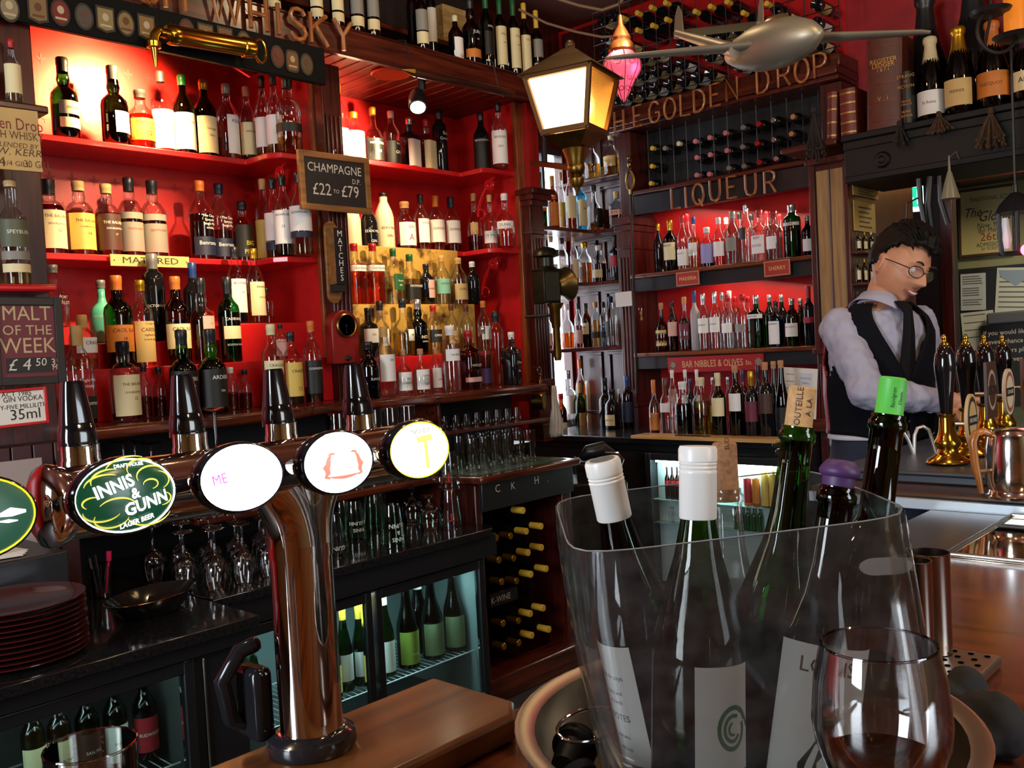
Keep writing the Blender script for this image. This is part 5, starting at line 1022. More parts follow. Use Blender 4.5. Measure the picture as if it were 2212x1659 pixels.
def glass(kind, p, label, group, m=None, sc=1, printed=None):
    k = (kind, m.name if m else '', sc, str(printed))
    if k not in GROOT:
        prof, h = GP[kind]; prof = [(r*sc, z*sc) for r, z in prof]; mats = [m or CG]; mb = MB().lathe(prof, 20, cap=False)
        if len(prof) and prof[-1][0] > 0: mb.lathe([(prof[-1][0], prof[-1][1]), (0, prof[-1][1]-.004)], 20, cap=False)
        mb.tube([(prof[0][0]*cos(i*pi/12), prof[0][0]*sin(i*pi/12), .0012) for i in range(24)], .0012, 5, 0, closed=True)
        if printed:
            mats.append(printed[1]); 
            for t, sz, z, up in printed[0]:
                rr = [r for r, zz in prof]; i = max(j for j, (r, zz) in enumerate(prof) if zz <= z); r = prof[i][0] if i+1 >= len(prof) else prof[i][0]+(prof[i+1][0]-prof[i][0])*(z-prof[i][1])/(prof[i+1][1]-prof[i][1]+1e-9)
                vs, fs = glyphs(t, 'CENTER', 0, 0, .01); u = -1 if up else 1
                mb.add([((r+.001)*sin(x*sz*u/r), -(r+.001)*cos(x*sz*u/r), z+y*sz*u) for x, y, _ in vs], fs, 1)
        o = mb.build({'wine': 'wine_glass', 'flute': 'wine_glass', 'pint': 'pint_glass', 'tumbler': 'tumbler', 'goblet': 'goblet', 'highball': 'highball_glass', 'shot': 'shot_glass'}[kind], mats, None, smooth=50); GROOT[k] = o
    else: o = GROOT[k].copy(); COL.objects.link(o)
    o.location = Vector(p)+Vector((0, 0, .0012)); o.rotation_euler = (0, 0, random.uniform(-.3, .3)-.45)
    return tag(o, label, 'glass', group)
zc = .73
for j in range(4):
    xs = [x for x in [1.12+.093*i+(.045 if j % 2 else 0) for i in range(9)] if (1.37, 1.28, 1.31, 1.31)[j] < x < (1.82, 1.78, 1.9, 1.45)[j]]
    for i, x in enumerate(xs):
        glass('wine', (x, 2.56+.1*j, zc), f"upturned wine glass on the black counter, {ordn(j+1)} row from front, {ordn(i+1)} from left", 'upturned wine glasses on the counter', sc=1.04 if j % 2 else 1.1)
# printed pints and goblets near the column
WP = P('etched_white', 'd8d8d0', .6); GPR = thin('green_tint_pint', (.62, .85, .7), .7, edge=.35); RP = P('red_print', 'b01c22', .5)
items = [('pint', 722, 1203, None, ([('GUINNESS', .02, .035, 1)], WP), 'upturned pint glass with white print nearest the steel column'),
 ('pint', 768, 1168, GPR, ([('INNIS', .018, .045, 1), ('& GUNN', .018, .07, 1)], WP), 'greenish printed pint glass behind the nearest upturned pint'),
 ('pint', 850, 1180, GPR, ([('INNIS', .02, .03, 1), ('&', .02, .053, 1), ('GUNN', .022, .078, 1)], WP), 'greenish pint glass with large white lettering, front row'),
 ('pint', 808, 1150, GPR, None, 'plain greenish pint glass in the second row of pints'),
 ('goblet', 893, 1130, None, None, 'clear goblet upturned behind the red badged goblet'), ('goblet', 930, 1147, None, ([('ooooo', .012, .04, 1)], RP), 'large upturned goblet with a red badge'),
 ('pint', 975, 1141, None, ([('T', .045, .05, 1)], RP), 'clear pint glass with red letter, lower of the stacked pair')]
for kd, px, py, m, pr, lab in items:
    p = on(px, py, 2, zc); glass(kd, p, lab, 'printed glasses on the counter', m, 1.0, pr)
p = on(975, 1141, 2, zc); glass('pint', (p.x, p.y, zc+.152), 'clear pint glass with red letter, upper of the stacked pair', 'printed glasses on the counter', None, 1.0, ([('T', .045, .05, 1)], RP))
for i, (px, py) in enumerate(((705, 1175), (742, 1150), (820, 1130))): glass('pint', on(px, py, 2, zc), f"plain clear pint glass in the back rows of pints, {ordn(i+1)} from left", 'plain pints on the counter')
# tumblers stacked on the shelf over the counter
zs = .918; GT = thin('green_tint_tumbler', (.5, .78, .62), .7, edge=.35)
x0, x1 = on(648, 930, 1, 2.85).x, on(952, 930, 1, 2.85).x; n = 9
for tier in range(3):
    lo = 0 if tier < 2 else 2; hi = n-(1 if tier == 1 else 2 if tier == 2 else 0)
    for i in range(lo, hi):
        x = x0+(x1-x0)*i/(n-1); green = tier == 1 and i < 4
        glass('tumbler', (x, 2.86 if x < 2.5 else 2.86, zs+tier*.0975 if 1 else 0), f"upturned {'green tinted' if green else 'clear'} tumbler, {('bottom','middle','top')[tier]} tier of the stack, {ordn(i-lo+1)} from left", 'stacked tumblers behind the beer taps', GT if green else None, 1.06)
for i, (px, py) in enumerate(((265, 953), (290, 955), (325, 957), (398, 893), (462, 880))):
    p = on(px, py, 1, (3.03, 3.1, 3.03, 2.885, 2.895)[i]); sc = (p.z-.917)/.21
    glass('flute', (p.x, p.y, .917), f"upturned stemmed glass behind the beer taps, {ordn(i+1)} from left", 'stemmed glasses behind the taps', sc=round(sc, 3))
for j in range(2):
    for i in range(6): glass('highball', (2.66+.04*j+.07*i, 2.72+.12*j, .9195), f"tall highball glass on the green baize, {('front', 'back')[j]} row, {ordn(i+1)} from left", 'highball glasses on the baize', sc=1.05)
for i in range(9): glass('shot', (2.77+.07*i, 3.08, 1.0655), f"small upturned shot glass on the board under the gin ledge, {ordn(i+1)} from left", 'shot glasses under the ledge')
# ---------------------------------------------------------------- plates, dish, pots, papers on the low counter
PL = P('brown_glaze', '4a1a16', .18, coat=.5); PLS = P('brown_plate_rim', '2a1412', .3)
pc = Vector((.79, 2.44, .7315)); n = 11
lp_ = [(0, 0), (.10, 0), (.11, .004), (.155, .006), (.165, .01), (.165, .0125), (.15, .0115), (.118, .0095), (.108, .006), (0, .006)]
pr = MB().lathe(lp_, 44).build('dinner_plate', PL, None, 35); pr.location = pc; tag(pr, 'brown dinner plate at the bottom of the stack', 'plate', 'stack of brown plates')
for i in range(1, n):
    o = pr.copy(); COL.objects.link(o); o.location = pc+Vector((random.uniform(-.003, .003), random.uniform(-.003, .003), .0128*i))
    o['label'] = 'brown dinner plate on top of the stack' if i == n-1 else f"brown dinner plate, {ordn(i+1)} up from the bottom of the stack"
c = on(330, 1318, 2, .735); o = thing('serving_dish', 'shallow black oval dish beside the plate stack', 'dish', (c.x, c.y, .7315), 20)
part('dish', MB().lathe([(0, 0), (.09, 0), (.13, .03), (.15, .052), (.146, .053), (.12, .03), (.08, .008), (0, .008)], 40, ay=.62), P('black_gloss', (.01, .01, .01), .12, coat=.5), o)
c = on(222, 1285, 2, .735); o = thing('pen_glass', 'clear glass of pens with a pink ended marker', 'glass of pens', (c.x, c.y, .7315))
part('glass', MB().lathe([(0, .004), (.028, .004), (.034, .09), (.035, .091), (.03, .0), (0, 0)][::-1], 20), CG, o)
for i, (x, y, m, l) in enumerate(((.012, -.01, P('pink_pen', 'd8285a', .35), .135), (-.012, -.006, BLACK, .13), (-.004, .012, STEEL, .125), (-.016, .006, P('grey_pen', '55505a', .4), .12))):
    part('pen', MB().tube([(x*.6, y*.6, .008), (x*1.5, y*1.5, l-.03), (x*1.55, y*1.55, l-.028), (x*1.7, y*1.7, l)], [.004, .004, .008 if i == 0 else .004, .008 if i == 0 else .0035], 8), m, o)
p = on(60, 1180, 1, 2.7); o = tag(MB().box(.55, 2.62, .7315, 1.0, 2.95, .93).build('till_drawer', BLACK, bevel=.006), 'low black cabinet box behind the plates', 'box')
pp = MB(); 
for k in range(4): pp.box(-.11, -.08, .0006+.0022*k, .11, .08, .0026+.0022*k, 0, RZ(6*k-9))
tag(pp.build('paper_stack', WHITE, loc=(.80, 2.75, .932)), 'loose stack of white paper lying on the black box', 'paper')
tag(MB().box(.5, 2.985, .8, 1.08, 3.0, 1.16).build('counter_panel', P('pale_panel', 'a89894', .6)), 'pale board leaning behind the papers', 'board')

# ================================================================== the bar in front
ZB, ZK = 1.02, 1.05
BARW = wood('bar_top_wood', '3a1608', '8a4218', 1, scale=6, rough=.22, coat=.5)
bt = thing('bar_counter', 'long polished red brown bar counter with moulded inner edge', 'bar counter')
part('bar_top', MB().prism([(-1.2, -.7), (3.4, -.7), (3.4, .4), (2.2, .709), (-1.2, .709)], .97, ZB), BARW, bt, bevel=.012, seg=3)
part('inner_front', MB().box(-1.2, .6, 0, 2.2, .68, .97), MAHOX, bt)
part('front_panel', MB().box(-1.2, -.6, 0, 3.3, -.5, .97), MAHOX, bt)
bk = tag(MB().prism([(-1.0, .64), (.665, .64), (.692, .665), (.692, .79), (-1.0, .79)], ZB+.001, ZK).build('raised_plank', wood('plank_oak', '56301a', '8e5c30', 0, scale=7, rough=.3, coat=.25), bevel=.006, seg=3), 'thick oak plank on the bar carrying the steel beer font', 'plank')
# ------------------------------------------------------------------ beer font
FM = P('font_metal', (.62, .55, .5), .06, 1); FMD = P('font_dark', (.03, .03, .035), .12, .6)
ft = thing('beer_font', 'chrome T-shaped beer font with four lit oval badges and black handles', 'beer font', (.495, .745, ZK+.001))
L = lambda x, y, z: (x-.495, y-.745, z-ZK)
zt = 1.316
part('base_ring', MB().lathe([(.033, 0), (.041, 0), (.043, .006), (.041, .013), (.034, .017), (.031, .018)], 36), P('font_base', (.02, .02, .025), .15, coat=.5), ft)
part('column', MB().lathe([(.0295, .0), (.0295, .186)], 40, cap=False).lathe([(.0305, .184), (.0305, .196)], 40, cap=False), FM, ft)
rings = []
n = 40; vs = []; fs = []
for j in range(10):
    u = j/9; ex = .0305+.034*u**2.2; ey = .0305-.004*u; z = .195+.066*u
    vs += [(ex*cos(2*pi*i/n), ey*sin(2*pi*i/n), z) for i in range(n)]
for j in range(9): fs += [(j*n+i, j*n+(i+1) % n, (j+1)*n+(i+1) % n, (j+1)*n+i) for i in range(n)]
part('flared_neck', MB().add(vs, fs), FM, ft)
x0, x1 = .272, .655
part('tube', MB().tube([L(x0, .745, zt), L(x1, .745, zt)], .0285, 36), FM, ft)
part('end_cap', MB().lathe([(.0, .012), (.02, .011), (.031, .005), (.033, 0), (.031, -.008), (.0285, -.012)][::-1], 36, 0, T(*L(x0, .745, zt)) @ RY(-90)), CHROME, ft)
part('end_cap', MB().lathe([(.0, .012), (.02, .011), (.031, .005), (.033, 0), (.031, -.008), (.0285, -.012)][::-1], 36, 0, T(*L(x1, .745, zt)) @ RY(90)), CHROME, ft)
GLOWW = P('lit_white_badge', (.92, .95, 1), .3, emit=2.2); GLOWG = P('lit_green_badge', (.004, .045, .02), .25, emit=.5); GLOWY = P('lit_yellow_white', (1, .98, .82), .3, emit=2.0)
def E_(name, col, e): return P(name, col, .4, emit=e)
EW = E_('lit_white_ink', (1, 1, 1), 1.0); EY = E_('lit_yellow_ink', (.72, .68, .1), .45); EP = E_('lit_pink_ink', (.75, .12, .65), .5); EPF = E_('lit_pale_pink', (.9, .6, .88), .5); ES = E_('lit_salmon_ink', (.9, .26, .18), .5); ET = E_('lit_gold_ink', (1, .8, .2), .5); ETK = E_('lit_dark_ink', (.12, .1, .01), .2); YR = E_('lit_yellow_rim', (.85, .78, .02), .45)
def oval(rx, rz, n=40): return [(rx*cos(2*pi*k/n), rz*sin(2*pi*k/n)) for k in range(n)]
def badge(root, xc, zc, face, rim=None, loc=L):
    hs = MB(); n = 40
    prof = [(.45, -.040), (.5, -.034), (.8, -.018), (1.0, -.008), (1.04, 0), (1.02, .006), (.965, .008)]
    vs = []; fs = []
    for s, z in prof: vs += [(a*s, b*s, z) for a, b in oval(.0385, .0278, n)]
    for j in range(len(prof)-1): fs += [(j*n+i, j*n+(i+1) % n, (j+1)*n+(i+1) % n, (j+1)*n+i) for i in range(n)]
    M = T(*loc(xc, .672, zc)) @ RX(-4) @ FACE_Y
    hs.add(vs, fs, 0, M); b = hs.build('badge', P('badge_housing', (.02, .022, .03), .12, .5, coat=.4), root)
    fc = MB(); vs = []; fs = []
    R = [(1.0, .006), (.9, .0085), (.6, .0115), (.3, .013)]
    for s, z in R: vs += [(a*s, b_*s, z) for a, b_ in oval(.0372, .0265, n)]
    for j in range(3): fs += [(j*n+i, j*n+(i+1) % n, (j+1)*n+(i+1) % n, (j+1)*n+i) for i in range(n)]
    fs.append(tuple(3*n+i for i in range(n))); fc.add(vs, fs, 0, M)
    mats = [face]; fm = fc
    if rim:
        mats.append(rim); fm.tube([M @ Vector((a, b_, .0072)) for a, b_ in oval(.0368, .0262, 40)], .0008, 6, 1, None, closed=True)
    return b, fm, mats, M
def dome(x, y): q = min(1, sqrt((x/.0372)**2+(y/.0265)**2)); return .0136-.0062*q**2.2
def stuck(fm, M, m, txt, x, y, sz, ang=0, sx=1, bold=.012):
    vs, fs = glyphs(txt, 'CENTER', 0, 0, bold); A = RZ(ang); out = []
    for a, b_, _ in vs: p = A @ Vector((a*sz*sx, b_*sz, 0)); out.append((p.x+x, p.y+y, dome(p.x+x, p.y+y)+.0018))
    fm.add(out, fs, m, M)
def ribbon(fm, M, m, pts, w):
    vs = []; fs = []; K = len(pts)
    for i, (x, y) in enumerate(pts):
        a = pts[max(0, i-1)]; c = pts[min(K-1, i+1)]; t = Vector((c[0]-a[0], c[1]-a[1])).normalized(); u = i/(K-1); ww_ = w*(sin(pi*(.08+.84*u))**.8)
        for s in (-1, 1): px, py = x-t.y*ww_*s, y+t.x*ww_*s; vs.append((px, py, dome(px, py)+.0010))
    for i in range(K-1): fs.append((2*i, 2*i+1, 2*i+3, 2*i+2))
    fm.add(vs, fs, m, M)
bx = [.297, .392, .487, .581]
b, fm, mats, M = badge(ft, bx[0], 1.326, GLOWG, EW); mats += [EY]
for t, x, y, s, a in (('DRAFT HOUSE', .002, .0218, .0036, 0), ('INNIS', -.011, .0075, .0125, 14), ('&', .003, .0008, .0105, 8), ('GUNN', .0115, -.0075, .0125, 12), ('LAGER BEER', .004, -.0195, .0052, 10)): stuck(fm, M, 1, t, x, y, s, a, .92, .03)
def swirl(x, y, r, a0, a1, sq=.6): return [(x+r*cos(radians(a0+(a1-a0)*k/12)), y+r*sq*sin(radians(a0+(a1-a0)*k/12))) for k in range(13)]
for q in (swirl(-.016, .008, .015, 170, 60), swirl(-.012, .012, .014, 190, 70), swirl(.018, .012, .012, 200, 20), swirl(.02, .008, .012, -60, 70), swirl(.016, .006, .006, 180, -80), swirl(-.02, -.008, .013, 180, 330), swirl(-.014, -.014, .012, 160, 350), swirl(-.01, -.009, .014, 150, 20), swirl(.014, -.013, .018, 200, 340), swirl(.024, -.006, .008, -90, 60), swirl(-.026, -.002, .007, 60, 230), swirl(.004, .016, .02, 160, 60), swirl(.012, .018, .012, 200, 40)): ribbon(fm, M, 2, q, .0007)
fm.build('lit_face', mats, b, 60)
b, fm, mats, M = badge(ft, bx[1], 1.326, GLOWW); mats += [EP, EPF]
stuck(fm, M, 1, 'ME', -.0235, .001, .0115, 8, .8, .0); stuck(fm, M, 2, 'NABREA', .006, .003, .0115, 8, .8, -.01); fm.build('lit_face', mats, b, 60)
b, fm, mats, M = badge(ft, bx[2], 1.326, GLOWW); mats += [ES]
for s in (-1, 1):
    ribbon(fm, M, 1, [(s*.013, .008), (s*.0155, .004), (s*.0165, 0), (s*.018, -.004), (s*.017, -.008), (s*.019, -.011), (s*.015, -.0125)], .0028)
    ribbon(fm, M, 1, [(s*.017, .002), (s*.021, -.003), (s*.0185, -.007)], .0012); ribbon(fm, M, 1, [(s*.016, .008), (s*.011, .0085), (s*.008, .008)], .0012)
ribbon(fm, M, 1, [(-.016, -.0115), (-.008, -.0125), (0, -.013), (.008, -.0125), (.016, -.0115)], .0016); fm.build('lit_face', mats, b, 60)
b, fm, mats, M = badge(ft, bx[3], 1.326, GLOWY, YR); mats += [ET, ETK]
stuck(fm, M, 2, 'T', .002, -.004, .043, 4, .75, .02); stuck(fm, M, 3, "TENNENT'S", .001, .0175, .0055, 2, 1, .01); fm.build('lit_face', mats, b, 60)
for x in (.306, .4005, .4935, .5885):
    c = L(x, .745, zt); zz = .0285
    h = part('handle', MB().lathe([(.0138, .046), (.014, .05), (.0125, .07), (.0105, .078), (.0102, .0785), (.0078, .112), (.007, .1145), (0, .115)][0:1]+[(.0142, .047), (.0138, .056), (.0128, .064), (.0125, .0645), (.0122, .067), (.0084, .098), (.0078, .1005), (0, .101)], 24, 0, T(c[0], c[1]+.018, c[2]-.006) @ RX(-4), sq=3), P('handle_black', (.006, .006, .008), .12, coat=.6), ft)
    part('collar', MB().lathe([(.0165, .012), (.0165, .022), (.0155, .024), (.0155, .034), (.0148, .036), (.0148, .047), (.0, .047)], 24, 0, T(c[0], c[1]+.018, c[2]-.004)), CHROME, ft)
part('power_unit', MB().cbox((-.035, .04, .045), (.02, .04, .07)).tube([(-.03, .045, .02), (-.055, .05, .03), (-.062, .05, .07), (-.045, .045, .095), (-.025, .04, .1)], .008, 10), FMD, ft, bevel=.006)
# neighbouring font at the left edge of the bar
f2 = thing('beer_font', 'second beer font with green yellow ringed badge cut by the left edge', 'beer font', (-.02, .735, ZK+.001))
L2 = lambda x, y, z: (x+.02, y-.735, z-ZK)
part('column', MB().lathe([(.041, 0), (.043, .006), (.034, .016), (.0295, .018), (.0295, .2), (.045, .25)], 32), FM, f2)
part('tube', MB().tube([L2(-.25, .735, zt), L2(.205, .735, zt)], .0285, 32), FM, f2); part('end_cap', MB().lathe([(.0, .016), (.016, .014), (.025, .008), (.0285, 0)][::-1], 32, 0, T(*L2(.205, .735, zt)) @ RY(90)), FM, f2)
b, fm, mats, M = badge(f2, .197, 1.326, E_('lit_dark_green', (.012, .05, .03), .8), YR, L2); mats += [EW]
ribbon(fm, M, 2, [(.012, .0), (.02, .0012), (.03, .0004)], .003); ribbon(fm, M, 2, [(.012, -.004), (.018, -.0045), (.024, -.005)], .0012); stuck(fm, M, 2, 'X', .006, 0, .012, 0, 1, .03); fm.build('lit_face', mats, b, 60)
# ------------------------------------------------------------------ steel bowl with the acrylic wine bucket
bc = D(1600, 1560, .785); BC = Vector((bc.x, bc.y, ZB+.001)); az = YAW*180/pi-90      # bucket faces the stools
bo = thing('steel_bowl', 'wide dull steel bowl under the clear wine bucket', 'bowl', BC)
part('bowl', MB().lathe([(0, .0), (.172, .0), (.18, .008), (.183, .05), (.186, .068), (.19, .073), (.192, .076), (.188, .077), (.175, .073), (.180, .052), (.177, .014), (.168, .006), (0, .006)], 56), P('dull_steel', (.5, .45, .38), .3, 1), bo)
m, nt, b = _new('scuffed_acrylic'); nt.nodes.clear(); N = nt.nodes.new; Lk = nt.links.new
out = N('ShaderNodeOutputMaterial'); t_ = N('ShaderNodeBsdfTransparent'); t_.inputs[0].default_value = (.80, .80, .79, 1); g_ = N('ShaderNodeBsdfGlossy'); g_.inputs['Roughness'].default_value = .06; d_ = N('ShaderNodeBsdfDiffuse'); d_.inputs[0].default_value = (.45, .43, .42, 1)
lw = N('ShaderNodeLayerWeight'); lw.inputs[0].default_value = .3; m1 = N('ShaderNodeMixShader'); m2 = N('ShaderNodeMixShader'); ns = N('ShaderNodeTexNoise'); ns.inputs['Scale'].default_value = 14; ns.inputs['Detail'].default_value = 8; mr = N('ShaderNodeMapRange'); mr.inputs[1].default_value = .35; mr.inputs[2].default_value = .8; mr.inputs[3].default_value = .015; mr.inputs[4].default_value = .06
Lk(ns.outputs[0], mr.inputs[0]); Lk(mr.outputs[0], m1.inputs[0]); Lk(t_.outputs[0], m1.inputs[1]); Lk(d_.outputs[0], m1.inputs[2]); ml = N('ShaderNodeMath'); ml.operation = 'MULTIPLY_ADD'; ml.inputs[1].default_value = .5; ml.inputs[2].default_value = .02
Lk(lw.outputs['Fresnel'], ml.inputs[0]); Lk(ml.outputs[0], m2.inputs[0]); Lk(m1.outputs[0], m2.inputs[1]); Lk(g_.outputs[0], m2.inputs[2]); Lk(m2.outputs[0], out.inputs[0])
ACR = m
kr = thing('wine_bucket', 'clear scuffed acrylic bucket with slanted rim holding six wine bottles', 'wine bucket', (BC.x, BC.y, ZB+.009), az)
nb = 64; KM = Matrix.Translation((BC.x, BC.y, ZB+.009)) @ RZ(az); KI = KM.inverted()
pl_, pr_ = KI @ D(1226, 1195, .665), KI @ D(1950, 1091, .69)
def brim(x): return pl_.z+(pr_.z-pl_.z)*(x-pl_.x)/(pr_.x-pl_.x)
hw = (pr_.x-pl_.x)/2; xc = (pr_.x+pl_.x)/2
def bring(u, sc=1):
    la = .106+(-pl_.x-.106)*min(1, u*1.15)**.55; ra = .142+(pr_.x-.142)*u; a = (la+ra)/2*sc; x_c = (ra-la)/2; bb = .127*sc; out = []
    for i in range(nb):
        c, s = cos(2*pi*i/nb), sin(2*pi*i/nb); q = (abs(c)**7+abs(s)**7)**(-1/7); x, y = a*c*q+x_c, bb*s*q
        out.append((x, y, brim(x)*u))
    return out
mb = MB(); vs = []; fs = []
RS = [(0, .0001), (0, .5), (0, .9)]+[(u, 1) for u in (.0, .03, .1, .2, .35, .5, .65, .8, .9, 1)]+[(u, .972) for u in (1, .8, .6, .4, .2, .03)]+[(.03, .5), (.03, .0001)]
for u, s in RS: vs += bring(u, s)
for j in range(len(RS)-1): fs += [(j*nb+i, j*nb+(i+1) % nb, (j+1)*nb+(i+1) % nb, (j+1)*nb+i) for i in range(nb)]
mb.add(vs, fs); part('bucket', mb, ACR, kr); part('rim', MB().tube(bring(1, .986), .0007, 5, 0, None, closed=True), P('edge_highlight', (.22, .22, .21), .2), kr)  # rim tube added to draw a light line along the acrylic edge
ph = KI @ D(1918, 1222, .70)
part('grip_slot', MB().prism([(.012*cos(radians(90+180*k/8))-.01, .0065*sin(radians(90+180*k/8))) for k in range(9)]+[(.012*cos(radians(-90+180*k/8))+.006, .0065*sin(radians(-90+180*k/8))) for k in range(9)], 0, .002, 0, T(ph.x, ph.y, ph.z) @ FACE_Y), P('grip_pale', (.5, .46, .44), .5), kr)
def leaning(name, label, top, base, r, kind, glass, cap, capw, labels=None, liq=None, stopper=None, roll=0, caplen=.17):
    top = Vector(top); base = Vector(base); z = (top-base).normalized(); h = (top-base).length
    vf = Vector((-FW.x, -FW.y, 0)); y = -(vf-z*vf.dot(z)).normalized(); x = y.cross(z)
    M = basis(x, y, z, base) @ RZ(roll); o = thing(name, label, 'bottle', M=M)
    prof = KD[kind][0]; pr = [(a*r, b_*h*(1 if capw else .9)) for a, b_ in prof]
    nk = .0133; pr = [(nk if z_ > .78*h else max(a, nk), z_) for a, z_ in pr]; gh = h*(.985 if capw else 1)
    if not capw: pr += [(nk, h-.045), (nk, h-.026), (nk+.002, h-.024), (nk+.002, h-.018), (nk, h-.016), (nk, h-.012)]; pr = sorted(pr, key=lambda q: q[1]) if 0 else [q for q in pr if q[1] < h-.05 or q[1] >= h-.0451]
    MB().lathe([(0, .001)]+pr, 32).build('glass_body', GL[glass], o, 60)
    if liq:
        c, fl = liq; q = [(0, .003)]+[(a*.92, max(.003, z_)) for a, z_ in pr if z_ < fl*h]; a = q[-1]; nx = [p_ for p_ in pr if p_[1] >= fl*h][0]; k = (fl*h-a[1])/(nx[1]-a[1]+1e-6); q += [((a[0]/.92+(nx[0]-a[0]/.92)*k)*.92, fl*h), (0, fl*h)]
        MB().lathe(q, 32).build('liquid', LQ[c], o, 60)
    if capw:
        cl = caplen*h; c0 = h-cl; R = capw
        cp_ = [(R*.96, c0), (R, c0+.001), (R, c0+cl*.62), (R*1.03, c0+cl*.64), (R*.97, c0+cl*.67)]
        for k in range(3): cp_ += [(R*1.02, c0+cl*(.70+.05*k)), (R*.97, c0+cl*(.725+.05*k))]
        cp_ += [(R*1.03, h-.012), (R*1.03, h-.003), (R*.95, h-.0004), (R*.3, h), (0, h)]
        MB().lathe(cp_, 36).build('screw_cap', CP[cap], o, 50)
    for lb in labels or []:
        col, z0, z1, a0, a1, tx = lb; mb = MB().lathe([(r*1.012, z0*h), (r*1.012, z1*h)], 20, 0, None, a0=radians(a0-90), a1=radians(a1-90)); mats = [LB[col]]
        for (s, sz, zz, ang, ink) in tx:
            if INKS.get(ink, ink) not in mats: mats.append(INKS.get(ink, ink))
            vs, fs = glyphs(s, 'CENTER', 0, 0, 0); R = r*1.018; mb.add([(R*sin(x_*sz/R+radians(ang)), -R*cos(x_*sz/R+radians(ang)), zz*h+y_*sz) for x_, y_, _ in vs], fs, mats.index(INKS.get(ink, ink)))
        if tx and tx[0][0] == 'EMBLEM': pass
        mb.build('label', mats, o, 60)
    if stopper:
        kind_, mt, rr, l, tx = stopper; z0 = h-.012
        if kind_ == 'cork':
            q = MB().lathe([(nk*.85, z0-.012), (nk*.9, z0), (rr, z0+.001), (rr, z0+l-.002), (rr-.002, z0+l), (0, z0+l)], 28); mats = [mt, INKS['b'] if mt != CP['green cork'] else P('dark_green_ink', (.02, .12, .03), .6)]
            for s, sz, zz, ang in tx:
                vs, fs = glyphs(s, 'CENTER', 0, 0, .01); R = rr+.0004; q.add([(R*sin(-y_*sz/R+radians(ang)), -R*cos(-y_*sz/R+radians(ang)), z0+zz+x_*sz) for x_, y_, _ in vs], fs, 1)
            q.build('cork', mats, o, 40)
        else:
            MB().lathe([(nk*.8, z0-.01), (nk*.9, z0), (.0125, z0+.003), (.0125, z0+.007), (.0152, z0+.009), (.0158, z0+.012), (.0145, z0+.015), (.0105, z0+.0205), (.007, z0+.021), (.0045, z0+.018), (0, z0+.0175)], 32).build('stopper', mt, o, 50)
    return o, M, h
CP['green cork'] = P('green_cork', (.1, .55, .07), .45); CK = P('stamped_cork', 'c79a66', .75, noise=.2, scale=220); CK2 = P('dark_cork', 'a0704a', .8, noise=.35, scale=200)
zbt = ZB+.034
def XY(px, d): p = D(px, 1650, d); return (p.x, p.y, zbt)
SG = P('swirl_green', '3f7a48', .5); inkline = [('Vin de pays', .006, .36, 0, 'k'), ('fruity and', .005, .31, 0, 'k'), ('dry with', .005, .28, 0, 'k'), ('NOTES', .008, .23, 0, 'k'), ('contains', .005, .17, 0, 'k'), ('sulphites', .005, .13, 0, 'k')]
o, M, h = leaning('wine_bottle', 'green wine bottle with marked white screw cap leaning left in the bucket', D(1300, 992, .765), XY(1445, .79), .036, 'burg', 'dark green', 'white', .0147, [('white', .08, .46, -100, -22, [(a, b, c, -62, e) for a, b, c, d, e in inkline])], None, caplen=.185)
mb = MB().lathe([(.008, h+.0003), (.0105, h+.0003)], 24, 0, None); mb.text('Sauvignon', .0045, 0, T(0, .0, h+.0005)); mb.build('cap_print', P('cap_print_grey', '8a8a90', .5), [c for c in KIDS(o) if c.name.startswith('screw_cap')][0], 0)
o, M, h = leaning('wine_bottle', 'green wine bottle with plain white screw cap upright in the bucket', D(1507, 962, .72), XY(1506, .713), .0368, 'burg', 'green', 'white', .0145, [('white', .03, .43, -16, 56, [('DAVENTO', .0075, .145, 30, 'k'), ('PECORINO', .0065, .105, 30, 'k'), ('Sant Elia', .0075, .05, 32, 'k')])], ('green', .5), caplen=.2)
mb = MB(); R = .0368*1.02
for (a0, a1, r0, w_) in ((20, 380, .017, .0035), (60, 330, .0105, .0028), (100, 300, .005, .002), (0, 60, .02, .002)):
    vs = []; fs = []
    for k in range(25):
        a = radians(a0+(a1-a0)*k/24); rr = r0*(1-.25*k/24)
        for s in (-1, 1): u, v = (rr+s*w_*.5)*cos(a)*.8, (rr+s*w_*.5)*sin(a); t_ = u/R+radians(30); vs.append((R*sin(t_), -R*cos(t_), .265*h+v))
    mb.add(vs, [(2*k, 2*k+1, 2*k+3, 2*k+2) for k in range(24)])
mb.build('emblem', SG, [c for c in KIDS(o) if c.name.startswith('label')][0], 0)
leaning('wine_bottle', 'clear wine bottle with mottled cork behind the plain white capped bottle', D(1568, 1028, .875), XY(1600, .872), .036, 'burg', 'clear', None, 0, [('white', .5, .62, -60, 60, [])], ('gold', .42), ('cork', CK2, .0115, .044, [('SUD', .006, .043, 0)]))
leaning('wine_bottle', 'green wine bottle with stamped cork leaning right in the bucket', D(1728, 890, .79), XY(1640, .797), .037, 'burg', 'green', None, 0, None, ('lime', .46), ('cork', CK, .0115, .034, [('OUTEILLE', .0075, .017, -25), ('A LA', .0075, .017, 20)]))
BRU = P('brush_black', (.01, .01, .01), .6)
o, M, h = leaning('wine_bottle', 'dark green wine bottle with purple rubber stopper, brushed black mark on label', D(1814, 1018, .73), XY(1717, .713), .037, 'burg', 'dark green', None, 0, [('white', .02, .50, -62, 68, [('LOUIS', .016, .44, -5, 'b')])], ('green', .5), ('stopper', P('purple_rubber', '4a2a5a', .5), 0, 0, []))
mb = MB(); R = .037*1.02; vs = []; K = 14
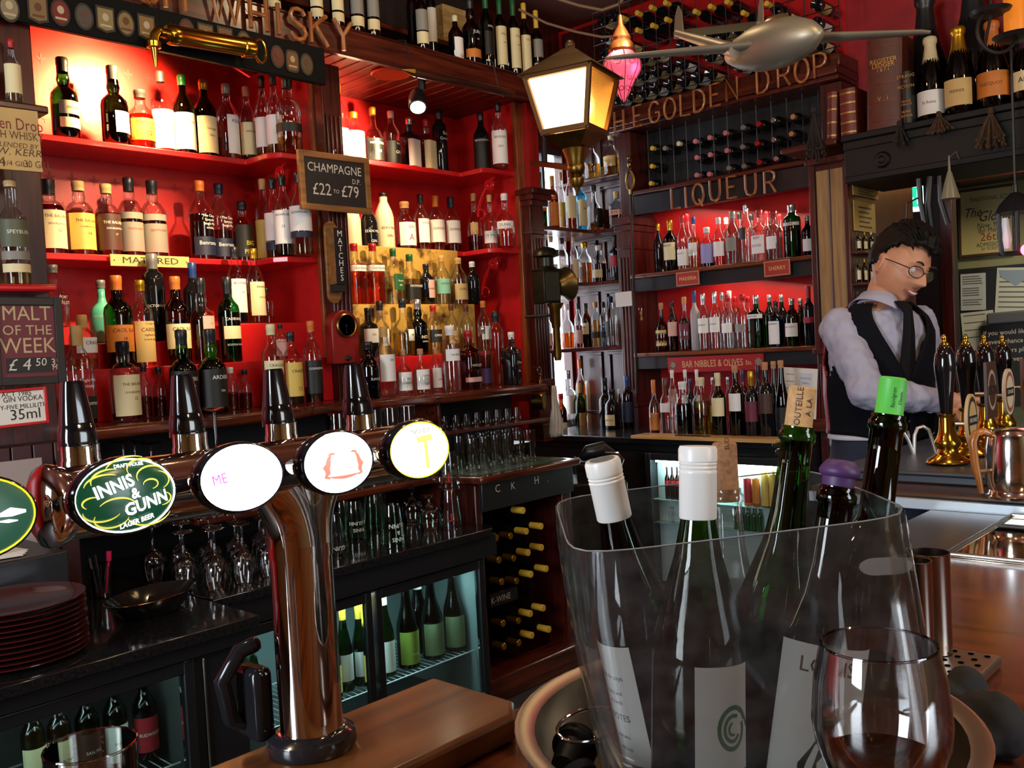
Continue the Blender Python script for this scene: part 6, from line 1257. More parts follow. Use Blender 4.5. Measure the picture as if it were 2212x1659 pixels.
shp = [(-30, .0), (-24, .1), (-26, .16), (-14, .21), (-8, .24), (-5, .33), (0, .26), (2, .2), (-6, .17), (-4, .12), (-12, .08), (-14, .02)]
mb.add([(R*sin(radians(a)), -R*cos(radians(a)), z_*h+.002) for a, z_ in shp], [tuple(range(len(shp)))]); mb.build('brush_mark', BRU, [c for c in KIDS(o) if c.name.startswith('label')][0], 0)
leaning('wine_bottle', 'near black wine bottle with bright green cork at the bucket right side', D(1924, 864, .77), XY(1818, .769), .0345, 'wine', 'dark green', None, 0, None, ('black', .5), ('cork', CP['green cork'], .0112, .031, [('Sauvignon', .0042, .014, -12), ('Classic', .004, .014, 20)]))
# stoppers and wire in the bowl
RUB = P('black_rubber', (.012, .012, .014), .5)
q = BC+KM.to_3x3() @ Vector((-.143, .05, .029)); o = thing('rubber_stopper', 'black ribbed rubber stopper lying in the steel bowl', 'stopper', M=T(*q) @ RZ(20) @ RY(80))
part('stopper', MB().lathe([(0, -.02), (.012, -.02), (.016, .005), (.021, .008), (.021, .012), (.018, .014), (.021, .017), (.02, .021), (0, .021)], 24), RUB, o)
q = BC+KM.to_3x3() @ Vector((-.138, -.01, .03)); o = thing('rubber_stopper', 'small black rubber stopper at the left edge of the bowl', 'stopper', M=T(*q) @ RZ(70) @ RY(60)); part('stopper', MB().lathe([(0, -.018), (.01, -.018), (.014, .0), (.018, .004), (.018, .012), (0, .014)], 20), RUB, o)
q = BC+KM.to_3x3() @ Vector((-.124, .05, .056)); o = tag(MB().tube([q+Vector((.03*cos(a*pi/9)*1.3, .022*sin(a*pi/9), .004*sin(a*pi/9))) for a in range(18)], .0017, 8, 0, None, closed=True).build('wire_clip', CHROME), 'loop of shiny wire clip lying over the rubber stoppers', 'wire clip')
# ------------------------------------------------------------------ glasses on the bar
rp = D(1897, 1395, .54); o = thing('wine_glass', 'near stemmed wine glass with a little red wine at the bar edge', 'wine glass', (rp.x, rp.y, ZB+.001)); H = rp.z-ZB
outer = [(.034, .0), (.034, .0015), (.012, .004), (.0045, .009), (.0038, .05), (.0042, H-.118), (.012, H-.108), (.028, H-.085), (.0375, H-.058), (.0392, H-.045), (.037, H-.02), (.0327, H)]
inner = [(.0317, H), (.036, H-.02), (.0382, H-.045), (.0365, H-.058), (.027, H-.084), (.011, H-.105), (0, H-.107)]
part('glass', MB().lathe([(0, 0)]+outer+inner, 48), thin('near_glass', (.97, .97, .97), .8, edge=.55), o); part('rim', MB().tube([(.0322*cos(k*pi/24), .0322*sin(k*pi/24), H) for k in range(48)], .0008, 6, 0, None, closed=True), thin('rim_glass', (.8, .8, .85), 1.0, edge=.5), o)
part('wine', MB().lathe([(0, H-.1065), (.0105, H-.1045), (.0264, H-.0835), (.0335, H-.067), (0, H-.067)], 40), thin('red_wine', (.12, .01, .015), .3), o)
q = D(196, 1612, .62); o = thing('highball_glass', 'clear tumbler rim at the bottom left corner of the bar', 'glass', (q.x, q.y, ZB+.001)); H = q.z-ZB
part('glass', MB().lathe([(0, 0), (.026, 0), (.0295, H), (.0283, H), (.0252, .008), (0, .008)], 40), CG, o); part('rim', MB().tube([(.029*cos(k*pi/20), .029*sin(k*pi/20), H) for k in range(40)], .0009, 6, 0, None, closed=True), thin('rim_glass', (.8, .8, .85), 1.0, edge=.5), o)
# ------------------------------------------------------------------ steel cups on the perforated tray, black cloth
tr = thing('bar_tray', 'small perforated steel drip tray holding the metal cups', 'tray', (0, 0, 0))
part('tray', MB().box(.98, .318, ZB+.001, 1.15, .47, ZB+.014), P('tray_steel', (.42, .36, .3), .35, 1), tr, bevel=.003)
hl = MB()
for i in range(9):
    for j in range(8): hl.lathe([(0, ZB+.0146), (.0035, ZB+.0146)], 10, 0, T(.992+.018*i, .33+.018*j+(.009 if i % 2 else 0), 0))
part('holes', hl, BLACKM, tr)
for px, py, d, rr, zz, lab in ((2006, 1192, 1.095, .0232, ZB+.0152, 'taller brushed steel cup on the drip tray'), (1978, 1210, 1.04, .0165, ZB+.0152, 'slimmer brushed steel cup against the wine bucket')):
    q = D(px, py, d); o = thing('steel_cup', lab, 'cup', (q.x, q.y, zz)); H = q.z-zz
    part('cup', MB().lathe([(0, 0), (rr*.98, 0), (rr*.98, .002), (rr, H-.001), (rr+.0006, H), (rr-.0012, H), (rr-.0014, .004), (0, .004)], 36), P('brushed_cup', (.36, .31, .28), .22, 1), o)
def lump(name, label, cat, mat, blobs, seed, amp):
    mb = MB(); random.seed(seed)
    for c, r in blobs: mb.ball(c, r, 28, 18)
    o = mb.build(name, mat, None, 80); md = o.modifiers.new('join', 'REMESH'); md.mode = 'VOXEL'; md.voxel_size = .004; md.use_smooth_shade = True
    tx = bpy.data.textures.new(name, 'CLOUDS'); tx.noise_scale = .035; dm = o.modifiers.new('folds', 'DISPLACE'); dm.texture = tx; dm.strength = amp; dm.mid_level = .5
    return tag(o, label, cat)
a, b_ = D(2085, 1520, .92), D(2130, 1615, .86)
lump('black_cloth', 'crumpled black cloth on the bar right of the wine glass', 'cloth', P('cloth_black', (.012, .012, .013), .85), [((a.x, a.y, ZB+.03), (.028, .022, .03)), ((a.x-.03, a.y+.01, ZB+.025), (.03, .025, .025)), ((b_.x, b_.y, ZB+.028), (.032, .036, .03)), ((b_.x-.03, b_.y+.015, ZB+.022), (.04, .03, .022))], 3, .012)
# ------------------------------------------------------------------ pump platform, trays, tankard
pf = thing('pump_platform', 'raised wooden platform with pale metal lip under the beer pumps', 'platform')
XP = 2.07; zl = on(1975, 1086, 0, XP).z; zw = on(1975, 1064, 0, XP).z
part('wooden_top', MB().box(XP, .2, (zl+zw)/2+.0, 3.2, .98, zw), wood('platform_wood', '2e1a10', '5e3a24', 1, rough=.4), pf, bevel=.004)
part('metal_lip', MB().box(XP-.01, .2, ZB+.001, XP+.02, .98, (zl+zw)/2), P('lip_metal', (.55, .62, .68), .35, .6), pf, bevel=.002)
ZP = zw+.001
part('pump_box', MB().box(2.19, .636, ZP, 3.15, .96, ZP+.02).box(2.175, .62, ZP+.02, 3.15, .97, ZP+.03), P('pump_slate', (.045, .05, .06), .35), pf, bevel=.004); ZT = ZP+.031
part('pale_top', MB().box(2.4, .2, zw, 3.2, .6, zw+.001), MAHOY, pf)
tag(MB().box(1.68, .55, ZB+.001, 2.05, .70, ZB+.004).build('steel_mat', P('grey_mat', (.16, .14, .12), .3, .8), bevel=.001), 'dull grey steel mat before the pump platform', 'mat')
py_ = .747
for i, px in enumerate((2045, 2091, 2131, 2170)):
    p = on(px, 905, 1, py_); d = dep(p); s = d/FPX
    o = thing('beer_pump', f"black handled brass beer pump, {('first', 'second', 'third', 'fourth')[i]} from the bartender side", 'beer pump', (p.x, py_, ZT), group='row of beer pumps')
    k = dep(on(2045, 905, 1, py_))/FPX; H1 = 105*k
    part('brass_base', MB().lathe([(0, 0), (40*k, 0), (46*k, 4*k), (44*k, 8*k), (28*k, 18*k), (22*k, 24*k), (20*k, 32*k), (26*k, 40*k), (27*k, 48*k), (22*k, 56*k), (17*k, 72*k), (15*k, 100*k), (18*k, 104*k), (18*k, 108*k), (10*k, 110*k)], 28), BRASS, o)
    zt_ = zat(px, 722, p)-ZT; zb_ = 108*k
    hh = zt_-zb_-24*k
    part('handle', MB().lathe([(12*k, zb_), (13*k, zb_+hh*.1), (16*k, zb_+hh*.35), (21*k, zb_+hh*.6), (22.5*k, zb_+hh*.72), (20*k, zb_+hh*.87), (13*k, zb_+hh*.98), (9*k, zb_+hh)], 28), P('handle_black', (.006, .006, .008), .12, coat=.6), o)
    part('finial', MB().lathe([(10*k, zb_+hh-.001), (11*k, zb_+hh+2*k), (6*k, zb_+hh+8*k), (5*k, zb_+hh+13*k), (6*k, zb_+hh+15*k), (5*k, zb_+hh+20*k), (3*k, zb_+hh+24*k), (0, zb_+hh+25*k)], 16), BRASS, o)
    cz = (.105, .165, .15, .16)[i]; M = T(.0, -.055, cz) @ FACE_Y
    part('clip_arm', MB().tube([(0, -.02, cz-.01), (0, -.054, cz-.01)], .006, 8), STEEL, o)
    if i == 0: po, inn, c1, c2, tx = oval(.04, .062), oval(.034, .055), 'c8a878', '3a2a22', 'ORCHARD'
    elif i == 1: po, inn, c1, c2, tx = [(-.04, -.07), (.04, -.07), (.04, .07), (-.04, .07)], oval(.033, .05), '4a2a20', 'a89884', 'IPA'
    elif i == 2: po, inn, c1, c2, tx = oval(.045, .06), oval(.038, .052), 'd8c8a8', '9a5a48', 'CAVALIER'
    else: po, inn, c1, c2, tx = [(-.035, -.07), (.035, -.07), (.035, .07), (-.035, .07)], oval(.026, .045), '6a4430', 'c0b094', 'ALE'
    cl = part('pump_clip', MB().prism(po, -.004, .003, 0, M).prism(inn, .003, .0036, 1, M).prism([(a*.8, b_*.8) for a, b_ in inn], .0036, .004, 0, M), [P('clip_'+c1, c1, .45), P('clip_'+c2, c2, .45)], o)
    MB().box(-.032, -.011, .004, .032, .011, .0046, 1, M).text(tx, .014, 0, M @ T(0, 0, .005), sx=.8).build('clip_print', [INKS['w'] if i != 1 else INKS['r'], P('clip_band', '2a201c' if i == 0 else '8a3a30', .5)], cl, 0)
sw = thing('swan_neck', 'pair of bent white metal beer spouts left of the pumps', 'spout')
for pts in (((1975, 984), (1976, 940), (1982, 925), (1994, 921), (2006, 928), (2014, 950), (2022, 978)), ((1952, 934), (1962, 950), (1975, 984))): part('spout', MB().tube([D(x, y, 2.42) for x, y in pts], .0045, 10), P('spout_white', (.6, .57, .54), .3, .7), sw)
ty = thing('serving_tray', 'mirror polished oblong tray on the bar before the tankard', 'tray')
part('tray', MB().box(1.66, .05, ZB+.001, XP-.02, .542, ZB+.004), P('mirror_tray', (.8, .66, .46), .05, 1), ty); part('rim', MB().tube([(1.66, .05, ZB+.006), (1.66, .542, ZB+.006), (XP-.02, .542, ZB+.006), (XP-.02, .05, ZB+.006)], .004, 8, 0, None, closed=True), STEEL, ty)
p = on(2192, 1074, 2, ZP); tk = thing('tankard', 'silver pint tankard with curved wooden handle on the pump platform', 'tankard', (p.x, p.y, ZP+.0005), az); k = dep(p)/FPX
part('body', MB().lathe([(0, 0), (57*k, 0), (58*k, 6*k), (52*k, 12*k), (50*k, 18*k), (55*k, 30*k), (57*k, 46*k), (54*k, 110*k), (50*k, 136*k), (48*k, 140*k), (44*k, 146*k), (20*k, 150*k), (0, 150*k)], 40), P('silver', (.82, .8, .78), .12, 1), tk)
part('handle', MB().tube([(-48*k, 0, 138*k), (-62*k, 0, 146*k), (-80*k, 0, 142*k), (-88*k, 0, 124*k), (-84*k, 0, 80*k), (-76*k, 0, 40*k), (-72*k, 0, 12*k)], [(7*k, 7*k), (8*k, 8*k), (9*k, 8*k), (10*k, 8*k), (9*k, 8*k), (7*k, 7*k), (6*k, 6*k)], 12).tube([(-50*k, 0, 60*k), (-80*k, 0, 60*k)], 4*k, 8), wood('handle_wood', '8a4a1c', 'c07a3a', 2, rough=.25), tk)
# ================================================================== black mantel shelf over the passage, books and champagne
XM = 4.52
ma, mb_ = on(1851, 290, 0, XM), on(2212, 217, 0, XM); zm = ma.z; zmb = on(1960, 375, 0, XM).z
mt = thing('mantel_shelf', 'heavy black mantel beam over the passage carrying books and champagne', 'shelf')
part('beam', MB().box(XM, .3, zmb, 4.995, 1.894, zm-.03), P('mantel_black', (.006, .0055, .006), .5, spec=.25, bump=.3, scale=12), mt, bevel=.004)
part('shelf', MB().box(XM-.03, .3, zm-.03, 4.995, 1.896, zm), P('mantel_black', (.013, .012, .013), .4), mt, bevel=.004)
part('moulding', MB().box(XM-.012, .3, zm-.07, XM, 1.894, zm-.03).box(XM-.012, .3, zmb, XM, 1.894, zmb+.03), P('mantel_black', (.013, .012, .013), .4), mt, bevel=.004)
q = on(1906, 345, 0, XM-.004); part('rosette', MB().lathe([(.012, .004), (.02, .012), (.03, .012), (.038, .004), (.04, 0)], 20, 0, T(*q) @ FACE_X), P('mantel_black', (.013, .012, .013), .4), mt)
lz = on(1790, 306, 0, 4.56).z
part('side_ledge', MB().box(4.5, 1.925, lz-.03, 4.75, 2.22, lz), MAHOY, mt, bevel=.006)
LEA = P('red_leather', '6a2418', .4, noise=.25, scale=25); LEA2 = P('brown_leather', '5a2a1c', .45, noise=.25, scale=25); GIL = P('gilt', 'b08a4a', .35, .7); PGS = P('page_edge', 'b8a078', .8)
def book(px0, px1, ytop, x, zb, label, mat, depth=.2, tilt=0, name='book', txt=None, group=None, bands=5, ink=None):
    a, b_ = on(px0, (ytop+250)/2, 0, x), on(px1, (ytop+250)/2, 0, x); w = abs(a.y-b_.y)-.004; c = (a.y+b_.y)/2; h = zat((px0+px1)/2, ytop, (x, c, 0))-zb
    o = thing(name, label, 'book', M=T(x, c, zb+.0012) @ RX(tilt)); n = 10
    sp = [(.012*(-cos(pi*k/n-pi/2)), w/2*sin(pi*k/n-pi/2)) for k in range(n+1)]
    spine = MB().prism([(0, w/2)]+[(-.014*cos(pi*k/n-pi/2), w/2*sin(-(pi*k/n-pi/2))) for k in range(n+1)]+[(0, -w/2)][:1], 0, h).box(0, -w/2, 0, depth, -w/2+.004, h).box(0, w/2-.004, 0, depth, w/2, h)
    so = part('cover', spine, mat, o, bevel=.001)
    part('pages', MB().box(.004, -w/2+.0045, .004, depth-.006, w/2-.0045, h-.005), PGS, o)
    if bands:
        bd = MB()
        for k in range(bands):
            z = h*(.1+.8*k/(bands-1)); bd.prism([(0, w/2)]+[(-.0162*cos(pi*i/n-pi/2), w/2*1.01*sin(-(pi*i/n-pi/2))) for i in range(n+1)], z-.004, z+.004)
        part('raised_band', bd, GIL if mat == LEA else LEA, o)
    if txt:
        m = MB()
        for t, z, sz in txt: m.text(t, sz, 0, T(-.0168, 0, h*z) @ FACE_X)
        m.build('spine_title', ink or GIL, so, 0)
    return o
book(1783, 1806, 200, 4.56, lz, 'small red leather book leaning left of its twin', LEA, .16, 3, bands=4)
book(1813, 1850, 192, 4.56, lz, 'red leather book with gilt bands on the low side ledge', LEA, .18, bands=5)
book(1868, 1946, 82, XM+.02, zm, 'large brown leather ledger volume with gilt bands on the mantel', LEA2, .15, 2, txt=[('REGISTER', .74, .03), ('LEDGER', .69, .03), ('1 8 7 1', .64, .022), ('V . 1', .33, .03)], bands=5)
book(1949, 1971, 155, XM-.005, zm, 'black spined STRANGE IN FICTION paperback beside the ledger', P('spine_black', (.02, .02, .016), .4), .14, bands=0, txt=[('STRANG', .9, .021), ('IN', .8, .014), ('FICTION', .7, .02), ('EDGAR', .42, .013), ('WALLACE', .36, .011), ('KING', .22, .017), ('KONG', .14, .017)], ink=P('spine_orange', 'd08a28', .5))
GEO['mt'] = (0, XM+.06, zm+.0015); GEO['mtb'] = (0, XM+.27, zm+.0015)
def cb(px, yt, w, cap, lab, text, label):
    b = bot('mt', 'mt', px, yt, w, 'champ', 'dark green', cap, lab, None, text, rz=-96+0 if 0 else 6); tag(b, label, 'bottle', 'champagne on the mantel')
cb(2012, 78, 58, 'cream', ('white', .06, .34, 170), [('St Reine', .3, .2, 'b')], 'champagne bottle with cream foil and white label on the mantel')
cb(2072, 56, 62, 'gold', ('tan', .08, .38, 120), [('PERRIER', .28, .24, 'b')], 'champagne bottle with gold foil and round gold label on the mantel')
cb(2145, 44, 64, 'orange', ('orange', .12, .4, 170), [('CLICQUOT', .3, .26, 'b')], 'champagne bottle with orange label and yellow foil on the mantel')
cb(2218, 60, 62, 'purple', ('cream', .14, .4, 170), [('ALB', .5, .28, 'k')], 'champagne bottle with cream label cut by the right edge')
for px, w, lab in ((2004, 84, 'giant dark champagne bottle behind the paperback on the mantel'), (2108, 104, 'giant dark champagne bottle behind the gold labelled one'), (2222, 90, 'giant dark bottle at the far right of the mantel')):
    p = on(px, 200, 0, XM+.3); p.z = zm+.0015; d = dep(p); r = w/2*d/FPX
    b = bottle(p, .68, r, 'champ', 'black', 'tan' if px < 2000 else 'black', None, None, None, -80); tag(b, lab, 'bottle', 'giant bottles on the mantel')
# dried hop bunches
HOP = P('dried_hops', '4a3420', .9, noise=.4, scale=60); HOPD = P('dark_hops', '2a2018', .9)
def hops(px, py, hpx, lab, mat, n=26, spread=.05):
    c = on(px, py, 0, XM-.05); random.seed(px); mb = MB(); L_ = hpx*dep(c)/FPX
    for i in range(n):
        a = random.uniform(-1, 1); b_ = random.uniform(-.7, .3); l = L_*random.uniform(.7, 1)
        mb.tube([c, c+Vector((b_*.02, a*spread*.5, -l*.5)), c+Vector((b_*.03, a*spread, -l))], [.003, .004, .0025], 5)
        mb.ball(c+Vector((b_*.03, a*spread, -l)), (.006, .006, .008), 6, 5)
    mb.tube([c+Vector((.02, 0, .012)), c+Vector((.0, 0, .008)), c+Vector((0, 0, -.012))], [.006, .012, .014], 8)
    return tag(mb.build('hop_bunch', mat), lab, 'dried hops', 'dried hop bunches on the mantel')
hops(2140, 240, 80, 'dried brown hop bunch hanging below the orange labelled champagne', HOP, 30, .06); hops(2028, 248, 38, 'low tangled hop bunch below the cream foiled champagne', HOP, 24, .06); hops(1943, 268, 46, 'small dried bunch hanging below the black paperback', HOPD, 16, .035); hops(1758, 238, 110, 'long drooping hop bunch at the end of the pigeonholes', HOPD, 30, .05)
# candle holder at the top right corner
c = D(2196, 84, 3.7); o = thing('candle_sconce', 'wrought iron scroll sconce with orange candle at the top right', 'sconce', c); s = 3.7/2000
part('candle', MB().lathe([(0, 0), (24*s, 0), (24*s, 110*s), (20*s, 118*s), (0, 112*s)], 20), P('orange_wax', 'd87a1c', .4, emit=.25), o)
part('pan', MB().lathe([(0, -3*s), (40*s, 0), (48*s, 8*s), (46*s, 8*s), (0, 0)], 24), IRON, o)
pts = [Vector((0, 0, -3*s))]
for k in range(20):
    a = radians(-60-14*k); pts.append(RT*((-40+45*cos(a))*s)+UP*((20+50*sin(a))*s))
part('scroll', MB().tube(pts, .008, 8), IRON, o)
q = D(2140, 30, 3.7)-c; part('second_pan', MB().lathe([(0, -3*s), (36*s, 0), (42*s, 8*s), (0, 2*s)], 24, 0, T(*q)), IRON, o)
part('stay', MB().tube([q+Vector((0, 0, -3*s)), pts[6]], .006, 6).tube([q+Vector((0, 0, 0)), q+Vector((.05, 0, .9))], .006, 6), IRON, o)
# ================================================================== side of the oak pilaster: labels and a dim cabinet
SX = lambda px, py: on(px, py, 1, 1.898)
for (pts, cols_, lab) in (((((1846, 388), (1899, 392), (1899, 425), (1847, 420))), 'ab8a4c', 'browned old crest label pasted on the dark cabinet side'), (((1848, 432), (1893, 436), (1893, 497), (1849, 497)), 'b8964e', 'lower yellowed label with figures on the dark cabinet side')):
    q = [SX(*p_) for p_ in pts]; x0, x1 = q[0].x, q[1].x; z0, z1 = q[3].z, q[0].z
    o = MB().box(x0, 1.906, z0, x1, 1.913, z1)
    for k in range(5): o.box(x0+(x1-x0)*.2, 1.9045, z0+(z1-z0)*(.14+.16*k), x1-(x1-x0)*(.2+.1*(k % 2)), 1.906, z0+(z1-z0)*(.19+.16*k), 1)
    tag(o.build('pasted_label', [P('old_label_'+cols_, cols_, .7, noise=.2, scale=12), P('old_ink', '4a3418', .7)]), lab, 'label')
for i, (px, py) in enumerate(((1858, 520), (1875, 522))):
    p = SX(px, py+40); GEO['sd'] = (1, 1.87, p.z)
GEO['sd'] = (1, 1.872, SX(1866, 545).z); GEO['sd2'] = (1, 1.872, SX(1866, 612).z)
cb_ = thing('side_rack', 'narrow dark shelf of miniatures on the side of oak pilaster', 'shelf')
for zz in (GEO['sd'][2], GEO['sd2'][2], SX(1866, 680).z): part('shelf', MB().box(SX(1845, 560).x, 1.84, zz-.012, SX(1900, 560).x, 1.9135, zz), MAHOX, cb_)
GEO['sd3'] = (1, 1.872, SX(1866, 680).z)
for gk, ys in (('sd', 502), ('sd2', 560), ('sd3', 630)):
    for i, px in enumerate((1854, 1868, 1882)): bot('sd', gk, px, ys, 11, 'std', 'brown', ('black', 'gold', 'white')[i], ('cream', .1, .5, 160), (A, .5))
for b in [t[1] for t in ZONES['sd']]: b.location.z += .001
label_zone('sd', 'on the side rack', 'miniatures on the side rack')
# ================================================================== the room beyond the passage
sbox('door_1', 6.5, 2.02, 0, 6.6, 3.2, 2.6, P('black_door', (.012, .01, .01), .5))
tag(MB().box(6.47, 2.01, 0, 6.5, 2.09, 2.7).build('door_post', MAHOG, bevel=.006), 'dark mahogany door post behind the barman', 'door post')
XF = 7.59
def fq(pts): return [on(x, y, 0, XF) for x, y in pts]
bb_ = fq(((2042, 585), (2300, 560))); struct(MB().box(XF-.02, 0, .9, XF+.005, bb_[0].y, bb_[0].z).build('trim_2', P('notice_black', (.015, .015, .017), .5)))
o, fo, w, h, z = board('framed_notice', 'brown framed yellowed certificate on the olive wall beyond the passage', 'picture', ((2066, 412), (2190, 396), (2200, 546), (2076, 558)), 0, XF, .02, P('notice_frame', '4a3018', .5), P('old_notice', 'c2b276', .6))
write(fo, [('TRADITIONAL SCOTCH', .05, h*.33, .045, .7, 0, z), ('The', -.1, h*.14, .1, .8, .4, z), ('Gloria', .05, h*.07, .11, .8, .4, z), ('New Year', .03, -h*.06, .06, .8, .2, z), ('Bar Menu', .02, -h*.13, .05, .8, 0, z)], P('notice_ink', '2a2a28', .6)); write(fo, [('26th', .03, -h*.23, .085, 1, 0, z)], P('notice_red', '9c3028', .6)); write(fo, [('ADMISSION', .02, -h*.34, .045, .8, 0, z), ('BY TICKET', .02, -h*.4, .03, .8, 0, z)], P('notice_ink', '2a2a28', .6))
NG = P('notice_grey', 'b8bab8', .7); NB = P('notice_cream', 'c4c4b0', .7)
for pts, mat, lab, rows in ((((2074, 592), (2128, 590), (2131, 668), (2077, 672)), NG, 'grey typed notice, leftmost on the black board', 13), (((2149, 582), (2236, 574), (2240, 690), (2154, 682)), NB, 'larger cream notice with blue crest beside the typed notice', 8), (((2078, 676), (2148, 670), (2150, 752), (2080, 760)), NB, 'plain cream sheet under the typed notice', 4)):
    o, fo, w, h, z = board('pinned_notice', lab, 'notice', pts, 0, XF-.022, 0, None, mat, .004); m = MB(); random.seed(rows)
    for k in range(rows):
        if rows == 13 and k in (4, 9): continue
        yy = h*(.42-.86*k/(rows+.5)); m.box(-w*.42, yy-h*.012, z, w*random.uniform(.2, .42), yy+h*.012, z+.0005)
    m.build('lines_of_print', P('print_grey', '60605c', .7), fo, 0)
    if rows == 8: part('crest', MB().prism([(-w*.45, h*.45), (w*.45, h*.45), (w*.3, h*.3), (0, h*.14), (-w*.4, h*.32)], z, z+.001), P('crest_blue', '8a9aa6', .6), fo)
o, fo, w, h, z = board('chalkboard', 'black chalkboard with handwritten lines behind the beer pumps', 'chalkboard', ((2124, 702), (2290, 692), (2296, 872), (2128, 880)), 0, XF-.05, 0, None, SLATE, .012)
write(fo, [('If you would like to join', -.03, h*.4, .05, .9, .1, z), ('every chance of luck', -.03, h*.29, .05, .9, .1, z), ('performers please ask', -.03, h*.18, .05, .9, .1, z), ('your server', -.1, h*.07, .05, .9, .1, z), ('to £5', .12, -h*.06, .045, 1, .1, z)], CHALK, 'chalk_writing')
part('ledge_cloth', MB().box(-w/2+.05, h/2, 0, w/2, h/2+.09, .05), P('grey_cloth', '55555a', .9), o, bevel=.015)
# exit sign
c = D(1957, 428, 5.7); o = thing('exit_sign', 'lit white and green emergency exit sign hanging in the passage', 'sign', M=T(*c) @ RZ(-62) ); s = 5.7/2000
part('lit_box', MB().box(-38*s, -.03, -30*s, 34*s, .03, 30*s), P('exit_white', (.8, .95, 1), .4, emit=1.6), o, bevel=.01)
fo = part('green_panel', MB().box(-14*s, -.034, -22*s, 32*s, -.0305, 20*s), P('exit_green', (.01, .5, .28), .4, emit=.9), o)
EXW = P('exit_mark', (.85, 1, .95), .4, emit=1.5); M = T(0, -.0345, 0) @ FACE_Y
m = MB().prism([(-2*s, 10*s), (2*s, 10*s), (2*s, -4*s), (6*s, -4*s), (0, -14*s), (-6*s, -4*s), (-2*s, -4*s)], 0, .0008, 0, M @ T(8*s, 2*s, 0)).box(20*s, -16*s, 0, 26*s, 14*s, .0008, 0, M)
m.ball((-6*s, 9*s, .001), (2.4*s, 2.4*s, .0006), 10, 6, 0, M).tube([M @ Vector((x*s, y*s, .0006)) for x, y in ((-6, 6), (-6, -1), (-10, -6), (-9, -14))], .004, 5).tube([M @ Vector((x*s, y*s, .0006)) for x, y in ((-6, -1), (-2, -6), (-1, -14))], .004, 5).tube([M @ Vector((x*s, y*s, .0006)) for x, y in ((-11, 1), (-6, 5), (-1, 1))], .0035, 5); m.build('running_figure', EXW, fo)
part('rod', MB().tube([(0, 0, 30*s), (0, 0, 3.55-c.z)], .006, 6), IRON, o)
# top shelf of posters and green bottles far behind
c0, c1 = on(2048, 385, 0, 7.3), on(2280, 345, 0, 7.3); zs_ = c0.z+.0
fs_ = thing('far_shelf', 'far lit shelf of gold labels beyond the passage', 'shelf'); part('board', MB().box(7.2, .6, zs_-.05, 7.59, c0.y, zs_), MAHOY, fs_)
PO = P('poster_gold', 'c08a3c', .6, noise=.3, scale=5); part('poster', MB().box(7.5, .6, zs_+.002, 7.53, c0.y, zs_+.45), PO, fs_)
GEO['fs'] = (0, 7.35, zs_+.001)
for px in (2082, 2140, 2165): b = bot('fs', 'fs', px, 345-(px-2050)*.16, 14, 'wine', 'bright green', 'yellow', ('cream', .2, .5, 160), None)
label_zone('fs', 'on the far lit shelf', 'bottles on the far shelf')
lamp('far_shelf_light', 'AREA', (7.1, 1.7, 2.95), (7.5, 1.7, 2.5), 6, WARM, .8, sizey=.1)
lamp('far_room_light', 'AREA', (6.6, .6, 3.1), (7.4, 1.9, 1.4), 26, (1, .86, .6), .6, sizey=.6)
# hanging lantern with red bulb
c = D(2196, 500, 3.95); s = 3.95/2000; o = thing('hanging_lantern', 'black hanging lantern with white globe and small red bulb, right edge', 'lantern', c)
part('roof', MB().lathe([(46*s, 40*s), (34*s, 60*s), (16*s, 78*s), (6*s, 84*s), (5*s, 100*s)], 8), BLACK, o)
fr_ = MB()
for k in range(6): a = k*pi/3+.3; fr_.tube([(40*s*cos(a), 40*s*sin(a), 40*s), (34*s*cos(a), 34*s*sin(a), -46*s)], .008, 6)
fr_.lathe([(0, -50*s), (36*s, -50*s), (38*s, -44*s), (0, -44*s)], 12); part('frame', fr_, BLACK, o)
part('globe', MB().lathe([(6*s, 30*s), (8*s, 10*s), (12*s, -16*s), (8*s, -36*s), (0, -40*s)], 14, 0, T(-24*s*RT.x, -24*s*RT.y, 0)), P('pale_globe', (.6, .62, .66), .3, emit=.15), o)
part('red_bulb', MB().ball(tuple(RT*(-2*s)+UP*(-46*s)-FW*(.09)), 13*s, 14, 9), P('red_bulb', (1, .05, .12), .3, emit=7), o)
part('chain', MB().tube([(0, 0, 100*s), (0, 0, 3.55-c.z)], .005, 6), BLACK, o)
lamp('red_bulb_light', 'POINT', c+Vector((-.12, -.1, -.12)), None, .5, (1, .1, .15), .03)
# odds hanging under the mantel
c = D(2052, 405, 4.1); o = tag(MB().tube([(0, 0, .13), (.1, 0, .17), (XM-c.x+.02, 0, zmb-c.z+.004)], .002, 5, 0, T(*c)).lathe([(20*.002, -.05), (14*.002, .0), (6*.002, .06), (3*.002, .075), (.003, .14)], 18, 0, T(*c)).build('glass_cone', P('pale_shade', '9a977c', .3, trans=.3)), 'small pale glass cone shade hanging under the mantel', 'lamp shade')
o = thing('hanging_straps', 'dark leather straps and tools hanging under the mantel beam', 'straps')
for pts, r in ((((1985, 372), (1988, 420), (2000, 480), (1992, 500)), .012), (((2010, 368), (2006, 430), (2016, 500), (2030, 505)), .016), (((2030, 366), (2032, 420), (2048, 470)), .012), (((1990, 410), (1960, 425), (1958, 468)), .004)): part('strap', MB().tube([D(x, y+14, 4.35) for x, y in pts], r, 7), BLACK, o)
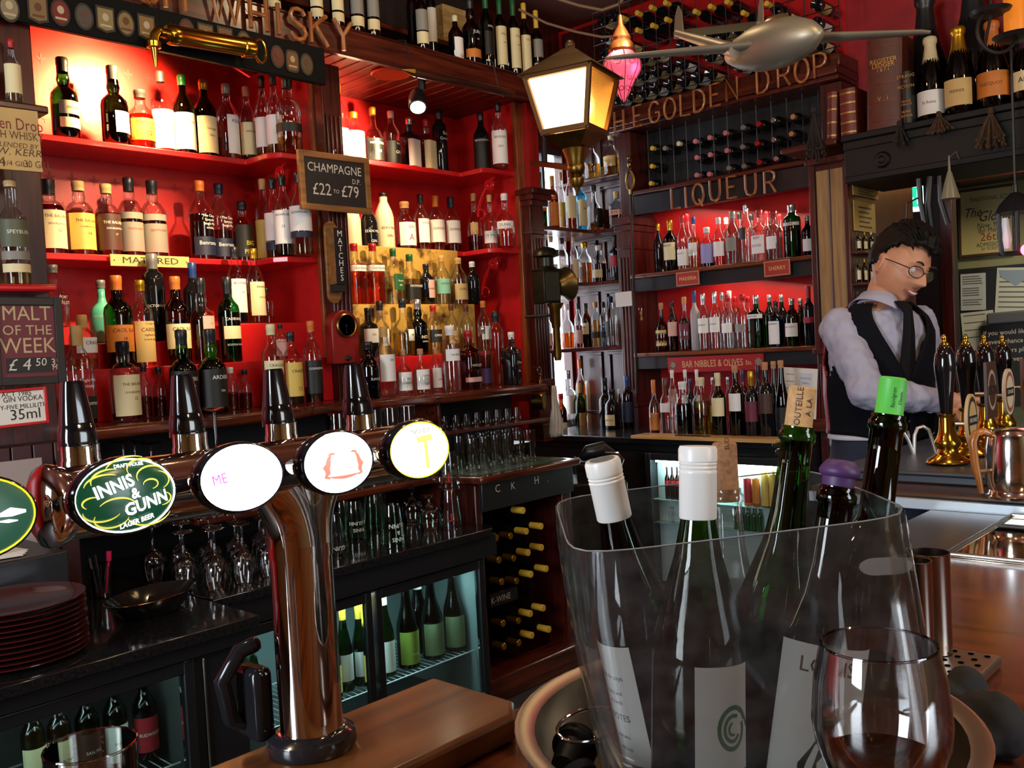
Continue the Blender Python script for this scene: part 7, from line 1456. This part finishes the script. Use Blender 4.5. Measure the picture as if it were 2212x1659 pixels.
# ================================================================== model aeroplane on wires
AL = P('aged_aluminium', (.34, .29, .21), .42, .6, noise=.15, scale=6)
ap = thing('model_aeroplane', 'silver grey twin boom model aeroplane hanging under the ceiling', 'model aeroplane')
c = D(1668, 98, 2.5); lt, rt_ = D(1308, 126, 2.75), D(2006, 70, 2.35)
fwd = (RT*.45-UP*.1-FW*.9).normalized(); k = 2.5/2000
up_ = (UP-fwd*UP.dot(fwd)).normalized(); sd = fwd.cross(up_)
def fus(mb, stations): mb.tube([c+fwd*(a*k)+up_*(h_*k) for a, h_, r in stations], [r*k for a, h_, r in stations], 20)
m = MB(); fus(m, ((-150, 4, 2), (-140, 4, 16), (-100, 4, 36), (-40, 2, 50), (20, 0, 52), (70, -2, 46), (110, -4, 32), (135, -6, 16), (143, -6, 3))); part('fuselage', m, AL, ap)
m = MB(); fus(m, ((-40, 30, 2), (-30, 32, 16), (0, 36, 26), (30, 36, 24), (50, 30, 14), (58, 26, 2))); part('canopy', m, P('canopy_tin', '8a6e44', .3, .7), ap)
def wing(root, tip, cr, ct, th, name):
    vs = []; fs = []; n = 16; K = 10
    for j in range(K+1):
        u = j/K; p = root.lerp(tip, u); ch = cr+(ct-cr)*u if u < .92 else (cr+(ct-cr)*u)*(1-(u-.92)/.08*.75)
        for i in range(n): a = 2*pi*i/n; x = cos(a); vs.append(p-fwd*(ch*.5*x)+up_*(th*(1-.6*u)*sin(a)*(1-.35*x)))
    for j in range(K): fs += [(j*n+i, j*n+(i+1) % n, (j+1)*n+(i+1) % n, (j+1)*n+i) for i in range(n)]
    fs += [tuple(range(n)), tuple(reversed(range(K*n, K*n+n)))]
    part(name, MB().add(vs, fs), AL, ap)
wing(c-RT*(30*k)-UP*(2*k), lt, .13, .05, .012, 'wing'); wing(c+RT*(30*k)+UP*(10*k), rt_, .13, .05, .012, 'wing')
for (bx0, by0), (bx1, by1), d0, d1 in (((1590, 110), (1462, 72), 2.52, 2.95), ((1720, 90), (1640, 52), 2.48, 2.9)):
    a, b_ = D(bx0, by0, d0), D(bx1, by1, d1); part('tail_boom', MB().tube([a, a.lerp(b_, .5), b_], [.02, .016, .011], 12), AL, ap)
    fin = b_+Vector((0, 0, .06)); nrm = (b_-a).normalized(); m = MB(); t_ = sd*.003
    poly = [b_+nrm*.02-up_*.02, b_-nrm*.07-up_*.01, b_-nrm*.03+up_*.07, b_+nrm*.0+up_*.085, b_+nrm*.02+up_*.05]
    m.add([p+t_ for p in poly]+[p-t_ for p in poly], [tuple(range(5)), tuple(reversed(range(5, 10)))]+[(i, i+5, (i+1) % 5+5, (i+1) % 5) for i in range(5)]); part('tail_fin', m, AL, ap)
a, b_ = D(1462, 74, 2.95), D(1640, 54, 2.9); part('tailplane', MB().tube([a, b_], [(.03, .005), (.03, .005)], 10), P('tail_olive', '4a4432', .5), ap)
part('hanging_wire', MB().tube([c+up_*.08, (c.x, c.y, 3.55)], .0012, 5), WIRE, ap)
# ================================================================== liqueur counter clutter and fridges' contents
xq = 4.1
y0, y1 = on(1412, 1060, 0, xq).y, on(1690, 1060, 0, xq).y; zt_ = on(1417, 993, 0, xq).z
f = thing('mixer_fridge', 'lit under counter fridge of cola and juice below the chopping board', 'fridge')
part('body', MB().box(xq-.02, y1-.03, .0, xq+.04, y1, .82).box(xq-.02, y0, 0, xq+.04, y0+.03, .82).box(xq-.02, y1, zt_, xq+.04, y0, .82), BLACK, f, bevel=.003)
part('liner', MB().box(xq+.045, y1, .12, xq+.05, y0, zt_), P('mixer_liner', (.55, .75, .75), .5), f)
part('glow_strip', MB().box(xq+.0, y1+.02, zt_-.012, xq+.012, y0-.02, zt_-.002), P('mixer_lamp', (.75, 1, 1), emit=9), f)
for k in (1150, 1100): z = on(1450, k-20, 0, xq).z; part('glass_shelf', MB().box(xq-.01, y1, z-.004, xq+.044, y0, z), P('shelf_green', (.3, .5, .46), .2), f)
lamp('mixer_lamp', 'AREA', (xq-.005, (y0+y1)/2, zt_-.02), (xq+.03, (y0+y1)/2, .3), 1.6, (.7, 1, 1), .6, sizey=.03)
GEO['mx'] = (0, xq+.012, on(1450, 1080, 0, xq).z+.001); GEO['my'] = (0, xq+.012, on(1450, 1130, 0, xq).z+.001)
for px in (1442, 1453, 1464, 1475): bot('mx', 'mx', px, 1008, 11, 'std', 'brown', 'black', ('red', .42, .58, 170), None)
for px, w, l in ((1616, 18, 'red'), (1634, 18, 'orange')): bot('mx', 'mx', px, 1018, w, 'squat', 'clear', 'white', (l, .1, .8, 175), ('orange', .8))
for px in (1655, 1672): bot('mx', 'mx', px, 1016, 17, 'sq', 'clear', 'yellow', ('yellow', .05, .9, 175), ('gold', .8))
label_zone('mx', 'in the mixer fridge', 'bottles in the mixer fridge')
for px in (1450, 1590, 1603, 1616, 1629, 1642): bot('my', 'my', px, 1094, 11, 'std', 'bright green' if px > 1500 else 'clear', 'green' if px > 1500 else 'grey', None, None)
label_zone('my', 'on low mixer shelf', 'bottles in the mixer fridge')
a, b_ = on(1380, 972, 0, 4.13), on(1690, 968, 0, 4.13); zc_ = .8965
cbd = tag(MB().box(4.06, b_.y, zc_, 4.2, a.y, zc_+.018).build('chopping_board', wood('board_beech', 'b88444', 'd8ac6c', 1, rough=.5), bevel=.003), 'long pale beech chopping board on the liqueur counter', 'chopping board')
tag(MB().box(4.1, on(1530, 960, 0, 4.1).y, zc_+.019, 4.13, on(1458, 960, 0, 4.1).y, zc_+.022).build('knife', BLACK), 'black knife lying on the chopping board', 'knife')
for px0, px1, lab in ((1563, 1612, 'folded white napkin left of the red labelled wine'), (1645, 1696, 'folded white napkin at right of the wine bottles')):
    a, b_ = on(px0, 928, 0, 4.15), on(px1, 926, 0, 4.15); tag(MB().box(4.13, b_.y, zc_, 4.2, a.y, zc_+.008).build('napkin', WHITE, bevel=.002), lab, 'napkin')
q = [on(x, y, 0, 4.9) for x, y in ((1688, 792), (1765, 796))]; o, fo, w, h, z = board('price_list', 'white printed price sheet leaning behind the wine at the pilaster', 'price list', ((1690, 792), (1763, 798), (1767, 905), (1694, 900)), 0, 4.54, 0, None, WHITE, .003)
m = MB()
for k in range(6): m.box(-w*.42, h*(.36-.14*k), z, -w*.18, h*(.37-.14*k), z+.0004)
m.box(-w*.02, -h*.3, z, w*.36, h*.4, z+.0003, 1).text('SEASONAL', .012, 0, T(w*.17, h*.3, z+.0006)).text('MENU', .014, 0, T(w*.17, h*.2, z+.0006)); m.build('print', [P('print_grey', '60605c', .7), P('print_box', 'd0d4da', .7)], fo, 0)
o, fo, w, h, z = board('red_sticker', 'small red and white sticker on the wood behind the barman', 'sticker', ((1801, 824), (1830, 822), (1831, 860), (1802, 862)), 0, 4.55, 0, None, P('sticker_red', 'c82020', .4), .003); part('white_band', MB().box(-w*.3, -h*.22, z, w*.4, h*.1, z+.0005), WHITE, fo)
# coffee machine in the corner
c = D(1290, 975, 4.55); c.z = .8; o = thing('coffee_machine', 'low black coffee machine with chrome handles in the corner', 'coffee machine', (c.x, c.y, 0), az); s = 4.55/2000
part('body', MB().box(-60*s, -.05, .55, 60*s, .3, .74).box(-50*s, -.02, .0, 54*s, .3, .55), BLACK, o, bevel=.01)
part('hood', MB().tube([(-34*s, 0, .86), (-20*s, -.02, .89), (10*s, -.02, .9), (26*s, 0, .87), (22*s, .0, .78)], [.02, .035, .04, .04, .05], 12).box(-46*s, .0, .74, 40*s, .2, .84), BLACK, o)
for pts in (((-50, 880), (-52, 850), (-10, 810), (-4, 770)), ((14, 890), (40, 885), (52, 850), (46, 815), (20, 812))): part('chrome_handle', MB().tube([(x*s, -.07, z/1000) for x, z in pts], .006, 8), CHROME, o)
cg_ = thing('glass_rack_unit', 'dark shelf unit of tumblers in the corner below the counter', 'shelf unit', (c.x-.28, c.y+.28, 0), az)
part('unit', MB().box(-.1, .0, .0, .1, .2, .5).box(-.1, .0, .5, .1, .2, .515).box(-.1, .18, .515, .1, .2, .72), MAHOX, cg_, bevel=.004)
for i in range(3):
    for j in range(2): q = Matrix.Translation((c.x-.28, c.y+.28, 0)) @ RZ(az) @ Vector((-.062+.062*i, .05+.07*j, .516)); glass('tumbler', q, f"tumbler on the corner shelf unit, {('front','back')[j]} row, {ordn(i+1)} from left", 'tumblers on the corner unit', None, .8)
# fridge contents
GEO['f1'] = (1, 2.66, .247); GEO['f1b'] = (1, 2.76, .247); GEO['f0'] = (1, 2.68, .062)
LB['lime'] = P('label_lime', '8a9c3c', .5); LB['sage'] = P('label_sage', '7c8a66', .5)
for px, w, lb in ((880, 48, 'lime'), (933, 48, 'sage'), (980, 46, 'sage')): bot('f1', 'f1', px, 1250-(px-880)*.27, w, 'burg', 'dark green', 'white', (lb, .05, .42, 175), ('green', .5), [('WINE', .3, .16, 'w')] if px < 900 else None, caplong=.12)
bot('f1', 'f1', 832, 1268, 40, 'burg', 'green', 'white', ('white', .05, .4, 175), None)
for px in (905,): bot('f1', 'f1b', px, 1245-(px-880)*.27, 46, 'burg', 'dark green', 'white', None, None)
for px, c_ in ((744, 'white'), (778, 'white')): bot('f1', 'f1', px, 1300, 36, 'burg', 'green', 'yellow', (c_, .12, .42, 175), ('lime', .5))
bot('f1', 'f1', 713, 1315, 46, 'champ', 'dark green', 'yellow', ('yellow', .05, .36, 175), None, [('CLIQUOT', .3, .2, 'b')])
bot('f1', 'f1', 545, 1345, 40, 'champ', 'green', 'silver', None, None)
label_zone('f1', 'in the wine fridge', 'bottles in the wine fridge')
GEO['f2'] = (1, 2.42, .3745); GEO['f3'] = (1, 2.42, .065); LIM['f1'] = (2.6, 2.98); LIM['f1b'] = (2.7, 2.98); LIM['f2'] = LIM['f3'] = (2.34, 2.7)
for px, c_, g_, cp, tx, ink in ((74, 'cream', 'clear', 'silver', 'CORONA', 'k'), (130, 'cream', 'clear', 'silver', 'CORONA', 'k'), (190, 'black', 'green', 'green', 'SAN MIG', 'w'), (250, 'white', 'green', 'white', 'PERONI', 'k'), (314, 'red', 'brown', 'red', 'BUDWEISER', 'w')):
    bot('f2', 'f2', px, 1498-(px-65)*.19, 50, 'std', g_, cp, (c_, .1, .5, 175), ('gold', .7) if g_ == 'clear' else None, [(tx, .38, .3, ink)], caplong=.06)
label_zone('f2', 'in the lager fridge', 'bottles in the lager fridge')
# ================================================================== the barman
PC = D(1897, 800, 2.95); ft_ = Vector((-.50, -.87, 0)).normalized(); lf = Vector((-ft_.y, ft_.x, 0))
man = thing('person', 'smiling barman in glasses, navy waistcoat and pale shirt looking down behind the pumps', 'person', (PC.x, PC.y, 0))
base0 = Vector((PC.x, PC.y, 0)); loc_ = lambda p: Vector(p)-base0
TR = [(.86, .160, .115, 0), (.95, .168, .118, 0), (1.04, .160, .11, 0), (1.12, .154, .104, .0), (1.22, .162, .108, .0), (1.33, .160, .112, .005), (1.40, .160, .110, .01), (1.445, .140, .098, .012), (1.475, .105, .078, .014), (1.50, .064, .06, .016)]
def ringpts(z, hw, hd, cf, sc=1, n=32, add=0):
    c = base0+ft_*cf+Vector((0, 0, z)); return [c+lf*((hw*sc+add)*cos(2*pi*i/n))+ft_*((hd*sc+add)*sin(2*pi*i/n)) for i in range(n)]
def loft(mb, rings, m=0, cap=True):
    n = len(rings[0]); vs = [p for r in rings for p in r]; fs = [(j*n+i, j*n+(i+1) % n, (j+1)*n+(i+1) % n, (j+1)*n+i) for j in range(len(rings)-1) for i in range(n)]
    if cap: fs += [tuple(reversed(range(n))), tuple(range((len(rings)-1)*n, len(rings)*n))]
    return mb.add([loc_(p) for p in vs], fs, m)
def bez(pts, k=6):
    out = []
    P_ = [Vector(p) for p in pts]; P_ = [P_[0]]+P_+[P_[-1]]
    for i in range(1, len(P_)-2):
        for j in range(k):
            t = j/k; a, b, c, d = P_[i-1], P_[i], P_[i+1], P_[i+2]
            out.append(.5*((2*b)+(c-a)*t+(2*a-5*b+4*c-d)*t*t+(3*b-a-3*c+d)*t**3))
    return out+[P_[-2]]
def limb(mb, pts, rad, k=6, n=16, m=0):
    q = bez(pts, k); r = bez([(x, 0, 0) for x in rad], k); return mb.tube([loc_(p) for p in q], [v.x for v in r], n, m)
hc = D(1941, 578, 2.93)
hf = (RT*.40-UP*.36-FW*.82).normalized(); hu = (UP*.88+RT*.30-FW*.2); hu = (hu-hf*hu.dot(hf)).normalized(); hr = hf.cross(hu)   # hr: his right
HM = basis(hr, hf, hu, hc-base0)
neck0 = base0+ft_*.02+Vector((0, 0, 1.47)); neck1 = hc-hu*.075-hf*.022
shR, shL = base0-lf*.146+ft_*.01+Vector((0, 0, 1.425)), base0+lf*.15+ft_*.01+Vector((0, 0, 1.425))
elR, wrR, haR = D(1876, 848, 2.74), D(2028, 866, 2.80), D(2062, 864, 2.81)
elL, wrL, haL = D(1998, 850, 3.03), D(2070, 892, 2.86), D(2088, 890, 2.8)
SK = P('skin', 'c68a68', .5, noise=.08, scale=40); b_ = SK.node_tree.nodes['Principled BSDF']; b_.inputs['Subsurface Weight'].default_value = .08; b_.inputs['Subsurface Radius'].default_value = (.02, .008, .004)
mb = MB(); loft(mb, [ringpts(*t[:3], t[3], .93) for t in TR])
limb(mb, [neck0-Vector((0, 0, .03)), neck0.lerp(neck1, .5), neck1, neck1+hu*.04], [.054, .048, .046, .042])
for s_, e_, w_, h_ in ((shR, elR, wrR, haR), (shL, elL, wrL, haL)):
    limb(mb, [s_, s_.lerp(e_, .5), e_, e_.lerp(w_, .45), w_, h_], [.052, .046, .04, .038, .028, .027])
    # palm and five curled fingers
    d = (h_-w_).normalized(); side = d.cross(Vector((0, 0, 1))).normalized(); dn = side.cross(d)
    if dn.z > 0: dn = -dn
    mb.ball(loc_(h_+d*.022), (.036, .036, .022), 16, 10)
    for k, (o_, L1) in enumerate(((-.030, .036), (-.010, .042), (.010, .040), (.029, .032))):
        p = h_+d*.045+side*o_; mb.tube([loc_(q) for q in (p-d*.02, p+d*L1*.5, p+d*L1*.75+dn*.018, p+d*L1*.4+dn*.038, p+d*.0+dn*.04)], [.0095, .009, .0085, .008, .006], 10)
    p = h_+side*(.034 if s_ is shL else -.034); mb.tube([loc_(q) for q in (p, p+d*.03+dn*.012, p+d*.05+dn*.03-side*.0, p+d*.045+dn*.045)], [.012, .0105, .0095, .007], 10)
for s in (-1, 1): limb(mb, [base0+lf*(.085*s)+Vector((0, 0, .92)), base0+lf*(.09*s)+ft_*.02+Vector((0, 0, .5)), base0+lf*(.095*s)+Vector((0, 0, .08)), base0+lf*(.095*s)+ft_*.12+Vector((0, 0, .04))], [.085, .055, .04, .03])
# head shaped from a sphere
def headpt(u):
    x, y, z = u.x*.074, u.y*.097, u.z*.118; t = max(0, -z/.118)
    x *= 1-.24*t**2; 
    if y > 0: y *= 1-.08*t
    else: y *= 1-.8*t
    if y > 0:
        g = lambda x0, z0, sx, sz: math.exp(-((x-x0)/sx)**2-((z-z0)/sz)**2)
        nz = max(0, min(1, (.022-z)/.05)) if z > -.03 else max(0, 1-(-.03-z)/.012)
        y += .037*nz*math.exp(-(x/(.010+.006*nz))**2) + .005*g(0, .028, .05, .012) - .010*(g(.031, .006, .017, .013)+g(-.031, .006, .017, .013)) + .006*(g(.04, -.03, .02, .02)+g(-.04, -.03, .02, .02)) + .006*g(0, -.062, .024, .010) - .004*g(0, -.0605, .02, .003) + .015*g(0, -.098, .024, .018)
    return Vector((x, y, z))
hb = MB(); hb.ball((0, 0, 0), 1, 56, 40); hv = [headpt(Vector(v)) for v in hb.v]
mb.add(hv, hb.f, 0, HM)
for s in (-1, 1):
    E_M = HM @ T(.072*s, -.012, -.008) @ RZ(-18*s) @ RX(-8); mb.ball((0, 0, 0), (.008, .019, .031), 14, 10, 0, E_M); mb.tube([E_M @ Vector((.006*s, .019*cos(a), .03*sin(a))) for a in [radians(-60+26*k) for k in range(10)]], .0045, 8)
body = mb.build('body', SK, man, 80); q = body.modifiers.new('one_skin', 'REMESH'); q.mode = 'VOXEL'; q.voxel_size = .0042; q.use_smooth_shade = True
q = body.modifiers.new('soften', 'SMOOTH'); q.factor = .5; q.iterations = 3
# face details
for s in (-1, 1):
    MB().ball((0, 0, 0), .0115, 16, 12, 0, HM @ T(.031*s, .0765, .007)).build('eye', P('eye_white', 'e8ddd4', .3), man)
    MB().tube([HM @ Vector((s*x, .101-abs(x-.03)*.25, .029+.006*sin((x-.012)*70))) for x in (.014, .022, .032, .042, .05)], [.002, .0034, .0034, .003, .0015], 8).build('eyebrow', P('brow_hair', '2a1a12', .8), man)
MB().tube([HM @ Vector((x, .0935-abs(x)*.42, -.0605+(abs(x)/.03)**2*.008)) for x in (-.028, -.02, -.01, 0, .01, .02, .028)], [.0018, .004, .0055, .006, .0055, .004, .0018], 8).build('lips', P('lips', 'a8594c', .45), man)
MB().tube([HM @ Vector((x, .0985-abs(x)*.42, -.059+(abs(x)/.03)**2*.008)) for x in (-.02, -.01, 0, .01, .02)], [.001, .0028, .003, .0028, .001], 8).build('teeth', P('teeth', 'e4dace', .3), man)
gl = MB()
for s in (-1, 1): gl.tube([HM @ Vector((s*.033+.024*cos(a)*1.05, .108-abs(s*.033+.024*cos(a))*.32, .004+.017*sin(a))) for a in [k*pi/12 for k in range(24)]], .0016, 6, 0, None, closed=True).tube([HM @ Vector(p) for p in ((s*.057, .092, .008), (s*.074, .06, .01), (s*.078, -.005, .012), (s*.078, -.02, .0))], .0016, 6)
gl.tube([HM @ Vector(p) for p in ((-.01, .106, .008), (0, .11, .011), (.01, .106, .008))], .0016, 6); go = gl.build('glasses', P('spectacle_frame', (.02, .016, .014), .3), man)
for s in (-1, 1): MB().add([HM @ Vector((s*.033+.0235*cos(a)*1.05, .108-abs(s*.033+.0235*cos(a))*.32, .004+.0165*sin(a))) for a in [k*pi/12 for k in range(24)]], [tuple(range(24))]).build('lens', thin('lens_glass', (.9, .92, .95), .4), go)
# hair
random.seed(11); hm = MB(); n, k = 64, 40; ball_ = MB().ball((0, 0, 0), 1, n, k); keep = []
HV = []
for v in ball_.v:
    u = Vector(v); p = headpt(u); top = max(0, u.z); fr = max(0, u.y)
    wob = .004*sin(u.x*23+u.z*9)+.003*sin(u.y*31+u.x*17)+.002*sin(u.z*41+u.y*13)
    off = .010+.020*top+.014*top*fr+wob*(.5+top); HV.append(p+u*off)
def hairy(u): 
    if u.y > .25: return u.z > .52+.03*sin(u.x*5)
    if u.y > -.15: return u.z > .12+.9*(u.y+.15)
    return u.z > -.38+.25*abs(u.x)
hf_ = [f for f in ball_.f if all(hairy(Vector(ball_.v[i])) for i in f)]
us = sorted({i for f in hf_ for i in f}); mp = {a: b for b, a in enumerate(us)}
hm.add([HV[i] for i in us], [tuple(mp[i] for i in f) for f in hf_], 0, HM)
HAIR = P('dark_hair', (.0045, .0028, .002), .6, spec=.2, noise=.4, scale=90, bump=.3)
hm.build('hair', HAIR, man, 80, solid=.016)
lk = MB()
for i in range(90):
    a = random.uniform(-.9, .9); y0 = random.uniform(-.2, .5); z0 = sqrt(max(.05, 1-y0*y0-a*a*.5)); u = Vector((a*.8, y0, z0)).normalized(); p = headpt(u)+u*(.020+.012*u.z); t_ = (Vector((a*.5, 1, -.15))-u*u.dot(Vector((a*.5, 1, -.15)))).normalized()
    lk.tube([HM @ (p-t_*.03-u*.012), HM @ (p+u*.004), HM @ (p+t_*.032-u*.002)], [.005, .0055, .0012], 6)
lk.build('hair_locks', HAIR, man, 80)
# clothes
SHIRT = P('pale_shirt', 'a3a0b2', .85, bump=.25, scale=16); NAVY = P('navy_waistcoat', (.0035, .0035, .006), .9, spec=.15, bump=.1, scale=200); CRIM = P('crimson_satin', '8a1626', .4, bump=.2, scale=14)
mb = MB(); loft(mb, [ringpts(*t[:3], t[3], 1.0, add=.006) for t in TR[2:9]])
for s_, e_, w_ in ((shR, elR, wrR), (shL, elL, wrL)):
    fl = (wrR-elR).normalized(); limb(mb, [s_-Vector((0, 0, .0))+(base0+Vector((0, 0, 1.42))-s_)*.25, s_, s_.lerp(e_, .35), s_.lerp(e_, .75), e_, e_.lerp(w_, .35), e_.lerp(w_, .75), w_], [.056, .06, .058, .054, .05, .049, .042, .034], 8, 20)
sh_ = mb.build('shirt', SHIRT, man, 80); q = sh_.modifiers.new('one_cloth', 'REMESH'); q.mode = 'VOXEL'; q.voxel_size = .007; q.use_smooth_shade = True
q = sh_.modifiers.new('soften', 'SMOOTH'); q.factor = .5; q.iterations = 4
tx = bpy.data.textures.new('creases', 'CLOUDS'); tx.noise_scale = .05; q = sh_.modifiers.new('creases', 'DISPLACE'); q.texture = tx; q.strength = .026; q.mid_level = .5
MB().tube([loc_(wrR-(haR-wrR)*.6), loc_(wrR-(haR-wrR)*.1), loc_(wrR+(haR-wrR)*.12)], [.036, .035, .034], 20).build('cuff', SHIRT, man)
# collar: stand and two points
c0 = neck0+Vector((0, 0, .005)); ax_ = (neck1-neck0).normalized(); cu = ft_-ax_*ft_.dot(ax_); cu.normalize(); cv = ax_.cross(cu)
vs = []; fs = []; n = 28
for j, (hh, rr) in enumerate(((-.012, .078), (.012, .069), (.03, .066), (.034, .068), (.012, .078), (-.008, .094))):
    for i in range(n+1):
        a = radians(8+344*i/n); dip = .03*(abs(cos(a/2))**6) if j == 5 else 0
        vs.append(loc_(c0+ax_*(hh-dip+.012*(-cos(a)))+cu*(rr*cos(a))+cv*(rr*1.02*sin(a))))
for j in range(5): fs += [(j*(n+1)+i, j*(n+1)+i+1, (j+1)*(n+1)+i+1, (j+1)*(n+1)+i) for i in range(n)]
MB().add(vs, fs).build('collar', SHIRT, man, 80, solid=.002)
# waistcoat with V opening and armholes
rows = 26; n = 72; Z0, Z1 = 1.095, 1.494; vs = []; fs = []; mi = []
def tr_at(z):
    for a, b in zip(TR, TR[1:]):
        if a[0] <= z <= b[0]: u = (z-a[0])/(b[0]-a[0]); return [a[i]+(b[i]-a[i])*u for i in range(4)]
    return TR[-1]
for j in range(rows+1):
    z = Z0+(Z1-Z0)*j/rows; t = tr_at(z); g = 2 if z < 1.27 else 2+40*((z-1.27)/.2)
    for i in range(n+1):
        a = radians(90+g+(360-2*g)*i/n); c = base0+ft_*t[3]+Vector((0, 0, z)); dz = -.035*max(0, sin(a))**4*(1-j/rows)**3
        vs.append(loc_(c+lf*((t[1]+.018)*cos(a))+ft_*((t[2]+.019)*sin(a))+Vector((0, 0, dz))))
for j in range(rows):
    z = Z0+(Z1-Z0)*(j+.5)/rows
    for i in range(n):
        a = (90+360*(i+.5)/n) % 360; da = min(abs(a-180), abs((a+180) % 360-180))
        lim = 30*min(1, max(0, (z-1.27)/.08))
        if da < lim: continue
        fs.append((j*(n+1)+i, j*(n+1)+i+1, (j+1)*(n+1)+i+1, (j+1)*(n+1)+i)); mi.append(1 if 186 < a < 354 else 0)
v_ = MB(); v_.v = [tuple(p) for p in vs]; v_.f = fs; v_.m = mi
v_.build('waistcoat', [NAVY, CRIM], man, 80, solid=.006)
bt_ = MB()
for k in range(4): z = 1.13+.04*k; t = tr_at(z); bt_.ball(loc_(base0+ft_*(t[2]+.022+t[3])+lf*.006+Vector((0, 0, z))), .006, 10, 6)
bt_.build('buttons', BLACK, man)
loftp = []
rg = [ringpts(z, *tr_at(z)[1:3], tr_at(z)[3], 1.0, add=.013+.004*(z < 1.09)) for z in (1.078, 1.086, 1.1)]; m = MB(); loft(m, rg, 0, False); m.build('shirt_hem', P('white_hem', 'cfc9cf', .85), man, 80, solid=.003)
# tie
vs = []; 
for z, w_, o_ in ((1.497, .017, .032), (1.478, .022, .046), (1.462, .015, .046), (1.40, .02, .026), (1.33, .026, .022), (1.24, .03, .02), (1.16, .032, .018)):
    t = tr_at(min(z, 1.499)); c = base0+ft_*(t[3]+t[2]+o_)+Vector((0, 0, z)); vs += [loc_(c-lf*w_-ft_*.004), loc_(c+ft_*.004), loc_(c+lf*w_-ft_*.004)]
MB().add(vs, [(3*j+i, 3*j+i+1, 3*j+i+4, 3*j+i+3) for j in range(6) for i in range(2)]).build('tie', P('dark_tie', (.004, .003, .004), .8, spec=.2), man, 30, solid=.004)
m = MB(); TRS = P('navy_trousers', '1a1f33', .8)
for s in (-1, 1): limb(m, [base0+lf*(.082*s)+Vector((0, 0, 1.0)), base0+lf*(.088*s)+Vector((0, 0, .86)), base0+lf*(.09*s)+ft_*.02+Vector((0, 0, .5)), base0+lf*(.095*s)+Vector((0, 0, .07))], [.1, .1, .075, .06], 8, 20)
loft(m, [ringpts(z, *tr_at(z)[1:3], tr_at(z)[3], 1.0, add=.01) for z in (.88, .95, 1.03, 1.088)])
t_ = m.build('trousers', TRS, man, 80); q = t_.modifiers.new('one_cloth', 'REMESH'); q.mode = 'VOXEL'; q.voxel_size = .01; q.use_smooth_shade = True
for s in (-1, 1): MB().tube([loc_(base0+lf*(.095*s)+ft_*d+Vector((0, 0, z))) for d, z in ((-.07, .03), (-.04, .045), (.03, .045), (.12, .03), (.19, .022), (.205, .02))], [.03, .043, .045, .04, .028, .008], 14).build('shoe', BLACK, man)
